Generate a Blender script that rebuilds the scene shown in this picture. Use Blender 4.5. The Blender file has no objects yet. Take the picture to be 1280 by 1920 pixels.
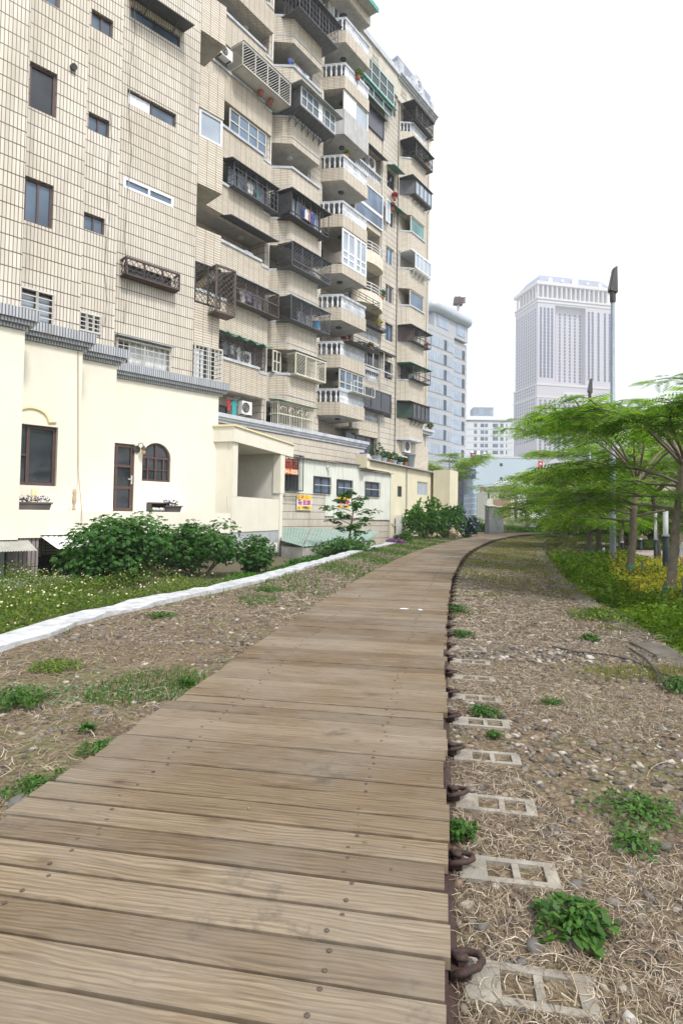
import bpy, math, random
import numpy as np
from mathutils import Vector, Matrix
R = math.radians
random.seed(7)
rng = np.random.default_rng(11)
sc = bpy.context.scene
COL = sc.collection

# ------------------------------------------------------------------ camera
EYE = Vector((0, 0, 1.45)); FPX = 1100.0; CX = 640.0
PITCH = R(2.0); ROLL = 0.016
CY = 966 - FPX * math.tan(PITCH)
_f = Vector((0, math.cos(PITCH), math.sin(PITCH)))
_r0 = Vector((1, 0, 0)); _u0 = Vector((0, -math.sin(PITCH), math.cos(PITCH)))
_r = _r0 * math.cos(ROLL) + _u0 * math.sin(ROLL)
_u = _u0 * math.cos(ROLL) - _r0 * math.sin(ROLL)
cam_d = bpy.data.cameras.new('camera'); cam = bpy.data.objects.new('camera', cam_d); COL.objects.link(cam)
cam_d.sensor_fit = 'VERTICAL'; cam_d.sensor_height = 36; cam_d.lens = 36 * FPX / 1920
cam_d.shift_y = (CY - 960) / 1920; cam_d.clip_start = 0.05; cam_d.clip_end = 6000
mw = Matrix.Identity(4)
for i in range(3):
    mw[i][0] = _r[i]; mw[i][1] = _u[i]; mw[i][2] = -_f[i]; mw[i][3] = EYE[i]
cam.matrix_world = mw
sc.camera = cam

# ------------------------------------------------------------------ sky, sun, exposure
SUN_EL, SUN_AZ = R(52), R(140)          # azimuth clockwise from +Y
w = bpy.data.worlds.new('World'); sc.world = w; w.use_nodes = True
nt = w.node_tree; nt.nodes.clear()
sky = nt.nodes.new('ShaderNodeTexSky'); sky.sky_type = 'NISHITA'; sky.sun_disc = False
sky.sun_elevation = SUN_EL; sky.sun_rotation = SUN_AZ; sky.air_density = 1.2; sky.dust_density = 3.0
mx = nt.nodes.new('ShaderNodeMixRGB'); mx.inputs[0].default_value = 0.8
mx.inputs[2].default_value = (10.4, 10.7, 11.1, 1)       # the bright cloud layer
bg = nt.nodes.new('ShaderNodeBackground'); bg.inputs[1].default_value = 0.098
out = nt.nodes.new('ShaderNodeOutputWorld')
nt.links.new(sky.outputs[0], mx.inputs[1]); nt.links.new(mx.outputs[0], bg.inputs[0]); nt.links.new(bg.outputs[0], out.inputs[0])
sd = bpy.data.lights.new('sun', 'SUN'); sd.energy = 2.3; sd.angle = R(10); sd.color = (1, .96, .9)
so = bpy.data.objects.new('sun', sd); COL.objects.link(so)
sdir = Vector((math.sin(SUN_AZ) * math.cos(SUN_EL), math.cos(SUN_AZ) * math.cos(SUN_EL), math.sin(SUN_EL)))
so.rotation_euler = sdir.to_track_quat('Z', 'Y').to_euler()
vs = sc.view_settings; vs.view_transform = 'Standard'; vs.look = 'None'; vs.gamma = 1; vs.exposure = 0.74
sc.cycles.max_bounces = 6; sc.cycles.diffuse_bounces = 3; sc.cycles.glossy_bounces = 3
sc.cycles.transmission_bounces = 3; sc.cycles.transparent_max_bounces = 6

# ------------------------------------------------------------------ pixel rays -> points in the place
def ray(px, py):
    return (_f * FPX + _r * (px - CX) + _u * (CY - py)).normalized()
def G(px, py, z=0.0):
    d = ray(px, py); t = (z - EYE.z) / d.z
    return EYE + d * t
def D(px, py, Y):
    d = ray(px, py); t = Y / d.y
    return EYE + d * t
class Fr:
    """a vertical plane: origin o, direction d along it, outward normal n"""
    def __init__(s, ox, oy, ang):
        s.o = Vector((ox, oy, 0)); s.d = Vector((math.sin(ang), math.cos(ang), 0)); s.n = Vector((math.cos(ang), -math.sin(ang), 0))
    def p(s, u, o, z):
        q = s.o + s.d * u + s.n * o
        return Vector((q.x, q.y, z))
    def uz(s, px, py, off=0.0):
        r = ray(px, py); o = s.o + s.n * off
        t = (o - EYE).dot(s.n) / r.dot(s.n) if True else 0
        q = EYE + r * t
        return (q - o).dot(s.d), q.z
    def u(s, px, py=600, off=0.0): return s.uz(px, py, off)[0]
    def z(s, px, py, off=0.0): return s.uz(px, py, off)[1]

# ------------------------------------------------------------------ tags
def tag(o, label=None, cat=None, group=None, kind=None):
    if label: o['label'] = label
    if cat: o['category'] = cat
    if group: o['group'] = group
    if kind: o['kind'] = kind
    return o
def thing(name, loc, label, cat, group=None, kind=None):
    o = bpy.data.objects.new(name, None); COL.objects.link(o); o.location = loc; o.empty_display_size = .2
    return tag(o, label, cat, group, kind)
def wloc(o):
    v = Vector((0, 0, 0))
    while o is not None:
        v += o.location; o = o.parent
    return v

# ------------------------------------------------------------------ mesh builder (world coordinates in, one object out)
class MB:
    def __init__(s): s.v = []; s.f = []; s.m = []; s.mi = 0; s.uvs = None
    def add(s, vs, fs):
        b = len(s.v); s.v += [tuple(x) for x in vs]
        for f in fs: s.f.append([b + i for i in f]); s.m.append(s.mi)
        return s
    def quad(s, a, b, c, d): return s.add([a, b, c, d], [[0, 1, 2, 3]])
    def hexa(s, p):  # 8 points: bottom 4 ccw, top 4 ccw
        return s.add(p, [[3, 2, 1, 0], [4, 5, 6, 7], [0, 1, 5, 4], [1, 2, 6, 5], [2, 3, 7, 6], [3, 0, 4, 7]])
    def box(s, x0, x1, y0, y1, z0, z1):
        return s.hexa([(x0, y0, z0), (x1, y0, z0), (x1, y1, z0), (x0, y1, z0), (x0, y0, z1), (x1, y0, z1), (x1, y1, z1), (x0, y1, z1)])
    def fbox(s, fr, u0, u1, o0, o1, z0, z1):
        P = fr.p
        return s.hexa([P(u0, o1, z0), P(u1, o1, z0), P(u1, o0, z0), P(u0, o0, z0), P(u0, o1, z1), P(u1, o1, z1), P(u1, o0, z1), P(u0, o0, z1)][::1])
    def prism(s, pts, z0, z1, fr=None):
        if fr: pts = [tuple(fr.p(u, o, 0))[:2] for u, o in pts]
        n = len(pts)
        v = [(x, y, z0) for x, y in pts] + [(x, y, z1) for x, y in pts]
        f = [[i, (i + 1) % n, n + (i + 1) % n, n + i] for i in range(n)]
        f.append(list(range(n))[::-1]); f.append(list(range(n, 2 * n)))
        return s.add(v, f)
    def bar(s, a, b, w, h=None):
        a = Vector(a); b = Vector(b); h = h or w
        d = (b - a).normalized()
        x = d.cross(Vector((0, 0, 1)))
        if x.length < .01: x = Vector((1, 0, 0))
        x.normalize(); y = x.cross(d).normalized()
        x *= w / 2; y *= h / 2
        return s.hexa([a - x - y, a + x - y, a + x + y, a - x + y, b - x - y, b + x - y, b + x + y, b - x + y])
    def tube(s, pts, r, n=8, cap=True):
        pts = [Vector(p) for p in pts]; k = len(pts)
        rs = r if isinstance(r, (list, tuple)) else [r] * k
        b = len(s.v); ref = Vector((.13, .31, .94)).normalized(); prev = None
        for i, p in enumerate(pts):
            t = (pts[min(i + 1, k - 1)] - pts[max(i - 1, 0)]).normalized()
            if prev is None:
                x = t.cross(ref)
                if x.length < .05: x = t.cross(Vector((1, 0, 0)))
            else: x = prev - t * prev.dot(t)
            x.normalize(); prev = x; y = t.cross(x)
            for j in range(n):
                a = 2 * math.pi * j / n
                s.v.append(tuple(p + (x * math.cos(a) + y * math.sin(a)) * rs[i]))
        for i in range(k - 1):
            for j in range(n):
                s.f.append([b + i * n + j, b + i * n + (j + 1) % n, b + (i + 1) * n + (j + 1) % n, b + (i + 1) * n + j]); s.m.append(s.mi)
        if cap:
            s.f.append([b + j for j in range(n)][::-1]); s.m.append(s.mi)
            s.f.append([b + (k - 1) * n + j for j in range(n)]); s.m.append(s.mi)
        return s
    def lathe(s, c, prof, n=10):
        c = Vector(c); b = len(s.v); k = len(prof)
        for r, z in prof:
            for j in range(n):
                a = 2 * math.pi * j / n
                s.v.append((c.x + r * math.cos(a), c.y + r * math.sin(a), c.z + z))
        for i in range(k - 1):
            for j in range(n):
                s.f.append([b + i * n + j, b + i * n + (j + 1) % n, b + (i + 1) * n + (j + 1) % n, b + (i + 1) * n + j]); s.m.append(s.mi)
        s.f.append([b + j for j in range(n)][::-1]); s.m.append(s.mi)
        s.f.append([b + (k - 1) * n + j for j in range(n)]); s.m.append(s.mi)
        return s
    def build(s, name, mat, parent=None, at=None, smooth=False, uv=True):
        if not s.v: return None
        V = np.array(s.v, dtype=np.float64)
        if parent is not None and at is None: o0 = np.array(wloc(parent))
        elif at is not None: o0 = np.array(Vector(at))
        else:
            mn = V.min(0); mxx = V.max(0); o0 = np.array([(mn[0] + mxx[0]) / 2, (mn[1] + mxx[1]) / 2, mn[2]])
        me = bpy.data.meshes.new(name)
        me.from_pydata([tuple(p) for p in (V - o0)], [], s.f)
        mats = mat if isinstance(mat, (list, tuple)) else [mat]
        for m in mats: me.materials.append(m)
        if len(mats) > 1: me.polygons.foreach_set('material_index', s.m)
        if smooth: me.polygons.foreach_set('use_smooth', [True] * len(me.polygons))
        if uv:
            ul = me.uv_layers.new(name='UVMap'); n = len(me.loops)
            li = np.empty(n, dtype=np.int32); me.loops.foreach_get('vertex_index', li)
            nf = len(me.polygons); fn = np.empty(nf * 3); me.polygons.foreach_get('normal', fn); fn = fn.reshape(-1, 3)
            lt = np.empty(nf, dtype=np.int32); me.polygons.foreach_get('loop_total', lt)
            fi = np.repeat(np.arange(nf), lt); P = V[li]; N = fn[fi]
            horiz = np.abs(N[:, 2]) > .75
            L = np.sqrt(N[:, 0] ** 2 + N[:, 1] ** 2) + 1e-9
            uu = (P[:, 0] * -N[:, 1] + P[:, 1] * N[:, 0]) / L
            uvv = np.stack([np.where(horiz, P[:, 0], uu), np.where(horiz, P[:, 1], P[:, 2])], 1)
            if s.uvs is not None: uvv = np.array(s.uvs)
            ul.data.foreach_set('uv', uvv.astype(np.float32).ravel())
        ob = bpy.data.objects.new(name, me); COL.objects.link(ob)
        if parent is not None:
            ob.parent = parent
            if at is not None: ob.location = Vector(at) - wloc(parent)
        else: ob.location = Vector(o0)
        return ob

def npmesh(name, V, F, mat, parent=None, at=(0, 0, 0), smooth=False):
    """V (n,3) in local coordinates, F (m,k) uniform faces"""
    me = bpy.data.meshes.new(name); V = np.asarray(V, dtype=np.float32); F = np.asarray(F, dtype=np.int32)
    me.vertices.add(len(V)); me.vertices.foreach_set('co', V.ravel())
    k = F.shape[1]; me.loops.add(F.size); me.loops.foreach_set('vertex_index', F.ravel())
    me.polygons.add(len(F)); me.polygons.foreach_set('loop_start', np.arange(0, F.size, k, dtype=np.int32))
    me.polygons.foreach_set('loop_total', np.full(len(F), k, dtype=np.int32))
    me.update(calc_edges=True); me.validate()
    me.materials.append(mat)
    if smooth: me.polygons.foreach_set('use_smooth', [True] * len(me.polygons))
    ob = bpy.data.objects.new(name, me); COL.objects.link(ob)
    if parent is not None: ob.parent = parent; ob.location = at
    else: ob.location = at
    return ob
def copy_tree(o, parent=None):
    c = o.copy(); COL.objects.link(c)
    if parent is not None: c.parent = parent
    for ch in [x for x in o.children]: copy_tree(ch, c)
    return c

# ------------------------------------------------------------------ materials
def newmat(name):
    m = bpy.data.materials.new(name); m.use_nodes = True; n = m.node_tree
    return m, n, n.nodes['Principled BSDF']
def N(nt, t, **kw):
    n = nt.nodes.new(t)
    for k, v in kw.items(): setattr(n, k, v)
    return n
def L(nt, a, b): nt.links.new(a, b)
def ramp(nt, fac, stops):
    r = N(nt, 'ShaderNodeValToRGB'); e = r.color_ramp.elements
    while len(e) < len(stops): e.new(.5)
    for i, (p, c) in enumerate(stops):
        e[i].position = p; e[i].color = (*c, 1) if len(c) == 3 else c
    L(nt, fac, r.inputs[0]); return r.outputs[0]
def noise(nt, vec, scale, detail=4, rough=.55):
    t = N(nt, 'ShaderNodeTexNoise'); t.inputs['Scale'].default_value = scale; t.inputs['Detail'].default_value = detail
    t.inputs['Roughness'].default_value = rough
    if vec is not None: L(nt, vec, t.inputs['Vector'])
    return t
def mapping(nt, vec, scale):
    m = N(nt, 'ShaderNodeMapping'); m.inputs['Scale'].default_value = scale; L(nt, vec, m.inputs['Vector']); return m.outputs[0]
def mixc(nt, fac, a, b, mode='MIX'):
    m = N(nt, 'ShaderNodeMixRGB', blend_type=mode)
    for i, x in ((0, fac), (1, a), (2, b)):
        if hasattr(x, 'links'): L(nt, x, m.inputs[i])
        elif isinstance(x, (int, float)): m.inputs[i].default_value = x
        else: m.inputs[i].default_value = (*x, 1)
    return m.outputs[0]
def bump(nt, h, b, strength=.4, dist=.01):
    bp = N(nt, 'ShaderNodeBump'); bp.inputs['Strength'].default_value = strength; bp.inputs['Distance'].default_value = dist
    L(nt, h, bp.inputs['Height']); L(nt, bp.outputs[0], b.inputs['Normal'])
def pos(nt): return N(nt, 'ShaderNodeNewGeometry').outputs['Position']
def island(nt): return N(nt, 'ShaderNodeNewGeometry').outputs['Random Per Island']
def M(name, col, rough=.7, var=.15, scale=3.0, metal=0.0, bmp=0.0, bscale=60, dirt=None, spec=None, streak=0.0):
    m, n, b = newmat(name); p = pos(n)
    t = noise(n, p, scale, 5)
    lo = tuple(c * (1 - var) for c in col); hi = tuple(min(1, c * (1 + var * .6)) for c in col)
    c = ramp(n, t.outputs[0], [(.3, lo), (.7, hi)])
    if dirt:
        t2 = noise(n, mapping(n, p, (1, 1, .25)), 1.7, 6, .7)
        c = mixc(n, ramp(n, t2.outputs[0], [(.5, (0, 0, 0)), (.75, (.7, .7, .7))]), c, dirt)
    if streak:
        t3 = noise(n, mapping(n, p, (3.5, 3.5, .12)), 1.6, 5, .65)
        f = ramp(n, t3.outputs[0], [(.48, (0, 0, 0)), (.8, (streak, streak, streak))])
        c = mixc(n, f, c, tuple(x * .45 for x in col))
    L(n, c, b.inputs['Base Color']); b.inputs['Roughness'].default_value = rough; b.inputs['Metallic'].default_value = metal
    if spec is not None: b.inputs['Specular IOR Level'].default_value = spec
    if bmp: bump(n, noise(n, p, bscale, 6).outputs[0], b, bmp, .01)
    return m
def tilemat(name, bw, rh, c1, c2, mortar, msz=.012, hline=None, stain=.5):
    m, n, b = newmat(name); uv = N(n, 'ShaderNodeUVMap').outputs[0]; p = pos(n)
    def bk(bw, rh, ms, a, bb, mo):
        t = N(n, 'ShaderNodeTexBrick'); t.offset = 0; t.squash = 1
        L(n, uv, t.inputs['Vector']); t.inputs['Scale'].default_value = 1; t.inputs['Brick Width'].default_value = bw
        t.inputs['Row Height'].default_value = rh; t.inputs['Mortar Size'].default_value = ms; t.inputs['Mortar Smooth'].default_value = .1
        t.inputs['Color1'].default_value = (*a, 1); t.inputs['Color2'].default_value = (*bb, 1); t.inputs['Mortar'].default_value = (*mo, 1)
        return t
    t = bk(bw, rh, msz, c1, c2, mortar); c = t.outputs[0]
    if hline:
        t2 = bk(60.0, rh, hline, (0, 0, 0), (0, 0, 0), (1, 1, 1))
        nz = noise(n, mapping(n, p, (1, 1, 1)), .9, 3)
        c = mixc(n, mixc(n, 1.0, t2.outputs[0], ramp(n, nz.outputs[0], [(.35, (.55,) * 3), (.6, (1,) * 3)]), 'MULTIPLY'), c, tuple(x * .55 for x in mortar))
    lg = noise(n, p, .35, 4)
    c = mixc(n, 1.0, c, ramp(n, lg.outputs[0], [(.3, (.86, .84, .8)), (.7, (1, 1, 1))]), 'MULTIPLY')
    st = noise(n, mapping(n, p, (1.6, 1.6, .10)), 1.3, 6, .7)
    f = ramp(n, st.outputs[0], [(.54, (0, 0, 0)), (.78, (stain,) * 3)])
    c = mixc(n, f, c, (.20, .175, .13))
    L(n, c, b.inputs['Base Color']); b.inputs['Roughness'].default_value = .42
    bump(n, t.outputs['Fac'], b, -.35, .006)
    return m
def glassmat(name, col, rough=.06, spec=.6, var=.4):
    m, n, b = newmat(name); p = pos(n)
    c = ramp(n, noise(n, p, .6, 2).outputs[0], [(.35, tuple(x * (1 - var) for x in col)), (.65, tuple(x * (1 + var) for x in col))])
    L(n, c, b.inputs['Base Color']); b.inputs['Roughness'].default_value = rough; b.inputs['Specular IOR Level'].default_value = spec
    bump(n, noise(n, p, 1.3, 2).outputs[0], b, .05, .05)
    return m
def leafmat(name, dark, light, trans=.35, rough=.5, hue=None):
    m, n, b = newmat(name); ri = island(n); p = pos(n)
    c = ramp(n, ri, [(0, dark), (.55, tuple((a + bb) / 2 for a, bb in zip(dark, light))), (1, light)])
    big = noise(n, p, 1.1, 3)
    c = mixc(n, 1.0, c, ramp(n, big.outputs[0], [(.3, (.72, .78, .7)), (.7, (1.15, 1.1, 1.0))]), 'MULTIPLY')
    L(n, c, b.inputs['Base Color']); b.inputs['Roughness'].default_value = rough; b.inputs['Specular IOR Level'].default_value = .3
    tr = N(n, 'ShaderNodeBsdfTranslucent'); L(n, mixc(n, 1.0, c, (1.25, 1.3, .5), 'MULTIPLY'), tr.inputs[0])
    ms = N(n, 'ShaderNodeMixShader'); ms.inputs[0].default_value = trans
    o = n.nodes['Material Output']; L(n, b.outputs[0], ms.inputs[1]); L(n, tr.outputs[0], ms.inputs[2]); L(n, ms.outputs[0], o.inputs[0])
    return m

tile_v = tilemat('tile_upright', .092, .40, (.71, .665, .59), (.61, .565, .495), (.125, .09, .07), .0095, .016, .65)
tile_h = tilemat('tile_flat', .40, .098, (.67, .615, .525), (.59, .535, .445), (.19, .14, .105), .0105, None, .5)
cap_tile = tilemat('grey_cap_tile', .075, .6, (.50, .53, .58), (.40, .43, .48), (.10, .10, .12), .014, None, .6)
cap_plain = M('grey_cap', (.50, .53, .58), .6, .2, 2, dirt=(.25, .26, .27))
stucco = M('cream_stucco', (.76, .725, .615), .85, .045, 1.2, bmp=.6, bscale=9, streak=.10)
stucco_edge = M('cream_trim', (.80, .70, .42), .8, .05, 2)
yellowwall = M('yellow_render', (.70, .645, .48), .85, .06, 1.0, bmp=.1, bscale=25, streak=.25)
ceil_m = M('grey_soffit', (.42, .41, .37), .9, .2, 1.5, dirt=(.22, .2, .17))
concrete = M('old_concrete', (.40, .39, .37), .9, .25, 3, bmp=.5, bscale=35, dirt=(.2, .2, .19))
cement = M('raw_cement', (.46, .46, .47), .9, .15, 2, bmp=.3, bscale=30, streak=.5)
whitekerb = M('white_kerb', (.50, .515, .54), .9, .35, 6, bmp=1.0, bscale=16, dirt=(.27, .26, .25))
balm = M('baluster_white', (.70, .73, .79), .6, .28, 2.2, dirt=(.28, .30, .33))
white_m = M('white_frame', (.80, .82, .85), .45, .05)
brown_m = M('brown_frame', (.085, .05, .045), .5, .2)
dark_m = M('dark_metal', (.045, .043, .045), .5, .3)
bluedk_m = M('cage_metal', (.10, .105, .12), .5, .3, 4)
alum_m = M('aluminium', (.60, .59, .55), .4, .1, metal=.2)
creambar_m = M('cream_bars', (.62, .60, .50), .5, .1)
green_aw = M('green_awning', (.07, .22, .16), .55, .3, 3)
grey_aw = M('grey_awning', (.33, .37, .38), .6, .25, 3, dirt=(.13, .14, .14))
dark_aw = M('dark_awning', (.07, .075, .08), .6, .3, 3)
glass_d = glassmat('glass_dark', (.030, .036, .045))
glass_b = glassmat('glass_blue', (.10, .15, .22))
glass_g = glassmat('glass_green', (.10, .25, .25))
glass_l = glassmat('glass_pale', (.36, .42, .50), .1, .5, .15)
curtain_m = M('white_curtain', (.75, .78, .82), .8, .12, 6, streak=.3)
room_m = M('dim_interior', (.10, .095, .085), .9, .4, 2)  # dark tone standing in for shade in deep openings
rust_m = M('rusty_steel', (.050, .026, .022), .75, .4, 25, bmp=.4, bscale=80)
galv_m = M('galvanised_steel', (.24, .29, .34), .5, .15, 6, metal=.25)
bark_m = M('pale_bark', (.20, .165, .13), .9, .35, 9, bmp=.9, bscale=28, dirt=(.11, .085, .06))
teal_m = M('teal_band', (.03, .24, .21), .6, .15)
stake_m = M('stake_wood', (.13, .16, .11), .85, .3, 9)
plastic_w = M('white_plastic', (.75, .76, .74), .45, .06)
# ------------------------------------------------------------------ facade tools
A45 = R(45)
S0 = Fr(-23.1, 0, A45); S1 = Fr(-24.3, 0, A45); S2 = Fr(-25.5, 0, A45); S3 = Fr(-27.8, 0, A45)
BB = Fr(-6.28, 30.7, R(36))

def holewall(mb, fr, u0, u1, z0, z1, off, holes):
    us = sorted(set([u0, u1] + [x for h in holes for x in h[:2] if u0 < x < u1]))
    zs = sorted(set([z0, z1] + [x for h in holes for x in h[2:4] if z0 < x < z1]))
    P = fr.p
    for i in range(len(us) - 1):
        for j in range(len(zs) - 1):
            uc = (us[i] + us[i + 1]) / 2; zc = (zs[j] + zs[j + 1]) / 2
            if any(h[0] < uc < h[1] and h[2] < zc < h[3] for h in holes): continue
            mb.quad(P(us[i], off, zs[j]), P(us[i + 1], off, zs[j]), P(us[i + 1], off, zs[j + 1]), P(us[i], off, zs[j + 1]))
    for h in holes:
        a, b, c, d, dp = h[:5]; o2 = off - dp
        mb.quad(P(a, off, c), P(a, o2, c), P(a, o2, d), P(a, off, d)); mb.quad(P(b, off, c), P(b, off, d), P(b, o2, d), P(b, o2, c))
        mb.quad(P(a, off, c), P(b, off, c), P(b, o2, c), P(a, o2, c)); mb.quad(P(a, off, d), P(a, o2, d), P(b, o2, d), P(b, off, d))

def window(par, fr, a, b, c, d, off, n=2, frame=None, glass=None, fw=.055, transom=None, label=None, name='window', curtain=None, dp=.06):
    frame = frame or brown_m; glass = glass or glass_d
    f = MB()
    f.fbox(fr, a, b, off, off + dp, c, c + fw); f.fbox(fr, a, b, off, off + dp, d - fw, d)
    f.fbox(fr, a, a + fw, off, off + dp, c + fw, d - fw); f.fbox(fr, b - fw, b, off, off + dp, c + fw, d - fw)
    for i in range(1, n):
        x = a + (b - a) * i / n
        f.fbox(fr, x - fw * .45, x + fw * .45, off + .002, off + dp - .004, c + fw, d - fw)
    if transom:
        for t in (transom if isinstance(transom, (list, tuple)) else [transom]):
            z = c + (d - c) * t; f.fbox(fr, a + fw, b - fw, off + .004, off + dp - .008, z - fw * .4, z + fw * .4)
    o = f.build(name, frame, par); tag(o, label)
    g = MB()
    for i in range(n):
        x0 = a + (b - a) * i / n; x1 = a + (b - a) * (i + 1) / n; s = .012 * (i % 2)
        g.quad(fr.p(x0 + .01, off + .01 + s, c + .02), fr.p(x1 - .01, off + .01 + s, c + .02), fr.p(x1 - .01, off + .01 + s, d - .02), fr.p(x0 + .01, off + .01 + s, d - .02))
    g.build('pane', glass, o)
    if curtain:
        k = MB(); x0 = a + (b - a) * curtain[0]; x1 = a + (b - a) * curtain[1]; m = 9
        for i in range(m):
            p0 = x0 + (x1 - x0) * i / m; p1 = x0 + (x1 - x0) * (i + 1) / m
            e0 = .028 + .012 * (i % 2); e1 = .028 + .012 * ((i + 1) % 2)
            k.quad(fr.p(p0, off + e0, c + .06), fr.p(p1, off + e1, c + .06), fr.p(p1, off + e1, d - .06), fr.p(p0, off + e0, d - .06))
        k.build('curtain', curtain_m, o)
    return o

def clipdiag(a, b, c, d, x, slope):
    """segment of the line through (x at height c) with given slope clipped to the rect"""
    pts = []
    H = (d - c); x2 = x + slope * H
    p0 = [x, c]; p1 = [x2, d]
    def cl(p, q, lim, lo):
        if (p[0] < lim) == lo and (q[0] < lim) == lo: return None
        for r_, s_ in ((p, q), (q, p)):
            if (r_[0] < lim) == lo:
                t = (lim - r_[0]) / (s_[0] - r_[0]); r_[1] += t * (s_[1] - r_[1]); r_[0] = lim
        return 1
    if p0[0] > p1[0]: p0, p1 = p1, p0
    if cl(p0, p1, a, True) is None: return None
    if cl(p0, p1, b, False) is None: return None
    return p0, p1

def cage(par, fr, a, b, o0, o1, c, d, mat, style='diag', sp=.19, frame=.05, bar=.014, posts=3, label=None, bottom=None, sides=True, name='window_cage', rails=(), skip=0):
    f = MB(); P = fr.p
    for z in (c, d) + tuple(c + (d - c) * r for r in rails):
        f.bar(P(a, o1, z), P(b, o1, z), frame); f.bar(P(a, o0, z), P(a, o1, z), frame); f.bar(P(b, o0, z), P(b, o1, z), frame)
    for i in range(posts + 1):
        x = a + (b - a) * i / posts; f.bar(P(x, o1, c), P(x, o1, d), frame)
    ww = b - a; a2 = a + ww * skip
    if style in ('v', 'grid'):
        n = max(2, int((b - a2) / sp))
        for i in range(1, n): f.bar(P(a2 + (b - a2) * i / n, o1, c), P(a2 + (b - a2) * i / n, o1, d), bar)
        if sides:
            n = max(1, int((o1 - o0) / sp))
            for i in range(1, n + 1):
                for x in (a, b): f.bar(P(x, o0 + (o1 - o0) * i / (n + 1), c), P(x, o0 + (o1 - o0) * i / (n + 1), d), bar)
    if style in ('h', 'grid'):
        n = max(2, int((d - c) / sp))
        for i in range(1, n):
            z = c + (d - c) * i / n; f.bar(P(a2, o1, z), P(b, o1, z), bar)
            if sides:
                f.bar(P(a, o0, z), P(a, o1, z), bar); f.bar(P(b, o0, z), P(b, o1, z), bar)
    if style in ('diag', 'diag1', 'arch'):
        H = d - c
        for sl in ((1, -1) if style == 'diag' else (1,)):
            x = a2 - H if sl > 0 else a2
            while x < b + (0 if sl > 0 else H):
                r = clipdiag(a2, b, c, d, x, sl)
                if r and abs(r[0][0] - r[1][0]) > .02: f.bar(P(r[0][0], o1, r[0][1]), P(r[1][0], o1, r[1][1]), bar)
                x += sp * 1.3
        if sides and o1 - o0 > .2:
            W = o1 - o0
            for xs in (a, b):
                for sl in ((1, -1) if style == 'diag' else (1,)):
                    x = o0 - H if sl > 0 else o0
                    while x < o1 + (0 if sl > 0 else H):
                        r = clipdiag(o0, o1, c, d, x, sl)
                        if r and abs(r[0][0] - r[1][0]) > .02: f.bar(P(xs, r[0][0], r[0][1]), P(xs, r[1][0], r[1][1]), bar)
                        x += sp * 1.3
    if style == 'arch':
        n = 4
        for i in range(n):
            cx = a + (b - a) * (i + .5) / n; rr = (b - a) / n * .3
            f.tube([P(cx + rr * math.cos(t), o1 + .01, d - rr * 1.6 + rr * math.sin(t)) for t in [math.pi * k / 8 for k in range(9)]], .02, 5)
    if bottom:
        f.fbox(fr, a, b, o0, o1, c - .03, c - .005)
    return tag(f.build(name, mat, par), label)

def awning(par, fr, a, b, o0, o1, z, drop, mat, th=.04, label=None, name='awning', wavy=False, brackets=0):
    f = MB(); P = fr.p; n = 14 if wavy else 1
    for i in range(n):
        x0 = a + (b - a) * i / n; x1 = a + (b - a) * (i + 1) / n
        w0 = .09 * math.sin(i * 1.9) if wavy else 0; w1 = .09 * math.sin((i + 1) * 1.9) if wavy else 0
        f.hexa([P(x0, o1, z - drop + w0), P(x1, o1, z - drop + w1), P(x1, o0, z), P(x0, o0, z),
                P(x0, o1, z - drop + th + w0), P(x1, o1, z - drop + th + w1), P(x1, o0, z + th), P(x0, o0, z + th)])
    for i in range(brackets):
        x = a + (b - a) * (i + .5) / brackets
        f.bar(P(x, o0, z - .45), P(x, o1 - .03, z - drop), .03)
    return tag(f.build(name, mat, par), label)

def lathe_row(mb, pts, z0, z1, r=.075):
    H = z1 - z0
    pr = [(.8, 0), (.8, .08), (.55, .12), (.95, .34), (1.0, .42), (.55, .62), (.42, .74), (.62, .84), (.55, .88), (.8, .92), (.8, 1.0)]
    for p in pts: mb.lathe((p.x, p.y, z0), [(a * r, t * H) for a, t in pr], 8)

def bay_poly(a, b, off, chl, chr_=0.0, back=0.0):
    pts = [(a, back), (a, 0.0)] if back < 0 else [(a, 0.0)]
    pts.append((a + chl, off))
    pts.append((b - chr_, off)); pts.append((b, 0.0))
    if back < 0: pts.append((b, back))
    return pts

def sym_offset(poly, e):
    """grow a bay outline outwards by e (simple)"""
    a = poly[0][0]; out = []
    for (u, o) in poly:
        mid = (poly[0][0] + poly[-1][0]) / 2
        out.append((u - e if u < mid else u + e, o + (e if o > 0 else 0)))
    return out

def acunit(fr, u, o, z, w_=.8, h=.55, d=.3, label='', group='air conditioners on the apartment block', fans=1):
    """outdoor air conditioner: casing, round fan grille, feet"""
    t = thing('air_conditioner', fr.p(u, o, z), label, 'air conditioner', group)
    m = MB(); m.fbox(fr, u - w_ / 2, u + w_ / 2, o, o + d, z + .04, z + h); m.build('casing', plastic_w, t)
    m = MB()
    for s in (-1, 1): m.fbox(fr, u + s * w_ * .35 - .03, u + s * w_ * .35 + .03, o + .02, o + d + .02, z, z + .04)
    m.build('foot', dark_m, t)
    for k in range(fans):
        cz = z + .04 + (h - .04) * (k + .5) / fans; rr = min((h - .04) / fans, w_) * .40
        m = MB(); P = fr.p; cu = u - w_ * .12
        n = 20; cpts = [P(cu + rr * math.cos(2 * math.pi * i / n), o + d + .004, cz + rr * math.sin(2 * math.pi * i / n)) for i in range(n)]
        m.add(cpts + [P(cu, o + d + .004, cz)], [[i, (i + 1) % n, n] for i in range(n)]); g = m.build('fan', dark_m, t)
        m = MB()
        for q in (1, .66, .33):
            m.tube([P(cu + rr * q * math.cos(2 * math.pi * i / 16), o + d + .015, cz + rr * q * math.sin(2 * math.pi * i / 16)) for i in range(17)], .008, 4)
        m.build('grille', alum_m, g)
    return t

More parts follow.
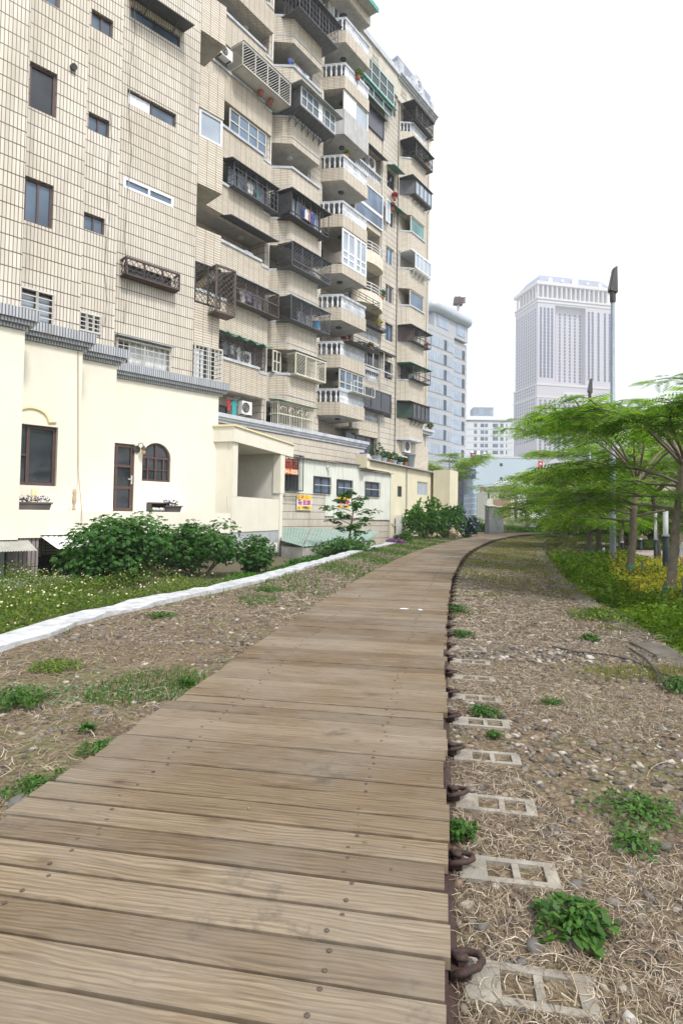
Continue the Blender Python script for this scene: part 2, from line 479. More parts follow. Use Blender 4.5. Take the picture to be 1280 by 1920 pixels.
CLOTH = [M('cloth_%s' % n, c, .9, .15, 12) for n, c in (('blue', (.05, .08, .33)), ('white', (.7, .7, .72)), ('pink', (.55, .25, .32)), ('grey', (.25, .27, .33)),
         ('teal', (.05, .32, .33)), ('red', (.5, .04, .04)), ('navy', (.03, .04, .1)), ('lilac', (.45, .42, .6)))]
def laundry(fr, a, b, o, z, cols, label, seed=0):
    """a rail of clothes: pole plus separate garments"""
    r = random.Random(seed)
    t = thing('laundry', fr.p((a + b) / 2, o, z), label, 'laundry', 'washing hung out on the balconies')
    m = MB(); m.tube([fr.p(a, o, z), fr.p(b, o, z)], .018, 5); m.build('pole', alum_m, t)
    n = len(cols); P = fr.p
    for i, c in enumerate(cols):
        cu = a + (b - a) * (i + .5 + r.uniform(-.12, .12)) / n; wd = r.uniform(.16, .24); h = r.uniform(.5, .85)
        tilt = r.uniform(-.3, .3); m = MB()
        prof = [(-.25, 0), (-1, -.12), (-1.25, -.35), (-.8, -.40), (-.75, -1), (.8, -1), (.78, -.38), (1.2, -.33), (1, -.12), (.25, 0)]
        fpts = [P(cu + x * wd, o + .03 + tilt * x * wd + .03 * math.sin(x * 5), z - .05 + y * h) for x, y in prof]
        bpts = [P(cu + x * wd, o - .03 + tilt * x * wd + .03 * math.sin(x * 5), z - .05 + y * h) for x, y in prof]
        k = len(prof); m.add(fpts + bpts, [list(range(k)), list(range(k, 2 * k))[::-1]] + [[q, (q + 1) % k, k + (q + 1) % k, k + q] for q in range(k)])
        m.build('garment', CLOTH[c], t)
    return t

# ================================================================== THE APARTMENT BLOCK
APT = thing('apartment_building', BB.p(0, 0, 0), 'tall beige tiled apartment block with caged balconies and stained windows on the left', 'apartment building')
ZC = 6.5                                       # top of the grey cornice over the cream ground floor
ZTOP = 37.0
uS0 = (-14.0 + S0.u(38), S0.u(38)); 
def urange(fr, pl, pr, y=600): return fr.u(pl, y), fr.u(pr, y)
RECESS = .16
def corner(f1, u1, f2):   # u on f2 of the point straight behind f1's edge
    q = f1.p(u1, 0, 0); return (q - f2.o).dot(f2.d)
e0 = S0.u(38); e1 = S1.u(150); e2 = S2.u(215); e3 = S3.u(363); e4 = S3.u(412)
segs = [(S0, S0.u(38) - 12, e0), (S1, corner(S0, e0, S1), e1), (S2, corner(S1, e1, S2), e2), (S3, corner(S2, e2, S3), e3)]
# openings given by their upper left and lower right corners in the photograph, each on its own wall plane
wins = {
 1: [((57, 113), (105, 222), 'tall'), ((48, 328), (98, 430), 'tallb'), ((38, 538), (98, 613), 'bars'), ((66, -110), (112, 17), 'tallb')],
 2: [((173, 15), (212, 72), 'small'), ((167, 208), (205, 260), 'small'), ((158, 396), (196, 442), 'small'), ((149, 585), (187, 627), 'smallbars')],
 3: [((246, 8), (338, 90), 'wide_aw'), ((240, 165), (330, 240), 'wide_cur'), ((232, 330), (325, 390), 'wide_white'), ((225, 490), (333, 550), 'cage'), ((218, 635), (316, 700), 'widebars')]}
for i, (fr, a, b) in enumerate(segs):
    holes = []; todo = []
    for (tl, br, kind) in wins.get(i, []):
        x0, z1 = fr.uz(*tl); x1, z0 = fr.uz(*br)
        if kind == 'cage': x0 += .15; x1 -= .25
        x0 = max(x0, a + .12); holes.append((x0, x1, z0, z1, RECESS)); todo.append((x0, x1, z0, z1, kind))
    m = MB(); holewall(m, fr, a, b, ZC - .1, ZTOP, 0, holes)
    if i < 3:   # the step back to the next wall
        m.quad(fr.p(b, 0, ZC - .1), fr.p(b, -2.4, ZC - .1), fr.p(b, -2.4, ZTOP), fr.p(b, 0, ZTOP))
    m.build('wall', tile_v, APT)
    for (x0, x1, z0, z1, kind) in todo:
        o = -RECESS + .01
        if kind == 'tall': window(APT, fr, x0, x1, z0, z1, o, 1, brown_m, glass_d, .07)
        elif kind == 'tallb': window(APT, fr, x0, x1, z0, z1, o, 2, brown_m, glass_b, .06)
        elif kind == 'small': window(APT, fr, x0, x1, z0, z1, o, 2, brown_m, glass_b, .05)
        elif kind == 'smallbars':
            window(APT, fr, x0, x1, z0, z1, o, 2, alum_m, glass_d, .04); cage(APT, fr, x0, x1, 0, .05, z0, z1, alum_m, 'h', .13, .05, .025, 3, name='window_bars', sides=False)
        elif kind == 'bars':
            window(APT, fr, x0, x1, z0, z1, o, 2, brown_m, glass_l, .05); cage(APT, fr, x0, x1, 0, .06, z0, z1, alum_m, 'h', .16, .05, .025, 2, name='window_bars', sides=False)
        elif kind == 'wide_aw':
            window(APT, fr, x0, x1, z0, z1, o, 2, dark_m, glass_b, .06); awning(APT, fr, x0 - .1, x1 + .15, 0, .75, z1 + .25, .18, dark_aw, brackets=2, label='dark metal awning with corner strut')
        elif kind == 'wide_cur': window(APT, fr, x0, x1, z0, z1, o, 2, brown_m, glass_b, .05, curtain=(.03, .47))
        elif kind == 'wide_white': window(APT, fr, x0, x1, z0, z1, o + .1, 2, white_m, glass_b, .09)
        elif kind == 'cage':
            window(APT, fr, x0, x1, z0, z1, o, 2, dark_m, glass_d, .05); cage(APT, fr, x0 - .1, x1 + .1, 0, .38, z0 - .02, z1 + .05, M('brown_cage', (.07, .045, .04), .6), 'diag', .17, .06, .015, 3, bottom=True)
        elif kind == 'widebars':
            window(APT, fr, x0, x1, z0, z1, o, 4, alum_m, glass_d, .05, curtain=(.25, .98)); cage(APT, fr, x0, x1, 0, .12, z0, z1, alum_m, 'grid', .2, .05, .022, 2, name='window_bars', sides=False)
            awning(APT, fr, x0 - .05, x1 + .1, 0, .3, z1 + .12, .05, grey_aw)
# round vent pipe
m = MB(); q = S1.uz(137, 127); m.tube([S1.p(q[0], 0, q[1]), S1.p(q[0], .12, q[1] - .03)], .09, 12); m.build('vent_pipe', dark_m, APT)
# corner loggia stack (S4)
fr = S3; voids = [(-96, -25), (52, 120), (198, 252), (343, 425), (492, 566), (648, 715)]
vz = [(fr.z(374, b_), fr.z(374, a_)) for a_, b_ in voids]     # (bottom, top)
vz = sorted(vz); zprev = ZC - .1
m = MB(); cl = MB()
for (zb, zt) in vz + [(ZTOP, None)]:
    if zb - zprev > .05: m = MB(); m.fbox(fr, e3 + .002, e4, -1.6, -.03, zprev, zb); m.build('corner_parapet', tile_h, APT)
    if zt is None: break
    cl = MB(); cl.fbox(fr, e3 + .05, e4 - .05, -1.55, -.12, zt - .03, zt - .004); cl.build('loggia_ceiling', ceil_m, APT)
    zprev = zt
m = MB(); m.fbox(fr, e3 - 1.2, e4 - 1.0, -1.9, -1.62, ZC, ZTOP); m.build('loggia_back_wall', tile_h, APT)
for (zb, zt) in vz[1:4:2]: m = MB(); m.fbox(fr, e4 - .45, e4 - .02, -1.6, -.2, zt - .32, zt - .031); m.build('loggia_beam', tile_h, APT)
zb, zt = vz[3]     # glazed corner
window(APT, fr, e3 + .08, e4 - .02, zb, zt, -.14, 1, white_m, glass_l, .09, label='pale corner window in white frame')
zb, zt = vz[1]
cage(APT, fr, e3 + .05, e4 + .02, -.3, -.03, zb, zt, dark_m, 'diag', .17, .05, .015, 2)
cage(APT, fr, e4 - .5, e4 + .35, -.1, .5, zb - .35, zt - .1, M('brown_cage2', (.11, .085, .075), .6), 'diag', .17, .07, .015, 1, label='bulging brown corner cage', bottom=True)
zb, zt = vz[0]
window(APT, fr, e3 + .08, e4 - .1, zb, zt, -.2, 3, dark_m, glass_d, .05, curtain=(.05, .5))
cage(APT, fr, e3 + .05, e4 + .1, -.4, .1, zb - .05, zt, alum_m, 'grid', .17, .05, .024, 2, name='window_bars')
# grey cornice over the cream ground floor, one run per wall
for i, (f_, a, b) in enumerate(segs):
    if i == 3: b = e4 + .15
    zt = [S0.z(61, 593, .35), S1.z(61, 611, .35), S2.z(200, 657.5, .35), S3.z(231, 690.6, .35)][i]
    m = MB(); m.fbox(f_, a - (.35 if i else 0), b + .35 - (.2 if i == 3 else 0), -.1, .37, ZC - .25, ZC + .02)
    m.build('cornice', cap_tile, APT)
    m = MB()
    m.fbox(f_, a - (.3 if i else 0), b + .28 - (.2 if i == 3 else 0), -.1, .29, ZC - .36, ZC - .252)
    m.fbox(f_, a - (.2 if i else 0), b + .18 - (.2 if i == 3 else 0), -.1, .17, ZC - .47, ZC - .362)
    m.build('cornice_moulding', cap_tile, APT)
# the solid mass behind the stepped walls
m = MB()
for (f_, a, b) in segs: m.fbox(f_, a + .01, b - .03, -9, -2.42 if f_ is not S3 else -2.0, 0, ZTOP - .2)
m.fbox(S3, e3 - .04, e4 - .6, -9, -2.0, 0, ZTOP - .2)
m.build('building_mass', tile_h, APT)

# ---------------------------------------------------------------- balcony block
F = lambda k: 5.3 + 3.02 * k
SO, HI = .42, 1.1          # slab drop below the floor, parapet height
ua1 = BB.u(485); uap = BB.u(492); ub0 = BB.u(502); ub1 = BB.u(594, 600, .9); uc0 = max(ub1 + .12, BB.u(595)); uc1 = BB.u(686, 600, 1.35)
ud0 = uc1 + .25; ud1 = BB.u(708); ue0 = BB.u(741); ue1 = BB.u(797, 600, .85); uend = BB.u(803)
print('BB u', [round(x, 2) for x in (ua1, uap, ub0, ub1, uc0, uc1, ud0, ud1, ue0, ue1, uend)])
ua0 = -3.0; DZ = -.42        # D and E columns sit a little lower
def FD(k): return F(1) + DZ + (k - 1) * 2.91
RF = 35.0
m = MB()
m.fbox(BB, ua0, uend - .02, -9, -1.42, 5.6, RF); m.build('building_mass', tile_h, APT)
m = MB(); m.fbox(BB, ua0, ud1 + .01, -1.4, -1.30, 5.6, RF); m.build('recessed_wall', tile_h, APT)
m = MB()
m.fbox(BB, ua1 + .35, ub0, -1.29, .02, 5.6, RF + .2); m.fbox(BB, ub1 - .02, uc0 + .25, -1.29, .02, 5.6, RF + .2)
m.build('pier', tile_v, APT)
# slabs per column and floor
def slabceil(a, b, o1, z):
    m = MB(); m.fbox(BB, a, b, -1.29, o1, z, z + .10); return m
K_A = range(0, 11); 
for k in range(0, 11):
    z0 = F(k) - SO; zs = F(k) + HI
    # column A
    if k > 0: m = MB(); m.fbox(BB, ua0, ua1 + .34, -.12, .38, z0, zs)
    else: m = MB(); m.fbox(BB, ua0, ua1 + .34, -.12, .38, 6.0, zs)
    bal = m.build('balcony', tile_h, APT)
    m = MB(); m.fbox(BB, ua0, ua1 - .28, -.15, .46, zs, zs + .14); m.fbox(BB, ua1 - .28, ua1 + .3, -.15, .42, zs - .2, zs - .06) if k else None
    m.build('cap', cap_plain, bal)
    if k > 0:
        m = slabceil(ua0, ua1 + .33, -.125, z0); m.build('soffit', ceil_m, bal)
        m = MB(); m.lathe(BB.p(1.6, -.7, z0 - .1), [(.14, 0), (.2, .04), (.2, .1)], 12); m.build('ceiling_lamp', alum_m, bal)
    # column B
    pol = bay_poly(ub0 + .01, ub1, .9, .75)
    if k > 0:
        m = MB(); m.prism(pol, z0, zs, BB)
        bal = m.build('balcony', tile_h, APT)
        m = MB(); m.prism([(u, o + .09 if o > 0 else o) for u, o in pol], zs, zs + .14, BB); m.prism([(u, o + .03 if o > 0 else o) for u, o in pol], z0 + .38, z0 + .42, BB); m.build('cap', cap_plain, bal)
        m = slabceil(ub0 + .01, ub1 - .03, -.005, z0); m.fbox(BB, ub0 + .85, ub1 - .15, .0, .8, z0 - .015, z0 - .003); m.build('soffit', ceil_m, bal)
        m = MB(); m.lathe(BB.p((ub0 + ub1) / 2, -.1, z0 - .1), [(.14, 0), (.2, .04), (.2, .085)], 12); m.build('ceiling_lamp', alum_m, bal)
    # column C
    if k >= 1:
        solid = k in (7,)
        zlow = z0 - .12; zcurb = F(k) + (HI if solid else .28)
        if k == 4: zcurb = F(k) + .05
        pol = bay_poly(uc0 + .02, uc1, 1.35, .7)
        m = MB(); m.prism(pol, zlow, zcurb, BB)
        bal = m.build('balcony', cement if k == 7 else tile_h, APT)
        m = slabceil(uc0 + .26, uc1 - .03, -.005, zlow); m.fbox(BB, uc0 + .85, uc1 - .2, 0, 1.2, zlow - .015, zlow - .003)
        m.build('soffit', ceil_m, bal)
        m = MB(); m.lathe(BB.p((uc0 + uc1) / 2, .4, zlow - .115), [(.14, 0), (.2, .04), (.2, .1)], 12); m.build('ceiling_lamp', dark_m, bal)
        if k not in (4, 7):
            zr = F(k) + HI + .02
            m = MB(); m.prism(pol, zr - .13, zr + .03, BB); m.build('cap', cap_plain, bal)
            m = MB(); pts = []
            for i in range(4): t = (i + .5) / 4; pts.append(BB.p(uc0 + .1 + .62 * t, .05 + 1.2 * t, 0))
            nb = 19
            for i in range(nb): pts.append(BB.p(uc0 + .85 + (uc1 - .1 - uc0 - .85) * i / (nb - 1), 1.25, 0))
            for i in range(1, 4): pts.append(BB.p(uc1 - .1, 1.25 - i * .33, 0))
            lathe_row(m, pts, zcurb, zr - .13, .088); m.build('balustrade', balm, bal, smooth=True)
    # column D
    if k >= 1:
        z0d = FD(k) - .42; zc = FD(k) + .3
        full = k in (5, 8, 9, 10)
        m = MB()
        if k in (4, 5):    # rounded balconies with white rail
            n = 10; cu = (ud0 + ud1) / 2; hw = (ud1 - ud0) / 2
            pol = [(cu - hw * math.cos(math.pi * i / n), .15 + .75 * math.sin(math.pi * i / n)) for i in range(n + 1)]
            m.prism([(ud0, -.1)] + pol + [(ud1, -.1)], z0d, FD(k) + .45, BB)
            bal = m.build('balcony', M('pale_parapet', (.72, .66, .55), .8), APT)
            m = MB()
            for zz in (.65, .85, 1.08): m.tube([BB.p(u, o - .05, FD(k) + zz) for u, o in pol], .03, 6)
            for u, o in pol[::2]: m.tube([BB.p(u, o - .05, FD(k) + .45), BB.p(u, o - .05, FD(k) + 1.08)], .025, 6)
            m.build('railing', white_m, bal)
        else:
            m.fbox(BB, ud0, ud1, -.12, .15, z0d, FD(k) + HI if full or k == 6 else zc); bal = m.build('balcony', tile_h, APT)
            if not (full or k == 6):
                m = MB(); m.fbox(BB, ud0, ud1, -.14, .19, FD(k) + HI - .1, FD(k) + HI + .04); m.build('cap', cap_plain, bal)
                m = MB(); nb = 13; lathe_row(m, [BB.p(ud0 + .15 + (ud1 - ud0 - .3) * i / (nb - 1), .03, 0) for i in range(nb)], zc, FD(k) + HI - .1, .085); m.build('balustrade', balm, bal, smooth=True)
        m = slabceil(ud0, ud1 - .01, -.125, z0d); m.build('soffit', ceil_m, bal)
        # column E
        ze = FD(k) - .45; pol = bay_poly(ue0, ue1, .85, .8, .25)
        zhi = FD(k) + (.35 if k == 9 else HI - .02)
        if k < 10:
            m = MB(); m.prism(pol, ze, zhi, BB); bal = m.build('balcony', tile_h, APT)
            m = MB(); m.prism([(u, o + .08 if o > 0 else o) for u, o in pol], zhi if k != 9 else FD(k) + HI - .12, zhi + .12 if k != 9 else FD(k) + HI, BB)
            if k == 1: m.prism([(u, o + .08 if o > 0 else o) for u, o in pol], ze - .14, ze - .002, BB)
            m.build('cap', cap_plain, bal)
            if k == 9:
                m = MB(); nb = 17; lathe_row(m, [BB.p(ue0 + .9 + (ue1 - .3 - ue0 - .9) * i / (nb - 1), .76, 0) for i in range(nb)] + [BB.p(ue0 + .15 + .2 * i, .12 + .19 * i, 0) for i in range(4)], zhi, FD(k) + HI - .12, .085); m.build('balustrade', balm, bal, smooth=True)
# flat wall between column D and the end bays, with its little windows; wall right of the end bays
m = MB(); wz = {}
holes = []
for k in range(1, 10):
    if k == 8: continue
    x0 = ud1 + .75; x1 = x0 + 1.15; zz = FD(k) + .9
    holes.append((x0, x1, zz, zz + 1.3, .18)); wz[k] = holes[-1]
holewall(m, BB, ud1 + .3, ue0 + .05, 2.0, RF - .2, .16, holes)
m.quad(BB.p(ud1 + .3, .16, 2), BB.p(ud1 + .3, -1.3, 2), BB.p(ud1 + .3, -1.3, RF - .2), BB.p(ud1 + .3, .16, RF - .2))
m.build('wall', tile_v, APT)
m = MB(); m.fbox(BB, ud1, ud1 + .29, -1.29, .10, 5.5, RF); m.fbox(BB, ue0 + .051, uend, -9, -.02, -.5, RF - .2); m.build('wall', tile_h, APT)
for k, h in wz.items():
    window(APT, BB, h[0], h[1], h[2], h[3], -.01, 2, white_m if k in (5, 6) else (alum_m if k in (4,) else dark_m), glass_b if k in (3, 5) else glass_d, .06)
    if k in (7,): awning(APT, BB, h[0] - .1, h[1] + .3, .16, .9, h[3] + .25, .25, green_aw)
    if k == 6: awning(APT, BB, h[0] - .1, h[1] + .9, .16, .8, h[3] + .3, .3, green_aw, label='green sheet awning')
# small lit strip: pale patch of repair on the wall, dark frames round the openings of E
def ebay(k, kind):
    a, b = ue0 + .05, ue1 - .02; z0 = FD(k) + HI + .10; z1 = FD(k + 1) - .47
    a2 = ue0 + .8
    fe = Fr(BB.p(a2, .8, 0).x, BB.p(a2, .8, 0).y, R(36))     # front pane frame
    ang = R(36) - math.atan2(.8, .75)
    q = BB.p(ue0 + .05, 0, 0); fl = Fr(q.x, q.y, ang)          # left chamfer
    ll = math.hypot(.75, .8); W = ue1 - .25 - a2
    m = MB(); m.fbox(BB, ue1 - .26, ue1 - .04, -.019, .74, z0 - .02, z1 + .02)
    if kind in ('glass', 'green'):
        gl = glass_g if kind == 'green' else glass_b; frm = creambar_m
        window(APT, fe, 0, W, z0, z1, -.06, 1, frm, gl, .07); window(APT, fl, 0, ll - .05, z0, z1, -.06, 1, frm, glass_g if kind == 'green' else glass_d, .08)
        m.build('bay_side', tile_h, APT)
    elif kind == 'white':
        window(APT, BB, a2 - .1, ue1 + .1, z0 - .1, z1 - .15, 1.25, 4, white_m, glass_l, .08, label='white framed window box on brackets')
        f2 = Fr(BB.p(a + .1, .2, 0).x, BB.p(a + .1, .2, 0).y, R(36) - math.atan2(1.0, .6)); window(APT, f2, 0, math.hypot(1.0, .6), z0 - .1, z1 - .15, -.03, 1, white_m, glass_g, .08)
        mm = MB(); mm.fbox(BB, a + .1, ue1 + .1, 0, 1.26, z1 - .14, z1 - .04); mm.fbox(BB, a2 - .1, ue1 + .1, .1, 1.2, z0 - .2, z0 - .11)
        for i in range(5): x = a2 + (ue1 - a2) * i / 4; mm.bar(BB.p(x, .93, z0 - .7), BB.p(x, 1.25, z0 - .2), .04)
        mm.build('window_box', white_m, APT)
    elif kind == 'dark':
        window(APT, BB, a2 - .1, ue1 + .1, z0 - .1, z1 - .2, 1.2, 4, dark_m, glass_l if k == 7 else glass_d, .06)
        mm = MB(); P = BB.p
        mm.quad(P(a, .05, z0 - .1), P(a2 - .1, 1.2, z0 - .1), P(a2 - .1, 1.2, z1 - .2), P(a, .05, z1 - .2)); mm.quad(P(ue1 + .1, .05, z0 - .1), P(ue1 + .1, 1.2, z0 - .1), P(ue1 + .1, 1.2, z1 - .2), P(ue1 + .1, .05, z1 - .2))
        mm.build('side_screen', bluedk_m if k == 7 else M('green_screen', (.03, .07, .05), .6), APT)
        awning(APT, BB, a, ue1 + .2, 0, 1.35, z1 - .1, .08, dark_aw)
        mm = MB(); mm.fbox(BB, a2 - .1, ue1 + .1, .1, 1.25, z0 - .2, z0 - .11)
        for i in range(5): x = a2 + (ue1 - a2) * i / 4; mm.bar(BB.p(x, .93, z0 - .6), BB.p(x, 1.2, z0 - .2), .035)
        mm.build('bracket', dark_m, APT)
    elif kind == 'cage':
        cage(APT, BB, a2 - .1, ue1 + .2, .0, 1.25, z0, z1 - .15, dark_m, 'v' if k in (2, 3) else 'diag', .34 if k in (2, 3) else .2, .05, .022, 3, bottom=True, rails=(.35,))
        mm = MB(); mm.quad(BB.p(a, .05, z0), BB.p(a2 - .1, 1.2, z0), BB.p(a2 - .1, 1.2, z1 - .1), BB.p(a, .05, z1 - .1)); mm.build('side_screen', M('brown_screen', (.07, .045, .04), .6), APT) if k == 3 else None
        awning(APT, BB, a, ue1 + .3, 0, 1.4, z1 + .0, .15, dark_aw if k != 2 else green_aw)
    # flat dark panel in open bays, the shade put into its colour
    if kind in ('cage',):
        mm = MB(); mm.fbox(BB, ue0 + .9, ue1 - .5, -.018, .0, z0 - .1, z1); mm.build('dark_bay_panel', room_m, APT)
    return fe
for k, kd in ((1, 'dark'), (2, 'cage'), (3, 'cage'), (4, 'glass'), (5, 'white'), (6, 'green'), (7, 'dark'), (8, 'cage'), (9, 'cage')): ebay(k, kd)

# openings of column A, B, C, D
def sill(k): return F(k) + HI + .14
def head(k): return F(k + 1) - SO
backs = []
for k in range(0, 11):
    a = ua0 + 2.2
    backs += [(a + .6, a + 2.2, F(k) + .5, F(k) + 2.1), (ub0 + .4, ub0 + 1.9, F(k) + .6, F(k) + 2.1)]
    if k: backs += [(uc0 + .5, uc0 + 2.0, F(k) + .4, F(k) + 2.1), (ud0 + .5, ud1 - .6, FD(k) + .3, FD(k) + 2.2)]
for (a, b, c, d) in backs: window(APT, BB, a, b, c, d, -1.29, 2, dark_m, glass_d, .06)
A0 = BB.u(413); 
# --- A
def Aaw(k, mat, o1=.75, **kw): awning(APT, BB, A0 - .3, ua1 + .5, .0, o1, head(k) + .02, .22, mat, **kw)
cage(APT, BB, A0, ua1 + .2, .1, .3, sill(1), head(1) - .05, bluedk_m, 'diag', .18, .05, .014, 4); Aaw(1, green_aw, .7, wavy=True, label='torn green awning')
cage(APT, BB, A0, ua1 + .6, .1, .95, sill(2) - .1, head(2) - .15, M('brown_cage3', (.10, .08, .075), .6), 'diag', .17, .06, .015, 4, bottom=True, rails=(.5,)); Aaw(2, grey_aw, 1.1)
Aaw(3, dark_aw, 1.0)
cage(APT, BB, A0, ua1 + .5, .1, .8, sill(4) - .1, head(4) - .15, bluedk_m, 'grid', .3, .05, .025, 4, bottom=True); Aaw(4, dark_aw, 1.0)
window(APT, BB, A0, ua1 + .1, sill(4) + .2, head(4) - .1, .2, 4, dark_m, glass_l, .06)
window(APT, BB, BB.u(424, 210), ua1 + .05, sill(5), head(5) - .05, .22, 4, alum_m, glass_b, .08, transom=.5, label='four pane aluminium sliding window')
cage(APT, BB, A0, ua1 + .9, .1, 1.25, sill(6) + .1, head(6) - .05, alum_m, 'diag1', .12, .06, .02, 4, label='pale slanted-bar balcony cage with curved foot', bottom=True); awning(APT, BB, A0, ua1 + .9, 0, 1.3, head(6) + .05, .05, dark_aw)
cage(APT, BB, A0, ua1, -.1, -.05, sill(7), sill(7) + .5, bluedk_m, 'h', .25, .03, .025, 1, name='rail', sides=False)
# --- B
w_b = ub1 - ub0
cage(APT, BB, ub0 + .2, ub1, .1, .75, 6.5, 7.85, creambar_m, 'v', .15, .06, .03, 3, label='cream bar cage with hoop pattern', rails=(.5,))
cage(APT, BB, ub0 + .2, ub1 - .1, .74, .76, 6.6, 7.75, creambar_m, 'arch', 5, .02, .03, 1, name='window_cage')
awning(APT, BB, ub0 + .1, ub1 + .35, 0, .95, 8.05, .15, green_aw)
window(APT, BB, ub0 + .05, ub0 + .75, sill(1), head(1) - .1, .35, 2, creambar_m, glass_d, .08, transom=.5)
cage(APT, BB, ub0 + .95, ub1 + .35, .7, 1.35, sill(1) - .05, head(1) - .2, creambar_m, 'diag', .17, .08, .015, 3, bottom=True); awning(APT, BB, ub0 + .8, ub1 + .45, .2, 1.45, head(1) + .02, .12, grey_aw)
cage(APT, BB, ub0 + .3, ub1 + .5, .3, 1.5, sill(2) - .1, head(2) - .1, bluedk_m, 'diag', .17, .05, .015, 4, bottom=True); awning(APT, BB, ub0 + .3, ub1 + .6, .0, 1.65, head(2) + .05, .25, grey_aw)
cage(APT, BB, ub0 + .3, ub1 + .5, .3, 1.5, sill(3) - .05, head(3) - .1, bluedk_m, 'diag', .17, .05, .015, 4, bottom=True, rails=(.25,)); awning(APT, BB, ub0 + .3, ub1 + .6, .0, 1.6, head(3) + .05, .15, dark_aw)
cage(APT, BB, ub0 + .3, ub1 + .35, .3, 1.4, sill(4) - .15, head(4) - .1, dark_m, 'v', .5, .06, .03, 4, bottom=True, rails=(.15,)); window(APT, BB, ub0 + .5, ub1 - .1, sill(4) + .1, head(4) - .15, 1.0, 5, dark_m, glass_l, .07)
m = MB(); m.quad(BB.p(ub0 + .28, .3, sill(4)), BB.p(ub0 + .28, 1.4, sill(4)), BB.p(ub0 + .28, 1.4, head(4) - .1), BB.p(ub0 + .28, .3, head(4) - .1)); m.build('side_screen', bluedk_m, APT)
awning(APT, BB, ub0 + .1, ub1 + .45, .0, 1.6, head(4) + .05, .15, dark_aw)
# the big projecting window box of floor 6
a, b = ub0 + .45, ub1 + .35
window(APT, BB, a, b, sill(6) + .15, head(6) - .1, 1.75, 6, alum_m, glass_b, .07, transom=.5, curtain=(.52, .62), label='projecting six pane window box on iron brackets')
m = MB(); P = BB.p
m.quad(P(a, .3, sill(6) + .15), P(a, 1.75, sill(6) + .15), P(a, 1.75, head(6) - .1), P(a, .3, head(6) - .1)); m.fbox(BB, a - .05, b + .02, .3, 1.8, sill(6) + .06, sill(6) + .14)
for i in range(7):
    x = a + (b - a) * i / 6; m.bar(P(x, .95, sill(6) - .55), P(x, 1.0, sill(6) + .05), .04); m.bar(P(x, .97, sill(6) - .45), P(x, 1.7, sill(6) + .05), .04)
m.build('bracket', bluedk_m, APT)
awning(APT, BB, a - .3, b + .45, .0, 2.1, head(6) + .12, .2, grey_aw)
cage(APT, BB, ub0 + .3, ub1 + .6, .3, 1.7, sill(8) - .2, head(8) - .1, bluedk_m, 'grid', .3, .05, .025, 4, bottom=True); awning(APT, BB, ub0 + .1, ub1 + .8, 0, 1.9, head(8), .2, dark_aw)
cage(APT, BB, ub0 + .3, ub1 + .2, .3, 1.3, sill(9) - .2, head(9) - .1, bluedk_m, 'grid', .3, .05, .025, 4, bottom=True); awning(APT, BB, ub0 + .1, ub1 + .8, 0, 1.9, head(9), .2, dark_aw)
# --- C
a = uc0 + .72
fl = Fr(BB.p(uc0 + .05, .06, 0).x, BB.p(uc0 + .05, .06, 0).y, R(36) - math.atan2(1.2, .66)); cl_ = math.hypot(1.2, .66)
window(APT, BB, a, uc1 - .05, F(1) + HI + .06, F(2) - SO - .15, 1.2, 4, alum_m, glass_b, .09, transom=.35, label='glazed balcony box with aluminium frame'); window(APT, fl, 0, cl_, F(1) + HI + .06, F(2) - SO - .15, 0, 1, alum_m, glass_b, .09, transom=.35)
cage(APT, BB, a + .9, uc1 + .5, 1.3, 1.8, F(1) + HI - .05, F(1) + HI + .65, alum_m, 'v', .9, .05, .03, 2, name='flower_rack', bottom=True)
for kk in (2, 3): cage(APT, BB, a + .3, uc1 + .7, 1.35, 1.95, F(kk) + HI + .05, F(kk) + HI + .4, dark_m, 'h', .3, .035, .03, 4, name='flower_rack', bottom=(kk == 2))
window(APT, BB, a, uc1 - .02, F(4) + .1, F(5) - SO - .2, 1.28, 4, white_m, glass_l, .13, transom=(.22, .4), curtain=(.5, .6), label='tall white framed glazed balcony')
window(APT, fl, 0, cl_, F(4) + .1, F(5) - SO - .2, 0, 1, white_m, glass_b, .08)
m = MB(); m.quad(P(uc1 - .04, 0, F(4) + .1), P(uc1 - .04, 1.3, F(4) + .1), P(uc1 - .04, 1.3, F(5) - SO - .15), P(uc1 - .04, 0, F(5) - SO - .15)); m.build('side_screen', plastic_w, APT)
window(APT, BB, a, uc1 - .05, F(7) + HI + .02, F(8) - SO - .15, 1.2, 1, alum_m, glass_l, .06, curtain=(.02, .52), label='glazed balcony with pleated white curtains'); 
m = MB()
for x0, x1 in ((a + 2.9, uc1 - .1),):
    for i in range(8):
        p0 = x0 + (x1 - x0) * i / 8; p1 = x0 + (x1 - x0) * (i + 1) / 8
        m.quad(P(p0, 1.23 + .02 * (i % 2), F(7) + HI + .1), P(p1, 1.23 + .02 * ((i + 1) % 2), F(7) + HI + .1), P(p1, 1.23 + .02 * ((i + 1) % 2), F(8) - SO - .2), P(p0, 1.23 + .02 * (i % 2), F(8) - SO - .2))
m.build('curtain', curtain_m, APT)
window(APT, fl, 0, cl_, F(7) + HI + .02, F(8) - SO - .15, 0, 1, alum_m, curtain_m, .06)
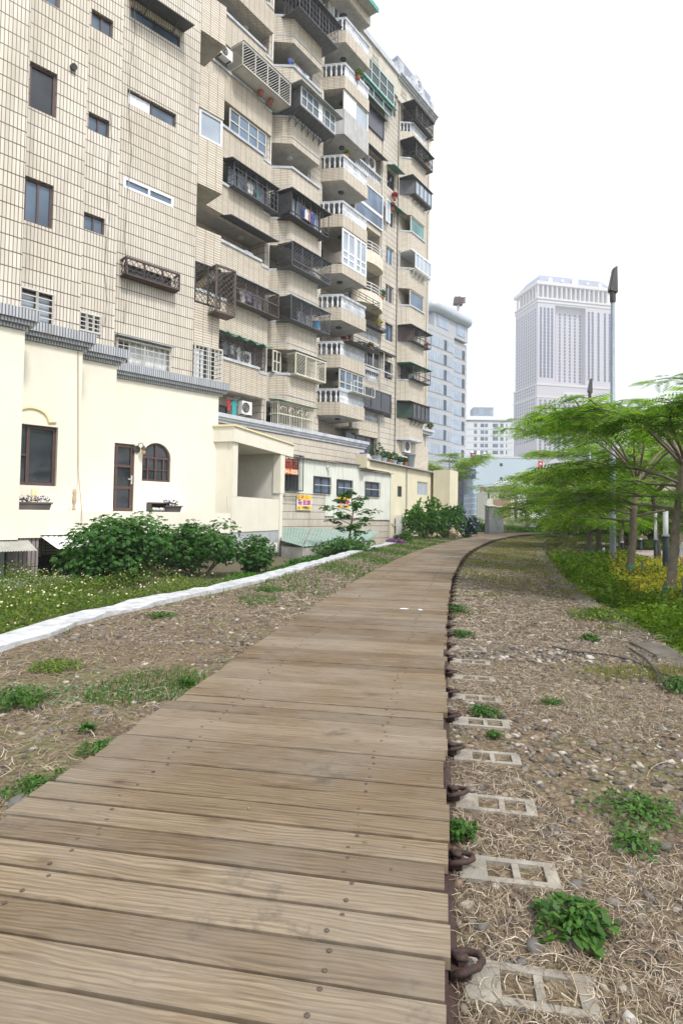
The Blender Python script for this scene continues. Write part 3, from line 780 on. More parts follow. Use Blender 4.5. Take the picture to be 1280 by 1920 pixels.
# top floor of C: plain slab, glazed room and the green edged roof
m = MB(); zt9 = F(9) - SO
m.fbox(BB, uc0 + .3, uc1 - .4, -1.2, .2, F(9) + .2, F(10) + .1); m.build('penthouse_wall', M('penthouse', (.45, .45, .42), .8), APT)
window(APT, BB, uc0 + .8, uc1 - .6, F(9) + .6, F(10) - .2, .21, 4, white_m, glass_b, .09)
rz = BB.z(700, 8, 2.0)
m = MB(); m.fbox(BB, uc0 - 1, BB.u(706, 10, 1.9), -3, 2.0, rz - .15, rz); m.build('roof_canopy', ceil_m, APT)
m = MB(); m.fbox(BB, uc0 - 1, BB.u(706, 10, 1.9) + .05, 2.002, 2.06, rz - .2, rz + .12); m.build('roof_edge', M('green_fascia', (.08, .34, .28), .5), APT)
# --- D
def Dz(k): return FD(k) + HI + .05, FD(k + 1) - .42
z0, z1 = Dz(1); window(APT, BB, ud0 + .1, ud1 + .75, z0 - .1, z1 - .05, .75, 3, bluedk_m, glass_d, .05, label='dark mesh screen box'); m = MB(); m.fbox(BB, ud0 + .1, ud1 + .75, .1, .74, z0 - .15, z0 - .1); m.fbox(BB, ud1 + .72, ud1 + .76, .17, .74, z0 - .1, z1 - .05); m.build('screen_floor', bluedk_m, APT)
z0, z1 = Dz(2); cage(APT, BB, ud0 + .1, ud1 + 1.1, .2, .8, z0 - .1, z1 - .05, alum_m, 'v', 1.2, .06, .03, 3); window(APT, BB, ud0 + .1, ud1, z0, z1, .1, 2, alum_m, glass_d, .06); awning(APT, BB, ud0, ud1 + 1.2, .15, .95, z1 + .05, .1, dark_aw)
z0, z1 = Dz(3); cage(APT, BB, ud0 + .1, ud1 + .2, .2, .6, z0, z0 + .2, dark_m, 'h', .2, .04, .03, 2, name='flower_rack', bottom=True)
z0, z1 = Dz(6); window(APT, BB, ud0 - .2, ud1 + .1, FD(6) + HI - .1, z1 + .1, .22, 1, white_m, glass_b, .1); window(APT, BB, ud0 - .2, ud1 + .1, FD(6) - .0, FD(6) + HI - .12, .22, 1, white_m, glass_b, .08)
window(APT, BB, ud1 + .15, ud1 + .75, FD(6) + .8, z1, .45, 1, white_m, glass_l, .08)
z0, z1 = Dz(7); awning(APT, BB, ud0 - .2, ud1 + .1, .1, .7, z1 + .02, .3, dark_aw)
z0, z1 = Dz(8); window(APT, BB, ud0 - .1, ud1 + .1, z0 - .1, z1 + .1, .2, 1, dark_m, M('violet_screen', (.10, .10, .13), .35, .1), .05); awning(APT, BB, ud0 - .2, ud1 + .2, .1, .5, z1 + .15, .2, dark_aw)
z0, z1 = Dz(9); gfr = M('turquoise_frame', (.40, .58, .54), .5)
window(APT, BB, ud0 - .2, ud1 + .6, z0 - .35, z1 - .1, .75, 4, gfr, glass_d, .09, transom=.5, label='turquoise edged glazed box, upper row'); awning(APT, BB, ud0 - .3, ud1 + .8, .1, .95, z0 - .4, .2, M('turq_awning', (.12, .42, .36), .5))
window(APT, BB, ud0 - .1, ud1 + .5, z0 - 1.35, z0 - .6, .7, 3, gfr, glass_d, .08)
# --- D and E tops: frieze, parapet, curved gable
zD = BB.z(700, 74, .3); zE = BB.z(745, 141, .3)
m = MB(); m.fbox(BB, ud0 - .3, ue0 - .55, -2.2, .3, FD(10) - .35, zD - .5); m.build('frieze_wall', M('frieze', (.56, .53, .46), .8, streak=.4), APT)
m = MB(); m.fbox(BB, ud0 - .35, ue0 - .5, -2.2, .45, zD - .5, zD - .28); m.fbox(BB, ud0 - .3, ue0 - .55, -2.2, .36, zD - .279, zD + .05); m.build('parapet', cap_plain, APT)
def scroll(u0, z0, s):
    m = MB(); f = .05
    m.fbox(BB, u0, u0 + 1.0 * s, .3, .33, z0, z0 + f); m.fbox(BB, u0, u0 + 1.0 * s, .3, .33, z0 + .75 * s, z0 + .75 * s + f)
    for x in (.15, .35, .6, .8): m.fbox(BB, u0 + x * s, u0 + x * s + f, .3, .335, z0 + .15 * s, z0 + .6 * s)
    m.fbox(BB, u0 + .15 * s, u0 + .85 * s, .3, .333, z0 + .35 * s, z0 + .35 * s + f)
    m.build('relief', M('relief', (.45, .42, .36), .8), APT)
for x in (ud0 + .1, ud0 + 1.5): scroll(x, zD - 1.55, 1.05)
m = MB(); m.fbox(BB, ue0 - .55, uend + .1, -2.2, .3, FD(10) - .5, zE - .25); m.build('frieze_wall', M('frieze2', (.56, .53, .46), .8, streak=.4), APT)
for i in range(4): scroll(ue0 - .2 + 1.5 * i, FD(10) + .1, 1.0)
m = MB()
for j, (o, za, zb) in enumerate(((.42, zE - .25, zE - .1), (.55, zE - .1, zE + .03), (.68, zE + .03, zE + .14))): m.fbox(BB, ue0 - .6, uend + .15, -2.2, o, za, zb - .002)
m.build('cornice', cap_plain, APT)
m = MB(); zc = zE + .14
um = (ue0 + uend) / 2; pts = [(ue0 + .2, 0)] + [(um - 1.9, .75)] + [(um + 1.0 * math.cos(t), .9 + 1.0 * math.sin(t)) for t in [math.pi - math.pi * i / 12 for i in range(13)]] + [(um + 1.9, .75), (uend - .2, 0)]
k = len(pts); m.add([P(u, .3, zc + z) for u, z in pts] + [P(u, -.1, zc + z) for u, z in pts], [list(range(k)), list(range(k, 2 * k))[::-1]] + [[i, (i + 1) % k, k + (i + 1) % k, k + i] for i in range(k)])
m.fbox(BB, ue0 - .4, ue0 + .3, -1, .3, zc, zc + 1.3); m.fbox(BB, uend - .5, uend, -1, .3, zc, zc + 1.1)
m.build('gable', cap_plain, APT)
m = MB(); m.tube([P(um + .45 * math.cos(t), .33, zc + 1.0 + .45 * math.sin(t)) for t in [2 * math.pi * i / 20 for i in range(21)]], .07, 6); m.tube([P(um + .2 * math.cos(t), .33, zc + 1.0 + .2 * math.sin(t)) for t in [2 * math.pi * i / 16 for i in range(17)]], .05, 6); m.build('medallion', balm, APT)
m = MB(); m.prism([(ue0 - .2, .0), (uend - .1, .0), (uend - .6, -2.5), (ue0 + .4, -2.5)], zc, zc + 1.9, BB)
m.build('attic_roof', M('slate', (.26, .28, .36), .6, .2), APT)
# --- base: long cornice, flat tiled wall below
uq = BB.u(690, 830, .95)
m = MB(); m.fbox(BB, ua0, uq - .15, -1.3, .75, -.6, 6.02); m.build('base_wall', tile_v, APT)
m = MB()
for o, za, zb in ((1.0, 6.3, 6.5), (.92, 6.18, 6.299), (.84, 6.03, 6.179)): m.fbox(BB, ua0, uq + (o - .9), -1.3, o, za, zb)
m.build('cornice', cap_plain, APT)
m = MB(); m.fbox(BB, ub0 + 1.5, ub1 + 1.5, -1.1, -.9, 6.5, 8.4); m.build('recess', room_m, APT)  # dark slab, the loggia's shade painted in as its colour
m = MB(); m.fbox(BB, uq - .4, ue0, -1.28, .15, -.6, 5.55); m.fbox(BB, ud0 + .9, ud1 + .28, -1.2, .12, 7.1, FD(1) - .42); m.build('base_wall', tile_h, APT)
m = MB(); m.fbox(BB, uq - .2, ud1 + 1.2, -.5, .5, 5.3, 5.65); m.build('ledge', cap_plain, APT)
window(APT, BB, ud0 - .3, ud1 + .2, 5.75, 7.2, -.2, 3, dark_m, glass_d, .06, label='wide dark ground window')
m = MB(); m.fbox(BB, ue0 + .06, uend - .01, -.019, .10, -.6, FD(1) - .62); m.build('base_wall', tile_h, APT)
m = MB(); zz = BB.z(795, 803, .4); m.fbox(BB, ue1 - .1, uend + .35, -.6, .5, zz - .2, zz); m.fbox(BB, ue1 + .02, uend + .2, -.6, .35, zz - .42, zz - .201); m.build('ledge', cap_plain, APT)
for x in (ue1 + .35, ue1 + .95):
    m = MB(); m.tube([P(x, .351 - .241, zz - .8), P(x, .14, zz - .8)], .2, 16); m.build('roundel', balm, APT)
m = MB(); m.fbox(BB, ue0 - 1.1, ue0 - .35, .15, .2, 3.6, 5.7); m.build('door', M('purple_door', (.13, .05, .09), .6), APT)
m = MB(); m.fbox(BB, ue0 - .4, ue0 + .3, .25, .3, 3.3, 5.5); m.build('mesh_door', alum_m, APT)

# pipes and loose cables down the walls
for u_, o_, r_, mt in ((ud1 + .18, .16, .05, alum_m), (ua1 + .6, .06, .045, alum_m), (ub1 + .1, .06, .04, concrete), (ud1 + 2.3, .21, .03, dark_m), (uend - .35, .03, .045, alum_m)):
    m = MB(); m.tube([BB.p(u_, o_, 5.7), BB.p(u_ + .02, o_, 16), BB.p(u_, o_, 34.2)], r_, 7); m.build('drain_pipe', mt, APT)
for u_, za, zb, q in ((S3.u(233), 8.0, 20, .3), (S2.u(196), 7.2, 14, .2)):
    m = MB(); m.tube([S3.p(u_ + .1 * math.sin(k * 2), .03, za + (zb - za) * k / 8) if u_ == S3.u(233) else S2.p(u_ + .06 * math.sin(k * 2), .03, za + (zb - za) * k / 8) for k in range(9)], .012, 5); m.build('cable', concrete, APT)
# ================================================================== CREAM GROUND-FLOOR HOUSE
CH = thing('cream_house', S3.p(0, 2, 0).lerp(S3.p(e3, 0, 0), 1.0), 'cream rendered ground floor house with brown door and arched window under the apartment block', 'house')
CO = .10
def cbox(fr, a, b, z0, z1, holes, name='wall'):
    m = MB(); holewall(m, fr, a, b, z0, z1, CO, holes)
    return m
ZT = ZC - .48
# window, arch niche and wall of S1
x0, z1 = S1.uz(33, 793, CO); x1, z0 = S1.uz(106, 912, CO)
W1 = (max(x0, segs[1][1] + .05), x1, z0, z1)
H1 = [W1 + (.22,)]
m = cbox(S0, segs[0][1], e0 + .1, .7, ZT, []); m.quad(S0.p(e0 + .1, CO, .7), S0.p(e0 + .1, -2, .7), S0.p(e0 + .1, -2, ZT), S0.p(e0 + .1, CO, ZT)); m.build('wall', stucco, CH)
m = cbox(S1, segs[1][1], e1 + .08, .7, ZT, H1); m.quad(S1.p(e1 + .08, CO, .7), S1.p(e1 + .08, -2, .7), S1.p(e1 + .08, -2, ZT), S1.p(e1 + .08, CO, ZT)); m.build('wall', stucco, CH)
m = cbox(S2, segs[2][1], e2 + .08, .7, ZT, []); m.quad(S2.p(e2 + .08, CO, .7), S2.p(e2 + .08, -2, .7), S2.p(e2 + .08, -2, ZT), S2.p(e2 + .08, CO, ZT)); m.build('wall', stucco, CH)
dx0, dz1 = S3.uz(208, 829, CO); dx1, dz0 = S3.uz(250, 959, CO)
ax0, az0 = S3.uz(266, 902, CO); ax1, az1 = S3.uz(321, 836, CO); az0 = (S3.z(266, 902, CO) + S3.z(321, 904, CO)) / 2
arad = (ax1 - ax0) / 2; acx = (ax0 + ax1) / 2; azs = az1 + .05 - arad
m = cbox(S3, segs[3][1], S3.u(411) - .0, .7, ZT, [(dx0, dx1, dz0, dz1, .14), (ax0, ax1, az0, azs + arad, .14)])
# fill the corners over the arch
n = 12
for s in (-1, 1):
    for i in range(n):
        t0 = math.pi / 2 * i / n; t1 = math.pi / 2 * (i + 1) / n
        pa = (acx + s * arad * math.cos(t0), azs + arad * math.sin(t0)); pb = (acx + s * arad * math.cos(t1), azs + arad * math.sin(t1))
        m.quad(S3.p(pa[0], CO, pa[1]), S3.p(pb[0], CO, pb[1]), S3.p(pb[0], CO, azs + arad), S3.p(pa[0], CO, azs + arad))
        m.quad(S3.p(pa[0], CO, pa[1]), S3.p(pb[0], CO, pb[1]), S3.p(pb[0], CO - .14, pb[1]), S3.p(pa[0], CO - .14, pa[1]))
m.build('wall', stucco, CH)
window(CH, S1, W1[0], W1[1], W1[2], W1[3], CO - .18, 1, brown_m, glass_d, .09, label='large brown framed window')
m = MB(); t = W1[0] + (W1[1] - W1[0]) * .3; m.fbox(S1, t - .04, t + .04, CO - .17, CO - .11, W1[2] + .05, W1[3] - .05); m.fbox(S1, W1[0] + .05, t - .041, CO - .17, CO - .12, (W1[2] + W1[3]) / 2 - .03, (W1[2] + W1[3]) / 2 + .03); m.build('mullion', brown_m, CH)
# arch moulding over the window
acu, _ = S1.uz(60, 793, CO); r_ = (W1[1] - W1[0]) * .42; zb = W1[3] + .12
m = MB(); m.tube([S1.p(acu + r_ * math.cos(t), CO, zb + r_ * .8 * math.sin(t)) for t in [math.pi - math.pi * i / 16 for i in range(17)]] + [S1.p(acu + r_ + .18, CO, zb + .03)], .06, 6); m.build('arch_moulding', stucco_edge, CH)
m = MB(); m.fbox(S1, acu + .05, acu + .2, CO - .01, CO + .04, 1.5, W1[2] - .1); m.build('pilaster', stucco_edge, CH)
# door
dr = window(CH, S3, dx0, dx1, dz0, dz1, CO - .12, 1, brown_m, glass_d, .12, label='brown door with nine dark glass panes', name='door', transom=(.35, .67))
m = MB(); t = dx0 + (dx1 - dx0) * .28; m.fbox(S3, t - .04, t + .04, CO - .11, CO - .055, dz0 + .12, dz1 - .12); m.build('mullion', brown_m, dr)
m = MB(); m.fbox(S3, dx1 - .10, dx1 - .05, CO - .05, CO - .02, dz0 + .95, dz0 + 1.25); m.bar(S3.p(dx1 - .08, CO, dz0 + 1.12), S3.p(dx1 - .22, CO, dz0 + 1.12), .03); m.build('handle', alum_m, dr)
# arched window
m = MB(); P3 = S3.p; o = CO - .13
arc = [(acx + arad * math.cos(t), azs + arad * math.sin(t)) for t in [math.pi * i / 20 for i in range(21)]]
gl = MB(); pts = [P3(ax1, o, az0)] + [P3(u, o, z) for u, z in arc] + [P3(ax0, o, az0)]; gl.add(pts, [list(range(len(pts)))])
m.tube([P3(ax0 + .03, o + .03, az0)] + [P3(acx + (arad - .03) * math.cos(t), o + .03, azs + (arad - .03) * math.sin(t)) for t in [math.pi - math.pi * i / 20 for i in range(21)]] + [P3(ax1 - .03, o + .03, az0)], .04, 6)
m.fbox(S3, ax0, ax1, o + .002, o + .07, az0, az0 + .07); m.fbox(S3, ax0, ax1, o + .002, o + .06, azs - .03, azs + .04); m.fbox(S3, acx - .035, acx + .035, o + .003, o + .065, az0 + .07, azs + arad - .05)
for s in (-.55, .55): m.fbox(S3, acx + s * arad - .03, acx + s * arad + .03, o + .004, o + .068, az0 + .07, azs - .03)
m.fbox(S3, ax0 + .03, ax1 - .03, o + .005, o + .05, (az0 + azs) / 2 - .02, (az0 + azs) / 2 + .02)
aw_ = m.build('window', brown_m, CH); tag(aw_, 'arched brown window with small panes'); gl.build('pane', glass_d, aw_)
# terrace ledge with the yard gap under it
TF = Fr(-23.35, 0, A45); t0 = TF.u(-60, 960); t1 = TF.u(72, 980); t2 = TF.u(432, 960)
m = MB(); m.fbox(TF, t0, t1, -2.0, .22, .74, 1.46); m.build('terrace', stucco, CH)
m = MB(); m.fbox(TF, t1 + .002, t2, -5, .0, .80, 1.455); m.build('terrace', stucco, CH)
m = MB(); m.fbox(TF, t0, t1 + 1.2, -.05, .24, .66, .735); m.build('terrace_edge', stucco_edge, CH) if False else None
m = MB(); m.fbox(TF, t1 + .3, t2, -.45, -.1, -1.2, -.0); m.build('block_wall', concrete, CH) if False else None
m = MB(); m.fbox(TF, t0, t2, -4.6, -4.5, -1.2, .79); m.build('yard_wall', room_m, CH)  # coloured dark to stand in for the shade under the terrace
m = MB(); m.fbox(TF, t1 - .55, t1 - .02, -.9, .15, -1.2, .735); m.build('column', tilemat('grey_tile', .1, .45, (.33, .29, .30), (.28, .25, .26), (.08, .07, .07), .014), CH)
m = MB(); m.fbox(TF, t0, t1 - .6, -.8, -.6, -1.2, .73); m.build('roller_door', M('grey_door', (.42, .47, .50), .6, .1, 1), CH)
def corrugated(mb, A, B, C, Dd, n, amp):
    """corrugated sheet over quad A-B (ridge end to end) C-D, n ridges along A->B"""
    A, B, C, Dd = map(Vector, (A, B, C, Dd)); nn = (B - A).cross(Dd - A).normalized(); k = n * 2
    for i in range(k):
        t0_ = i / k; t1_ = (i + 1) / k; h0 = amp * (i % 2); h1 = amp * ((i + 1) % 2)
        mb.quad(A.lerp(B, t0_) + nn * h0, A.lerp(B, t1_) + nn * h1, Dd.lerp(C, t1_) + nn * h1, Dd.lerp(C, t0_) + nn * h0)
m = MB(); corrugated(m, TF.p(t0, .2, .70), TF.p(t1 - .3, .2, .70), TF.p(t1 - .3, .95, .47), TF.p(t0, .95, .47), 22, .03); a1 = m.build('awning', M('fibre_sheet', (.40, .40, .36), .7, .2, 3, dirt=(.3, .27, .22)), CH)
m = MB(); corrugated(m, TF.p(t1 + .05, .0, .78), TF.p(t1 + 2.4, .0, .78), TF.p(t1 + 2.6, .9, .35), TF.p(t1 + .2, .8, .5), 16, .03); m.build('awning', plastic_w, CH)
# low garden wall in front of the yard
LW = Fr(-21.9, 0, A45); la = LW.u(-60, 1100); lb = LW.u(150, 1080)
lw = MB(); lw.fbox(LW, la, lb, -.35, 0, -1.3, -.22); tag(lw.build('low_wall', concrete), 'low rough concrete wall before the cream house, behind the white flowers', 'wall')
# cable down the wall
cb = MB(); pts = [S1.p(S1.u(147, y, CO + .03) , CO + .03, S1.z(147, y, CO + .03)) for y in (650, 720, 800, 880)] + [S1.p(S1.u(152, 960, CO + .5), CO + .55, 1.5), S1.p(S1.u(155, 985, CO + .9), CO + .9, 1.0)]
cb.tube(pts, .012, 5); tag(cb.build('cable', M('tan_cable', (.35, .28, .2), .7)), 'thin brown cable hanging down the cream wall left of the door', 'cable')
# wall lamp
lu, lz = S3.uz(262, 843, CO); wl = thing('wall_lamp', S3.p(lu, CO, lz - .2), 'black lantern wall lamp beside the arched window', 'wall lamp')
m = MB(); m.tube([S3.p(lu - .12, CO + .003, lz), S3.p(lu - .12, CO + .05, lz)], .13, 14); m.build('base_plate', dark_m, wl)
m = MB(); m.tube([S3.p(lu - .12, CO + .05, lz), S3.p(lu - .1, CO + .15, lz + .18), S3.p(lu - .02, CO + .2, lz + .22), S3.p(lu + .05, CO + .2, lz + .12)], .015, 6); m.build('arm', dark_m, wl)
c = S3.p(lu + .05, CO + .2, lz); m = MB(); m.lathe(c, [(.11, 0), (.09, .03), (.02, .13)], 12); m.build('shade', dark_m, wl)
m = MB(); m.lathe(c, [(.05, -.16), (.07, -.12), (.06, -.01)], 12); m.build('lantern', M('amber_glass', (.45, .30, .10), .3), wl)
# ledge objects
def planter(fr, px, py, wd, label, name='flower_box'):
    u, z = fr.uz(px, py, -.15); t = thing(name, fr.p(u, -.15, 1.462), label, 'flower box', 'flower boxes on the terrace ledge')
    m = MB(); P = fr.p; h = .2
    m.hexa([P(u - wd / 2 + .04, -.04, 1.462), P(u + wd / 2 - .04, -.04, 1.462), P(u + wd / 2 - .04, -.26, 1.462), P(u - wd / 2 + .04, -.26, 1.462),
            P(u - wd / 2, 0, 1.462 + h), P(u + wd / 2, 0, 1.462 + h), P(u + wd / 2, -.3, 1.462 + h), P(u - wd / 2, -.3, 1.462 + h)])
    m.fbox(fr, u - wd / 2 - .02, u + wd / 2 + .02, -.31, .015, 1.462 + h - .04, 1.462 + h + .004)
    m.build('trough', M('brown_plastic', (.10, .085, .085), .6), t)
    V = []; Fq = []
    r = np.random.default_rng(int(px))
    for i in range(160):
        c = np.array(P(u + r.uniform(-wd / 2 + .04, wd / 2 - .04), r.uniform(-.27, -.03), 1.462 + h + r.uniform(-.02, .12)))
        a = r.normal(size=3); a /= np.linalg.norm(a); b = np.cross(a, [0.1, .3, .9]); b /= np.linalg.norm(b)
        s = .035; k = len(V); V += [c - a * s, c + b * s * .6, c + a * s, c - b * s * .6]; Fq.append([k, k + 1, k + 2, k + 3])
    o0 = np.array(wloc(t))
    V = np.array(V) - o0
    npmesh('leaves', V[:240], np.arange(240).reshape(-1, 4), leaf_dk, t); npmesh('flowers', V[240:] + np.array([0, 0, .05]), np.arange(len(V) - 240).reshape(-1, 4), violet_m, t)
    return t
leaf_dk = leafmat('leaf_dark', (.012, .05, .014), (.045, .13, .03)); violet_m = M('violet_petal', (.27, .22, .55), .7, .3, 30)
pl = planter(TF, 62, 950, .85, 'brown trough of violet flowers under the large brown window')
m = MB(); u = TF.u(42, 955, -.1); m.tube([TF.p(u + .14 * math.cos(t), -.1, 1.62 + .12 * math.sin(t)) for t in [math.pi * i / 8 for i in range(9)]], .025, 6); m.build('handle', M('handle_brown', (.1, .07, .06), .6), pl)
planter(TF, 322, 952, .55, 'brown trough of violet flowers right of the black crate')
u = TF.u(296, 955, -.15); t = thing('crate', TF.p(u, -.15, 1.462), 'open black crate of white stones on the ledge below the arched window', 'crate')
m = MB(); 
for a_, b_, c_, d_, e_, f_ in ((u - .3, u + .45, -.3, -.28, 1.462, 1.72), (u - .3, u + .5, -.3, 0, 1.722, 1.75), (u - .3, u - .27, -.279, -.0, 1.462, 1.72), (u - .27, u + .45, -.279, 0, 1.462, 1.475)): m.fbox(TF, a_, b_, c_, d_, e_, f_)
m.build('box', dark_m, t)
for i in range(6):
    m = MB(); c = TF.p(u - .15 + .12 * i, -.1 - .05 * (i % 2), 1.475); m.lathe(c, [(.03, 0), (.075, .04), (.07, .09), (.03, .12)], 7); m.build('stone', M('white_stone', (.7, .68, .64), .8, .2, 20) if i == 0 else bpy.data.materials['white_stone'], t, smooth=True)
u = TF.u(139, 950, -.15); m = MB(); m.lathe(TF.p(u, -.15, 1.462), [(.05, 0), (.04, .1), (.03, .12), (.05, .22), (.06, .3), (.04, .42), (.055, .5), (.03, .6)], 8)
tag(m.build('garden_ornament', M('ornament', (.55, .42, .28), .6, .5, 20), smooth=True), 'slim pale patterned ornament standing on the ledge left of the door', 'ornament')

# ================================================================== PORCH (part of the cream house)
PA = R(16.7); PF = Fr(-4.14, 22.43, PA); PL = 6.2
ztop = 4.80; zbot = 4.22
m = MB(); m.fbox(PF, -.02, PL, -2.6, .0, zbot, ztop); m.build('porch_roof', stucco, CH)
m = MB(); m.fbox(PF, -.08, PL + .06, -2.65, .06, ztop + .001, ztop + .07); m.build('porch_roof_edge', stucco_edge, CH)
m = MB(); m.fbox(PF, .12, .5, -.42, -.08, 2.1, zbot - .002); m.build('post', stucco, CH)
zs_ = 2.12; pe = PF.u(523, 950, -.1); 
m = MB(); m.fbox(PF, .12, pe - .02, -.32, -.09, .72, zs_); m.fbox(PF, .10, .9, -3, -.33, .72, zbot - .002); m.build('porch_wall', stucco, CH)
m = MB(); m.fbox(PF, .1, pe - .02, -.35, -.12, -.6, .718); m.build('block_base', M('breeze_block', (.42, .43, .45), .9, .15, 4, bmp=.5), CH)
m = MB(); m.fbox(PF, pe, pe + .25, -2.6, -.08, -.6, zbot - .002); m.build('porch_end_wall', M('grey_stucco', (.62, .60, .54), .9, .06, 4, bmp=.5, bscale=20), CH)
m = MB(); m.fbox(PF, pe + .001, pe + .29, -.079, -.04, -.6, 2.4); m.fbox(PF, pe - .05, pe + .45, -.4, -.03, 2.41, zbot - .003); m.build('post', stucco, CH)
acunit(PF, PF.u(457, 1007, .1), .05, -.25, .8, .5, .3, 'white air conditioner on the ground before the block base of the porch', 'air conditioners on the ground')
acunit(PF, PF.u(505, 1015, .1), .05, -.25, .7, .45, .3, 'small white air conditioner at the far corner of the porch', 'air conditioners on the ground')

# ================================================================== METAL-CLAD ANNEX
clad_m = M('white_cladding', (.66, .68, .62), .5, .08, 1.5, streak=.45)
KF = Fr(D(545, 900, 31.2).x, 31.2, R(36)); ku = lambda px, y=900: KF.u(px, y)
K = thing('metal_annex', KF.p(0, 0, -.2), 'annex clad in white corrugated metal with three barred windows', 'annex')
kend = ku(731); k0 = ku(556); k1 = ku(628, 870); k2 = ku(676, 880)
z1a = KF.z(560, 859); z2a = KF.z(640, 868); z3a = KF.z(690, 884); zlow = KF.z(640, 968)
kw = [((587, 893), (617, 926)), ((631, 899), (658, 930)), ((683, 903), (709, 932))]
def cladding(a, b, z0, z1, holes, name='cladding'):
    m = MB(); n = max(1, int((b - a) / .17)); P = KF.p
    for i in range(n * 2):
        x0 = a + (b - a) * i / (2 * n); x1 = a + (b - a) * (i + 1) / (2 * n); h0 = .045 * (i % 2); h1 = .045 * ((i + 1) % 2)
        xc = (x0 + x1) / 2; segz = [(z0, z1)]
        for (ha, hb, hc, hd) in holes:
            if ha < xc < hb:
                segz = [(z0, hc), (hd, z1)]
        for (p, q) in segz:
            if q > p: m.quad(P(x0, h0, p), P(x1, h1, p), P(x1, h1, q), P(x0, h0, q))
    return m.build(name, clad_m, K)
hs = []
for tl, br in kw:
    a, zt = KF.uz(*tl); b, zb = KF.uz(*br); hs.append((a, b, zb, zt))
cladding(k0, ku(609, 960), KF.z(580, 926), z1a, [hs[0]]); cladding(ku(609, 960) + .001, k1, zlow, z1a, [hs[0]])
cladding(k1 + .001, k2, zlow - .1, z2a, [hs[1]]); cladding(k2 + .001, kend, zlow - .2, z3a, [hs[2]])
m = MB(); m.fbox(KF, -1.6, kend - .01, -2.5, -.06, -.6, z3a - .25); m.build('annex_mass', tile_v, K)
m = MB(); m.fbox(KF, k0 + .1, k1, -2.5, -.05, z3a - .24, z1a - .01); m.fbox(KF, k1 + .01, k2, -2.5, -.05, z3a - .24, z2a - .01); m.build('annex_mass', clad_m, K)
m = MB(); m.fbox(KF, -1.6, ku(608, 960), -.059, .02, -.6, KF.z(580, 927)); m.build('tiled_wall', tile_v, K)
m = MB(); m.fbox(KF, kend, kend + .05, -2.5, .05, -.4, z3a); m.build('end_wall', clad_m, K)
for j, (a, b, c, d) in enumerate(hs):
    wo = window(K, KF, a, b, c, d, -.03, 2, dark_m, glass_b, .06)
    cage(wo, KF, a, b, .03, .1, c, d, dark_m, 'v', .12, .04, .02, 1, name='bars', sides=False)
    m = MB(); m.fbox(KF, a, b, .1, .12, (c + d) / 2 - .02, (c + d) / 2 + .02); m.build('crossbar', alum_m, wo)
for a, b, z in ((k0 - .8, k1 + .05, z1a), (k1 - .05, k2 + .05, z2a), (k2 - .1, kend + .1, z3a)):
    m = MB(); m.hexa([KF.p(a, .22, z), KF.p(b, .22, z), KF.p(b, -1.2, z + .15), KF.p(a, -1.2, z + .15), KF.p(a, .22, z + .05), KF.p(b, .22, z + .05), KF.p(b, -1.2, z + .2), KF.p(a, -1.2, z + .2)])
    m.build('roof_edge', M('rusted_edge', (.30, .28, .25), .8, .4, 3, dirt=(.2, .09, .04)) if a < k1 - .5 else bpy.data.materials['rusted_edge'], K)
# barred window behind the banner
a, zt = KF.uz(531, 888); b, zb = KF.uz(557, 919)
wo = window(K, KF, a, b, zb, zt + .8, .03, 2, dark_m, glass_d, .05); cage(wo, KF, a, b, .04, .4, zb - .05, zt + 1.0, dark_m, 'v', .13, .05, .022, 2, name='bars')
# lettering helper -------------------------------------------------
def text_part(s, fr, u, o, z, size, mat, parent, name='lettering', space=1.0, align='CENTER', sx=1.0, bold=0.0):
    cu = bpy.data.curves.new(name, 'FONT'); cu.body = s; cu.size = size; cu.align_x = align; cu.align_y = 'CENTER'; cu.space_line = space; cu.extrude = .004; cu.offset = bold
    tmp = bpy.data.objects.new('tmp', cu); COL.objects.link(tmp)
    dg = bpy.context.evaluated_depsgraph_get(); me = bpy.data.meshes.new_from_object(tmp.evaluated_get(dg))
    bpy.data.objects.remove(tmp)
    me.materials.clear(); me.materials.append(mat); me.name = name
    o_ = bpy.data.objects.new(name, me); COL.objects.link(o_)
    X = fr.d; Z = Vector((0, 0, 1)); Y = Z
    Nn = fr.n
    mtx = Matrix.Identity(4); p = fr.p(u, o, z) - wloc(parent)
    for i in range(3): mtx[i][0] = X[i] * sx; mtx[i][1] = Z[i]; mtx[i][2] = Nn[i]; mtx[i][3] = p[i]
    o_.parent = parent; o_.matrix_local = mtx
    return o_
paint = lambda n, c: M(n, c, .55, .04)
orange_p = paint('banner_orange', (.78, .13, .05)); black_p = paint('ink_black', (.02, .02, .02)); cream_p = paint('ink_cream', (.80, .74, .5)); yellow_p = paint('sign_yellow', (.85, .55, .04))
magenta_p = paint('ink_magenta', (.45, .02, .12)); white_p = paint('sign_white', (.75, .76, .80)); blue_p = paint('sign_blue', (.03, .035, .30)); red_p = paint('sign_red', (.60, .04, .03)); sign_dr = paint('sign_dark_red', (.22, .03, .10))
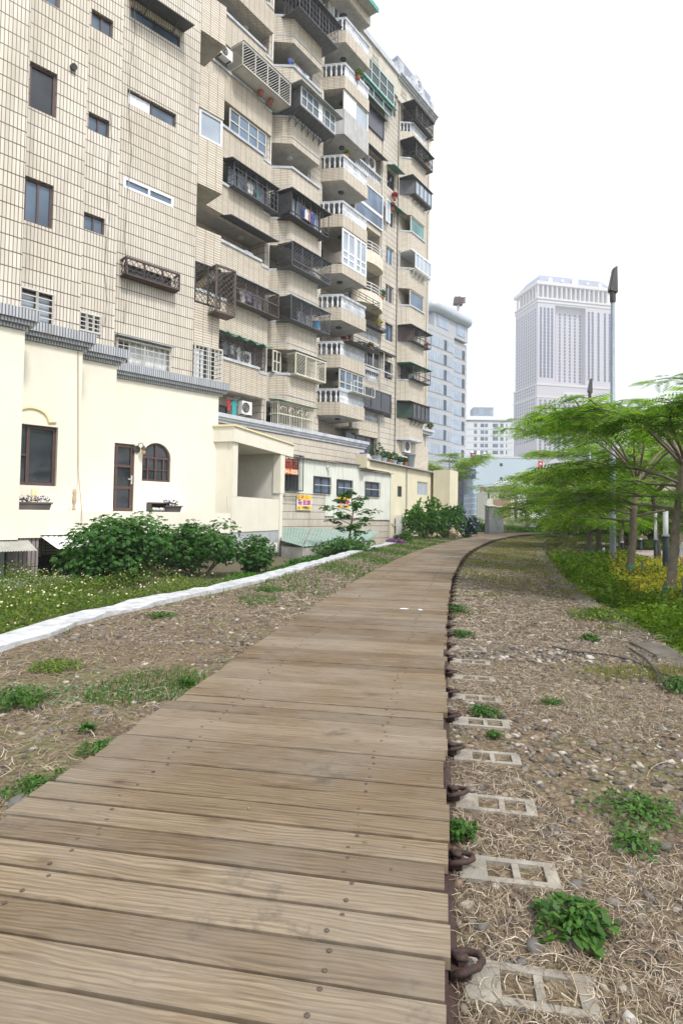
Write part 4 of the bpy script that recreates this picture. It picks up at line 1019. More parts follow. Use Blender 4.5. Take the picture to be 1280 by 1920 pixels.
# orange banner
a, zt = KF.uz(531, 860, .5); b, zb = KF.uz(558, 891, .5); 
B_ = thing('banner', KF.p((a + b) / 2, .5, zb), 'orange cloth banner with black and cream lettering over the barred window', 'banner')
m = MB(); n = 10
for i in range(n):
    for j in range(5):
        f = lambda q, w_: .5 + .025 * math.sin(q * 9 + w_ * 2)
        x0 = a + (b - a) * i / n; x1 = a + (b - a) * (i + 1) / n; y0 = zb + (zt - zb) * j / 5; y1 = zb + (zt - zb) * (j + 1) / 5
        m.quad(KF.p(x0, f(i / n, j / 5), y0), KF.p(x1, f((i + 1) / n, j / 5), y0), KF.p(x1, f((i + 1) / n, (j + 1) / 5), y1), KF.p(x0, f(i / n, (j + 1) / 5), y1))
m.build('cloth', orange_p, B_)
w_ = b - a
text_part('出租', KF, (a + b) / 2 + .03 * w_, .56, zb + (zt - zb) * .68, w_ * .47, black_p, B_, bold=.008); text_part('541-0255', KF, (a + b) / 2, .56, zb + (zt - zb) * .17, w_ * .24, cream_p, B_, bold=.01)
# yellow and white sale signs
def sale(px0, py0, px1, py1, label, off=.12):
    a, zt = KF.uz(px0, py0, off); b, zb = KF.uz(px1, py1, off); h = zt - zb; w_ = b - a; cu = (a + b) / 2
    s = thing('sale_sign', KF.p(cu, off, zb), label, 'sign', 'for sale signs on the annex')
    m = MB(); m.fbox(KF, a, b, off - .03, off, zb, zt); m.build('board', white_p, s)
    m = MB(); m.fbox(KF, a + .01, b - .01, off + .001, off + .004, zt - h * .3, zt - .01); m.fbox(KF, a + .01, b - .01, off + .001, off + .004, zb + .03, zb + h * .27); m.build('yellow_band', yellow_p, s)
    text_part('出  售', KF, cu, off + .006, zt - h * .16, h * .26, red_p, s, bold=.008); text_part('專售 282-6855', KF, cu, off + .006, zt - h * .42, w_ * .15, magenta_p, s, sx=.95, bold=.006)
    text_part('專線 282-6855', KF, cu, off + .006, zt - h * .59, w_ * .15, magenta_p, s, sx=.95, bold=.006); text_part('不動產', KF, cu + w_ * .1, off + .006, zb + h * .14, h * .22, black_p, s, sx=1.1, bold=.006)
    m = MB(); m.tube([KF.p(cu - w_ * .38 + .05 * math.cos(t), off + .01, zb + h * .14 + .05 * math.sin(t)) for t in [math.pi * 2 * i / 12 for i in range(13)]], .015, 5); m.build('round_mark', red_p, s)
    return s
sale(557, 927, 584, 957, 'yellow and white for sale sign with phone number on the tiled wall')
sale(633, 929, 656, 954, 'yellow and white for sale sign half hidden behind the lone slender tree', .06)
# camera on the wall
u, z = KF.uz(615, 878, .1); t = thing('security_camera', KF.p(u, .05, z), 'white security camera tilted down on the metal cladding', 'camera'); m = MB(); m.bar(KF.p(u - .05, .06, z + .12), KF.p(u + .1, .3, z - .05), .12); m.build('body', plastic_w, t); m = MB(); m.bar(KF.p(u - .05, .05, z + .1), KF.p(u - .05, .2, z + .02), .04); m.build('bracket', dark_m, t)
# green sheet roofs over the basement strip
gs = M('green_sheet', (.24, .34, .30), .55, .2, 2, dirt=(.40, .42, .38))
pA = D(527, 1014, 26); pB = D(567, 1025, 25.2); pC = D(604, 1019, 28); pD = D(606, 995, 32); pE = D(527, 989, 30.8)
m = MB(); corrugated(m, pA, pB, D(580, 991, 31.5), pE, 9, .03); tag(m.build('sheet_roof', gs), 'low faded green corrugated sheet roof beside the porch', 'sheet roof')
m = MB(); corrugated(m, pB + Vector((0.02, .02, -.02)), D(690, 1014, 33), D(712, 996, 35.5), D(583, 991, 31.6), 22, .03); tag(m.build('sheet_roof', gs), 'low faded green corrugated sheet roof behind the lone slender tree', 'sheet roof')
m = MB(); q0 = G(527, 1020, -.3); m.prism([(pA.x, pA.y + .1), (pB.x, pB.y + .1), (D(690, 1014, 33).x, 33.1), (D(700, 1014, 35).x, 35.2), (pE.x, 30.5)], -1.2, .02); tag(m.build('basement_wall', concrete), 'dark concrete base wall under the green sheet roofs', 'wall')

# ================================================================== YELLOW HOUSE
YA = math.atan2(610, 1100); YF = Fr(D(733, 900, 39.6).x, 39.6, YA)
Y = thing('yellow_house', YF.p(0, 0, 0), 'low yellow house with potted plants along its roof edge', 'house')
yu = lambda px, y=900: YF.u(px, y)
ye = yu(818); zr = YF.z(760, 877)
hw = []
for tl, br in (((745, 911), (753, 932)), ((782, 902), (801, 930))):
    a, zt = YF.uz(*tl); b, zb = YF.uz(*br); hw.append((a, b, zb, zt, .12))
ys = yu(683)
ym = yu(733) + .1
m = MB(); holewall(m, YF, yu(730), ye + .01, -.7, zr, 0, hw); m.build('wall', yellowwall, Y)
m = MB(); m.fbox(YF, ys + .01, yu(730) - .01, -.5, 0, z3a + .12, zr - .02); m.fbox(YF, ym + .01, ye, -3.2, -.15, -.7, zr - .02); m.build('house_mass', yellowwall, Y)
for j, h in enumerate(hw): window(Y, YF, h[0], h[1], h[2], h[3], -.1, 1 + j, alum_m if j else brown_m, glass_l if j else glass_d, .06)
m = MB(); m.fbox(YF, ym + .3, ye + .15, -3.3, .28, zr + .001, zr + .09); m.fbox(YF, ys - .05, ym + .299, -.6, .28, zr + .001, zr + .09); m.build('roof_slab', concrete, Y)
m = MB(); m.fbox(YF, ys - .1, ys + .3, -.6, .2, z3a + .15, zr + .35); m.build('roof_upstand', yellowwall, Y)
z2 = YF.z(840, 890); xe = YF.u(858, 900, 1.6) + .4
m = MB(); m.fbox(YF, ye + .02, xe - .4, -3.2, .25, -.6, z2 + .05); m.build('end_block', yellowwall, Y)
q = YF.p(ye + .1, .9, 0)
m = MB(); m.fbox(YF, xe - 2.4, xe - .4, .2502, 1.6, -.6, z2 + .05); m.build('end_block', yellowwall, Y)
a = yu(733) ; m = MB(); m.bar(YF.p(a + 2.6, .05, -.3), YF.p(a + 2.6, .05, zr - .1), .09); m.build('drain_pipe', concrete, Y)
m = MB(); m.tube([YF.p(a + .1, .08, 1.0), YF.p(a + .6, .1, .8), YF.p(a + 1.4, .1, .78), YF.p(a + 2.5, .1, .85)], .035, 6); m.build('pipe', plastic_w, Y)
acunit(YF, yu(742) + .25, .15, .15, 1.0, 1.35, .4, 'tall twin-fan air conditioner low on the yellow wall beside the metal annex', 'air conditioners on the ground', 2)
acunit(YF, yu(765), .15, .3, .9, 1.1, .35, 'twin-fan air conditioner half hidden by the round bush at the yellow wall', 'air conditioners on the ground', 2)
m = MB(); m.fbox(YF, yu(738), yu(775), .1, .7, .15, .23); m.build('shelf', concrete, Y)
# things on the yellow roof
pot_m = M('terracotta', (.38, .12, .07), .8, .2, 12); bluepot = M('pale_blue_pot', (.35, .42, .48), .5, .1)
leaf_mid = leafmat('leaf_mid', (.02, .075, .015), (.08, .20, .035))
leaf_lt = leafmat('leaf_light', (.05, .13, .015), (.16, .30, .04), .45)
def leafblob(name, mat, n, rx, ry, rz, size, par, loc, seed=1, hollow=.35, asp=.55, droop=.0):
    r = np.random.default_rng(seed)
    d = r.normal(size=(n, 3)); d /= np.linalg.norm(d, axis=1)[:, None]
    rad = r.uniform(hollow, 1, n) ** .6; c = d * rad[:, None] * np.array([rx, ry, rz]) + np.array(loc)
    a = r.normal(size=(n, 3)); a[:, 2] = a[:, 2] * .5 - droop; a /= np.linalg.norm(a, axis=1)[:, None]
    b = np.cross(a, r.normal(size=(n, 3))); b /= np.linalg.norm(b, axis=1)[:, None]
    s = (size * r.uniform(.6, 1.3, n))[:, None]
    V = np.stack([c - a * s, c + b * s * asp, c + a * s, c - b * s * asp], 1).reshape(-1, 3)
    return npmesh(name, V, np.arange(4 * n).reshape(-1, 4), mat, par)
def pot(fr, u, o, z, r_, h, mat, lf, label, hh=.5, grp='potted plants on the yellow roof edge', seed=1):
    t = thing('potted_plant', fr.p(u, o, z), label, 'potted plant', grp)
    m = MB(); m.lathe(fr.p(u, o, z), [(r_ * .7, 0), (r_, h * .85), (r_ * 1.1, h * .86), (r_ * 1.1, h)], 12); m.build('pot', mat, t)
    leafblob('foliage', lf, 140, hh * .6, hh * .6, hh * .55, .09, t, (0, 0, h + hh * .45), seed)
    return t
zz = zr + .092
for i, (px, r_, h, mt, hh, lb) in enumerate(((707, .30, .3, bluepot, .9, 'large pale pot with wide grey-green shrub, first on the yellow roof'), (722, .22, .28, bluepot, .5, 'pale blue pot beside the wide grey-green shrub'),
        (731, .2, .25, pot_m, .55, 'terracotta pot with slim plant beside the pale blue pot'), (740, .24, .26, bluepot, .6, 'low blue-grey pot with reddish stems in the middle of the roof row'),
        (752, .2, .22, bluepot, .4, 'low pot right in front of the white board on the roof'), (762, .18, .3, pot_m, .35, 'terracotta pot against the grey bin on the roof'))):
    pot(YF, yu(px, 870), -.1, zz, r_, h, mt, leaf_mid if i else leaf_dk, lb, hh, seed=i + 3)
t = thing('waste_bin', YF.p(yu(770, 870), -.1, zz), 'tall grey plastic bin at the end of the roof pots', 'bin'); m = MB(); m.lathe(YF.p(yu(770, 870), -.1, zz), [(.3, 0), (.4, .85), (.45, .86), (.45, .95)], 16); m.build('tub', M('grey_plastic', (.17, .19, .21), .5), t)
t = thing('board', YF.p(yu(755, 860), -.2, zz), 'white board lying across the roof pots', 'board'); m = MB(); m.fbox(YF, yu(749, 860), yu(761, 860), -.5, .1, zz + .62, zz + .68); m.build('panel', plastic_w, t); m = MB(); [m.fbox(YF, x_, x_ + .05, -.3, -.2, zz, zz + .619) for x_ in (yu(750, 860), yu(760, 860))]; m.build('leg', dark_m, t)
t = thing('bucket', BB.p(uq - .45, .5, 5.66), 'blue bucket standing at the end of the tiled base ledge', 'bucket'); q_ = BB.uz(681, 862, .9); m = MB(); m.lathe(BB.p(q_[0], .9, q_[1] - .1), [(.2, 0), (.28, .5), (.3, .52), (.3, .56)], 14); m.build('tub', M('blue_plastic', (.02, .06, .55), .4), t)
m = MB(); m.fbox(BB, q_[0] - .4, q_[0] + .4, .76, 1.3, q_[1] - .22, q_[1] - .11); m.build('bucket_ledge', concrete, APT)
# wall boxes and air conditioners, washing and plants on the block
q = BB.uz(760, 838, .2); acunit(BB, q[0], .11, q[1] - .5, .9, 1.0, .3, 'white wall unit under the lowest end bay')
acunit(BB, BB.u(425, 120, .9), .5, sill(6) + .12, .9, .6, .35, 'white air conditioner at the left in the slanted-bar cage')
acunit(BB, BB.u(463, 775, .2), -.1, 6.4 + .42, .75, .75, .3, 'pale upright unit on the lowest open balcony left')
acunit(BB, BB.u(470, 470, .2), -.2, sill(3) - .4, .6, .7, .3, 'pale unit standing in the open balcony with the dark awning')
acunit(BB, BB.u(697, 285, .0), -.3, FD(7) + HI + .1, .9, .9, .35, 'air conditioner turned outward above the short balustrade near the roof')
acunit(BB, BB.u(465, 670, .2), -.15, sill(1) - .05, .6, .8, .3, 'pale unit behind mesh under the torn green awning')
acunit(BB, ue0 + 2.2, .1, FD(2) + HI + .12, .6, .75, .3, 'pale unit standing in the second lowest end bay cage')
laundry(BB, ub0 + .9, ub1 - .4, .45, sill(7) + .75, [0, 6, 4, 2, 2, 3, 0, 4, 1, 6], 'row of blue, pink and teal washing on the high open balcony', 1)
laundry(BB, ub0 + 1.7, ub1 - .6, .7, sill(2) + .95, [3, 1, 3, 7, 3, 1], 'row of grey and white washing in the caged balcony with a blue tub', 2)
laundry(BB, A0 + .1, A0 + 1.6, .05, sill(1) + .95, [3, 1, 1], 'white washing behind mesh under the torn green awning', 3)
laundry(BB, A0 + .6, A0 + 1.4, -.05, 7.6, [5, 4], 'red and teal washing on the lowest open balcony', 4)
laundry(BB, A0 + .9, A0 + 2.6, .5, sill(2) + .9, [1, 7, 3, 3], 'lilac and grey washing in the brown cage beside the bulging cage', 5)
laundry(BB, ub0 + 1.5, ub1 - .8, 1.2, sill(4) + .9, [0, 1, 2, 7, 0], 'blue and white washing hung in the dark glazed cage', 6)
laundry(BB, A0 + 1.2, A0 + 2.4, .5, sill(4) + .8, [1, 4], 'white and teal washing in the grid cage with the dark awning', 8)
laundry(BB, ue0 + 2.6, ue1 - .8, 1.0, FD(7) + HI + 1.2, [2, 5, 2], 'pink and red cloths in the dark box of the end bays', 7)
t = thing('water_tub', BB.p(ub1 - .2, 1.0, sill(2) - .05), 'bright blue tub at the corner of the caged balcony', 'tub'); m = MB(); m.lathe(BB.p(ub1 - .2, 1.0, sill(2) - .08), [(.17, 0), (.22, .6), (.24, .62), (.24, .68)], 12); m.build('tub', M('cyan_plastic', (.03, .28, .6), .4), t)
t = thing('water_tub', BB.p(ub1 - .9, 1.0, sill(3) + .3), 'blue basin in the mesh cage above the washing', 'basin'); m = MB(); m.lathe(BB.p(ub1 - .9, 1.0, sill(3) - .05), [(.25, 0), (.35, .22), (.37, .23)], 12); m.build('basin', bpy.data.materials['cyan_plastic'], t)
magenta_leaf = leafmat('bougainvillea', (.30, .01, .05), (.60, .04, .14), .3)
def bplant(u, o, z, lf, lb, s=.4, seed=5, pm=None): return pot(BB, u, o, z, .16, .22, pm or pot_m, lf, lb, s, 'plants on the balconies of the apartment block', seed)
bplant(uc1 - 1.5, 1.45, F(8) + HI - .3, leaf_lt, 'bright green pot plant on the second highest balustrade', .45, 5)
bplant(uc0 + 1.2, 1.2, F(6) + HI + .06, leaf_lt, 'green pot plant at the left end of the balustrade under the curtained balcony', .35, 6)
bplant(uc1 + .2, 1.6, F(2) + HI + .1, leaf_mid, 'green pot plant on the lower flower rack', .35, 7)
bplant(uc0 + 1.6, 1.2, F(2) + HI + .06, pot_m, 'row of reddish pots behind the lower flower rack', .2, 8)
bplant(ud1 - .4, .6, FD(4) + .5, leaf_mid, 'leafy plant in the lower round balcony', .55, 9)
bplant(ud1 - .6, .4, FD(3) + HI + .1, leafmat('leaf_yellow', (.2, .2, .02), (.40, .34, .05)), 'yellow-green bush on the rack below the round balconies', .6, 10)
bplant(ud1 + 1.3, .5, FD(7) - .1, magenta_leaf, 'magenta flowers in the narrow wall basket, upper bunch', .4, 11)
bplant(ud1 + 1.0, .5, FD(6) + 1.9, magenta_leaf, 'magenta flowers in the narrow wall basket, lower bunch', .4, 12)
bplant(A0 + 1.9, .7, sill(6) - .2, leaf_mid, 'terracotta pot on the slanted-bar cage floor', .2, 13); bplant(A0 + 2.7, .7, sill(6) - .2, leaf_mid, 'terracotta pot at the right end of the slanted-bar cage floor', .2, 14)
bplant(ue1 - .1, 1.0, FD(3) + HI + .12, magenta_leaf, 'red flower pot in the brown-sided end bay cage', .2, 15)
bplant(uend + .1, .2, zz if False else BB.z(795, 803, .4) + .01, leaf_mid, 'sparse plant on the small corner ledge at the block end', .5, 16)
bplant(ue1 - .9, 1.2, FD(8) + HI + .1, leaf_dk, 'dark green plant in the second highest end bay cage', .4, 17)
# ================================================================== GROUND, PATHS
def crom(pts, n=12):
    out = []; P = [Vector(p) for p in pts]; P = [P[0] * 2 - P[1]] + P + [P[-1] * 2 - P[-2]]
    for i in range(1, len(P) - 2):
        for k in range(n):
            t = k / n; a, b, c, d = P[i - 1:i + 3]
            out.append(.5 * ((2 * b) + (c - a) * t + (2 * a - 5 * b + 4 * c - d) * t * t + (3 * b - a - 3 * c + d) * t ** 3))
    out.append(P[-2]); return out
def resample(pts, step):
    out = [pts[0]]; acc = 0
    for a, b in zip(pts, pts[1:]):
        L_ = (b - a).length; t = step - acc
        while t <= L_: out.append(a.lerp(b, t / L_)); t += step
        acc = (acc + L_) % step if L_ + acc >= step else acc + L_
    return out
DZK = .15
redge = [G(842, 2600, DZK), G(842, 1920, DZK), G(838, 1560, DZK), G(834.5, 1300, DZK), G(835, 1190, DZK), G(841, 1120, DZK), G(853, 1068, DZK), G(881, 1032, DZK), G(925, 1012, DZK), G(965, 1004, DZK)]
last = redge[-1]; prev = redge[-2]
hd = math.atan2(last.x - prev.x, last.y - prev.y); p = last.copy()
for i in range(9): hd = min(hd + .10, R(88)); p = p + Vector((math.sin(hd), math.cos(hd), 0)) * 5; redge.append(p.copy())
RE = resample(crom(redge, 20), .158)
DW = 1.86
def tang(i): return (RE[min(i + 2, len(RE) - 1)] - RE[max(i - 2, 0)]).normalized()
def lat(i, off, z):      # off > 0: to the left of the right edge
    t = tang(i); n = Vector((-t.y, t.x, 0)); q = RE[i] + n * off; return Vector((q.x, q.y, z))
print('deck planks', len(RE), RE[0], RE[-1])
# wood
def woodmat():
    m, n, b = newmat('weathered_planks'); uv = N(n, 'ShaderNodeUVMap').outputs[0]; ri = island(n)
    nz = noise(n, mapping(n, uv, (1.1, 5, 1)), 1.0, 3, .5)
    add = N(n, 'ShaderNodeVectorMath', operation='MULTIPLY_ADD'); L(n, nz.outputs[1], add.inputs[0]); add.inputs[1].default_value = (.0, .09, 0); L(n, uv, add.inputs[2])
    g = noise(n, mapping(n, add.outputs[0], (2.2, 95, 1)), 1.0, 6, .65)
    wv = N(n, 'ShaderNodeTexWave'); wv.wave_type = 'BANDS'; wv.bands_direction = 'Y'; wv.inputs['Scale'].default_value = 15; wv.inputs['Distortion'].default_value = 9; wv.inputs['Detail'].default_value = 3; wv.inputs['Detail Scale'].default_value = .7
    L(n, mapping(n, add.outputs[0], (.35, 1, 1)), wv.inputs['Vector'])
    base = ramp(n, ri, [(0, (.138, .102, .066)), (.35, (.166, .126, .083)), (.7, (.20, .155, .105)), (1, (.235, .19, .135))])
    c = mixc(n, .75, base, ramp(n, g.outputs[0], [(.32, (.38, .35, .32)), (.6, (1.2, 1.17, 1.12))]), 'MULTIPLY')
    c = mixc(n, .38, c, ramp(n, wv.outputs[0], [(.1, (.45, .38, .32)), (.6, (1.15, 1.12, 1.05))]), 'MULTIPLY')
    kn = N(n, 'ShaderNodeTexVoronoi'); kn.inputs['Scale'].default_value = 1.0; L(n, mapping(n, uv, (1.9, 5.2, 1)), kn.inputs['Vector'])
    c = mixc(n, ramp(n, kn.outputs['Distance'], [(.03, (1, 1, 1)), (.10, (0, 0, 0))]), c, (.07, .045, .03))
    c = mixc(n, 1.0, c, ramp(n, kn.outputs['Distance'], [(.10, (.82, .76, .7)), (.22, (1, 1, 1))]), 'MULTIPLY')
    ds = noise(n, mapping(n, pos(n), (1, 1, 1)), .8, 5, .65)
    c = mixc(n, ramp(n, ds.outputs[0], [(.42, (0, 0, 0)), (.72, (.5, .5, .5))]), c, (.27, .25, .22))
    sp = noise(n, pos(n), 3.3, 5, .7)
    c = mixc(n, ramp(n, sp.outputs[0], [(.60, (0, 0, 0)), (.74, (.7, .7, .7))]), c, (.06, .052, .045))
    L(n, c, b.inputs['Base Color']); b.inputs['Roughness'].default_value = .75; b.inputs['Specular IOR Level'].default_value = .25
    bump(n, g.outputs[0], b, .35, .004)
    return m
wood = woodmat()
mb = MB(); uvs = []; r = random.Random(3); TH = .042; ch = .006
skip = 0
for i in range(2, len(RE) - 3):
    t = tang(i); n_ = Vector((-t.y, t.x, 0)); n_ = (n_ + t * r.uniform(-.0015, .0015)).normalized(); tt = Vector((n_.y, -n_.x, 0))
    c = RE[i]; hw_ = .158 / 2 - r.choice((.005, .006, .0075, .009, .012)); hl = tt * hw_
    e0_ = r.uniform(-.02, .016); e1_ = DW + r.uniform(-.02, .02); z = DZK + r.uniform(-.003, .0035); tilt = r.uniform(-.0022, .0022)
    sec = [(-1, -TH), (-1, -ch), (-1 + ch / hw_, 0), (1 - ch / hw_, 0), (1, -ch), (1, -TH)]
    b = len(mb.v)
    for e in (e0_, e1_):
        for s, dz in sec:
            q = c + n_ * e + hl * s; mb.v.append((q.x, q.y, z + dz + tilt * s))
    for k in range(6):
        k2 = (k + 1) % 6; mb.f.append([b + k, b + k2, b + 6 + k2, b + 6 + k]); mb.m.append(0)
        ou = r.random() * 0 + i * 3.37; ov = i * 1.713
        v0 = sec[k][0] * hw_; v1 = sec[k2][0] * hw_
        uvs += [(ou + 0, ov + v0), (ou + 0, ov + v1), (ou + DW, ov + v1), (ou + DW, ov + v0)]
    mb.f.append([b + k for k in range(6)][::-1]); mb.f.append([b + 6 + k for k in range(6)]); mb.m += [0, 0]
    uvs += [(ou + 0.01, ov + sec[k][0] * hw_) for k in range(6)][::-1] + [(ou + DW, ov + sec[k][0] * hw_) for k in range(6)]
mb.uvs = uvs
deck = mb.build('boardwalk', wood); tag(deck, kind='structure', label='weathered plank boardwalk laid over the old railway track', cat='boardwalk')
# screws
mb = MB()
for i in range(2, min(len(RE) - 3, 190)):
    t = tang(i)
    for off in (.36, .36 + 1.067):
        for s in (-.045, .045):
            q = lat(i, off + r.uniform(-.035, .035), 0) + t * (s + r.uniform(-.008, .008)); mb.lathe((q.x, q.y, DZK - .004), [(.0085, 0), (.0085, .0052), (.004, .0075)], 7)
mb.build('screws', M('old_screw', (.08, .06, .048), .6, .3, 40), deck)
# paint marks
mb = MB()
for px, py, a_, b_ in ((757, 1141, .11, .03), (787, 1143, .055, .035)):
    c = G(px, py, DZK + .006); mb.prism([(c.x + a_ * .5 * math.cos(t) * (1 + .35 * math.sin(3 * t + px)), c.y + b_ * 2 * math.sin(t) * (1 + .3 * math.cos(2 * t))) for t in [2 * math.pi * k / 12 for k in range(12)]], DZK + .0045, DZK + .006)
mb.build('paint_mark', white_p, deck)
# dark carrier under the planks (bearers), rails
mb = MB()
for off, w2, z0_, z1_ in ((.5, .05, .0, DZK - .05), (1.35, .05, 0, DZK - .05)):
    for i in range(0, len(RE) - 3, 3):
        a, b = lat(i, off, (z0_ + z1_) / 2), lat(min(i + 3, len(RE) - 1), off, (z0_ + z1_) / 2); mb.bar(a, b, w2 * 2, z1_ - z0_)
mb.build('bearer', M('bearer_wood', (.08, .055, .04), .9), deck)
def rail(off, label):
    mb = MB(); sec = [(-.065, 0), (-.065, .012), (-.012, .03), (-.01, .065), (-.034, .078), (-.034, .106), (.034, .106), (.034, .078), (.01, .065), (.012, .03), (.065, .012), (.065, 0)]
    st = 3; idx = list(range(0, len(RE), st)); k = len(sec)
    for i in idx:
        for s, z in sec: mb.v.append(tuple(lat(i, off + s, z - .004)))
    for j in range(len(idx) - 1):
        for q in range(k): mb.f.append([j * k + q, j * k + (q + 1) % k, (j + 1) * k + (q + 1) % k, (j + 1) * k + q]); mb.m.append(0)
    return tag(mb.build('rail', rust_m), label, 'rail', 'old rails under the boardwalk')
rail(.035, 'rusty rail along the right edge of the boardwalk'); rail(DW - .25, 'rusty rail hidden beneath the left side of the boardwalk')

# ---------------------------------------------------------------- edges of the track bed
kc_unused = 0; kc = [G(-420, 1330, .08), G(-200, 1252, .08), G(0, 1197, .08), G(150, 1152, .08), G(300, 1118, .08), G(400, 1100, .08), G(500, 1076, .08), G(600, 1050, .08), G(680, 1028, .08), G(745, 1014, .08)]
KC = crom(kc, 10)
wl_ = [G(1500, 1400, 0), G(1280, 1243, 0), G(1160, 1163, 0), G(1092, 1118, 0), G(1050, 1084, 0), G(1024, 1048, 0), G(1014, 1030, 0), G(1018, 1016, 0), G(1040, 1008, 0), G(1085, 1003, 0)]
WE = crom(wl_, 10)
far_l = [Vector((2.5, 60, 0)), Vector((2, 90, 0))]
soil = [None]
def groundmat():
    m, n, b = newmat('track_bed'); p = pos(n)
    a = noise(n, p, 2.2, 6, .65); f = noise(n, p, 30, 5, .7); v = N(n, 'ShaderNodeTexVoronoi'); v.inputs['Scale'].default_value = 22; L(n, p, v.inputs['Vector'])
    c = ramp(n, f.outputs[0], [(.3, (.07, .052, .035)), (.5, (.165, .13, .09)), (.72, (.30, .25, .18))])
    vc = ramp(n, v.outputs['Color'], [(.1, (.55, .5, .46)), (.5, (1, .97, .92)), (.9, (1.35, 1.3, 1.25))])
    c = mixc(n, .8, c, vc, 'MULTIPLY')
    g = noise(n, p, .7, 6, .75)
    c = mixc(n, ramp(n, g.outputs[0], [(.5, (0, 0, 0)), (.68, (.55, .55, .55))]), c, (.10, .15, .035))
    c = mixc(n, ramp(n, a.outputs[0], [(.5, (0, 0, 0)), (.75, (.45, .45, .45))]), c, (.27, .21, .13))
    L(n, c, b.inputs['Base Color']); b.inputs['Roughness'].default_value = .95; b.inputs['Specular IOR Level'].default_value = .15
    ad = N(n, 'ShaderNodeMath', operation='ADD'); L(n, f.outputs[0], ad.inputs[0]); L(n, v.outputs['Distance'], ad.inputs[1])
    bump(n, ad.outputs[0], b, .8, .03)
    return m
gm = groundmat()
garden_m = M('garden_soil', (.11, .09, .055), .95, .35, 2.5, bmp=.8, bscale=25, dirt=(.05, .09, .02))
# one wide ground sheet reaching the horizon
mb = MB(); mb.quad((-1500, -300, -1.32), (1500, -300, -1.32), (1500, 3000, -1.32), (-1500, 3000, -1.32)); tag(mb.build('ground', M('far_ground', (.12, .13, .07), .95, .3, .05)), kind='structure', label='wide flat ground reaching the horizon', cat='ground')
# raised track bed between the white kerb and the stone wall
left = [(p.x - .05, p.y) for p in KC] + [(4.5, 40), (6, 60), (10, 90)]
right = [(p.x, p.y) for p in WE]; right = [(right[0][0] + 1, -6)] + right + [(45, 58), (60, 62), (60, 90)]
poly = [(left[0][0] - 1, -6)] + left + right[::-1]
mb = MB(); mb.prism(poly[::-1], -1.3, 0.0)
# surface gets a gently uneven grid of its own
from mathutils.geometry import tessellate_polygon
tb = mb.build('track_bed', gm); tag(tb, kind='structure', label='raised bed of gravel, straw and weeds around the boardwalk', cat='track bed')
# left garden, right garden
mb = MB(); lg = [(p.x - .1, p.y) for p in KC]
mb.prism([(-14, -6)] + [(lg[0][0], -6)] + lg + [(4.4, 40), (-2, 42), (-14, 26)], -1.31, -.42); tag(mb.build('garden_soil', garden_m), kind='structure', label='lower garden strip between kerb and houses', cat='garden')
mb = MB(); rg = [(p.x + .3, p.y) for p in WE[:-12]]
mb.prism([(rg[0][0] + 1, -6)] + [(60, -6), (60, 56)] + [(30, 50)] + rg[::-1], -1.31, -.62); tag(mb.build('planting_bed', garden_m), kind='structure', label='lower planting bed right of the stone wall', cat='bed')
# pink pavement beyond the right planting
pav = M('pink_pavement', (.42, .33, .31), .85, .1, 2, bmp=.2, bscale=40)
pv = crom([G(1330, 1180, -.6), G(1250, 1098, -.6), G(1205, 1060, -.6), G(1188, 1040, -.6), G(1192, 1032, -.6)], 6)
mb = MB(); mb.prism([(p.x, p.y) for p in pv] + [(60, 46), (60, 4)], -.61, -.585); tag(mb.build('pavement', pav), kind='structure', label='pinkish footpath beyond the yellow hedge', cat='pavement')
mb = MB(); a_ = G(1048, 1025, -.58); b_ = G(1078, 1012, -.58); mb.prism([(a_.x, a_.y), (a_.x + 3.4, a_.y + 1), (b_.x + 7, b_.y + 5), (b_.x, b_.y + 4)], -.6, -.57); tag(mb.build('path', pav), kind='structure', label='pale path glimpsed past the end of the wall', cat='path')

# white kerb as slab segments
def strip(name, pts, w_, z0_, z1_, mat, jit=0, seed=0, **kw):
    r = random.Random(seed); mb = MB(); k = len(pts)
    L0 = []; R0 = []
    for i, p in enumerate(pts):
        t = (pts[min(i + 1, k - 1)] - pts[max(i - 1, 0)]); t = Vector((t.x, t.y, 0)).normalized(); n = Vector((-t.y, t.x, 0))
        L0.append(p + n * (w_ / 2 + r.uniform(-jit, jit))); R0.append(p - n * (w_ / 2 + r.uniform(-jit, jit)))
    zz_ = [z1_ + r.uniform(-jit, jit) * .4 for _ in pts]
    for i in range(k - 1):
        q = [R0[i], R0[i + 1], L0[i + 1], L0[i]]
        mb.add([(a.x, a.y, z0_) for a in q] + [(q[0].x, q[0].y, zz_[i]), (q[1].x, q[1].y, zz_[i + 1]), (q[2].x, q[2].y, zz_[i + 1]), (q[3].x, q[3].y, zz_[i])],
               [[4, 5, 6, 7], [0, 1, 5, 4], [2, 3, 7, 6]] + ([[0, 4, 7, 3]] if i == 0 else []) + ([[1, 2, 6, 5]] if i == k - 2 else []))
    return tag(mb.build(name, mat), **kw)
strip('kerb', resample(KC, .35), .44, -.6, .055, whitekerb, .05, 3, label='whitewashed concrete kerb winding along the left side of the track', cat='kerb', kind='structure')
stonewall_m = M('stone_wall', (.135, .12, .10), .95, .4, 6, bmp=1.0, bscale=18, dirt=(.09, .085, .07))
strip('retaining_wall', [p + Vector((-.12, 0, 0)) for p in resample(WE, .3)], .30, -1.3, .02, stonewall_m, .07, 5, label='low curved retaining wall of old stone right of the track', cat='wall')

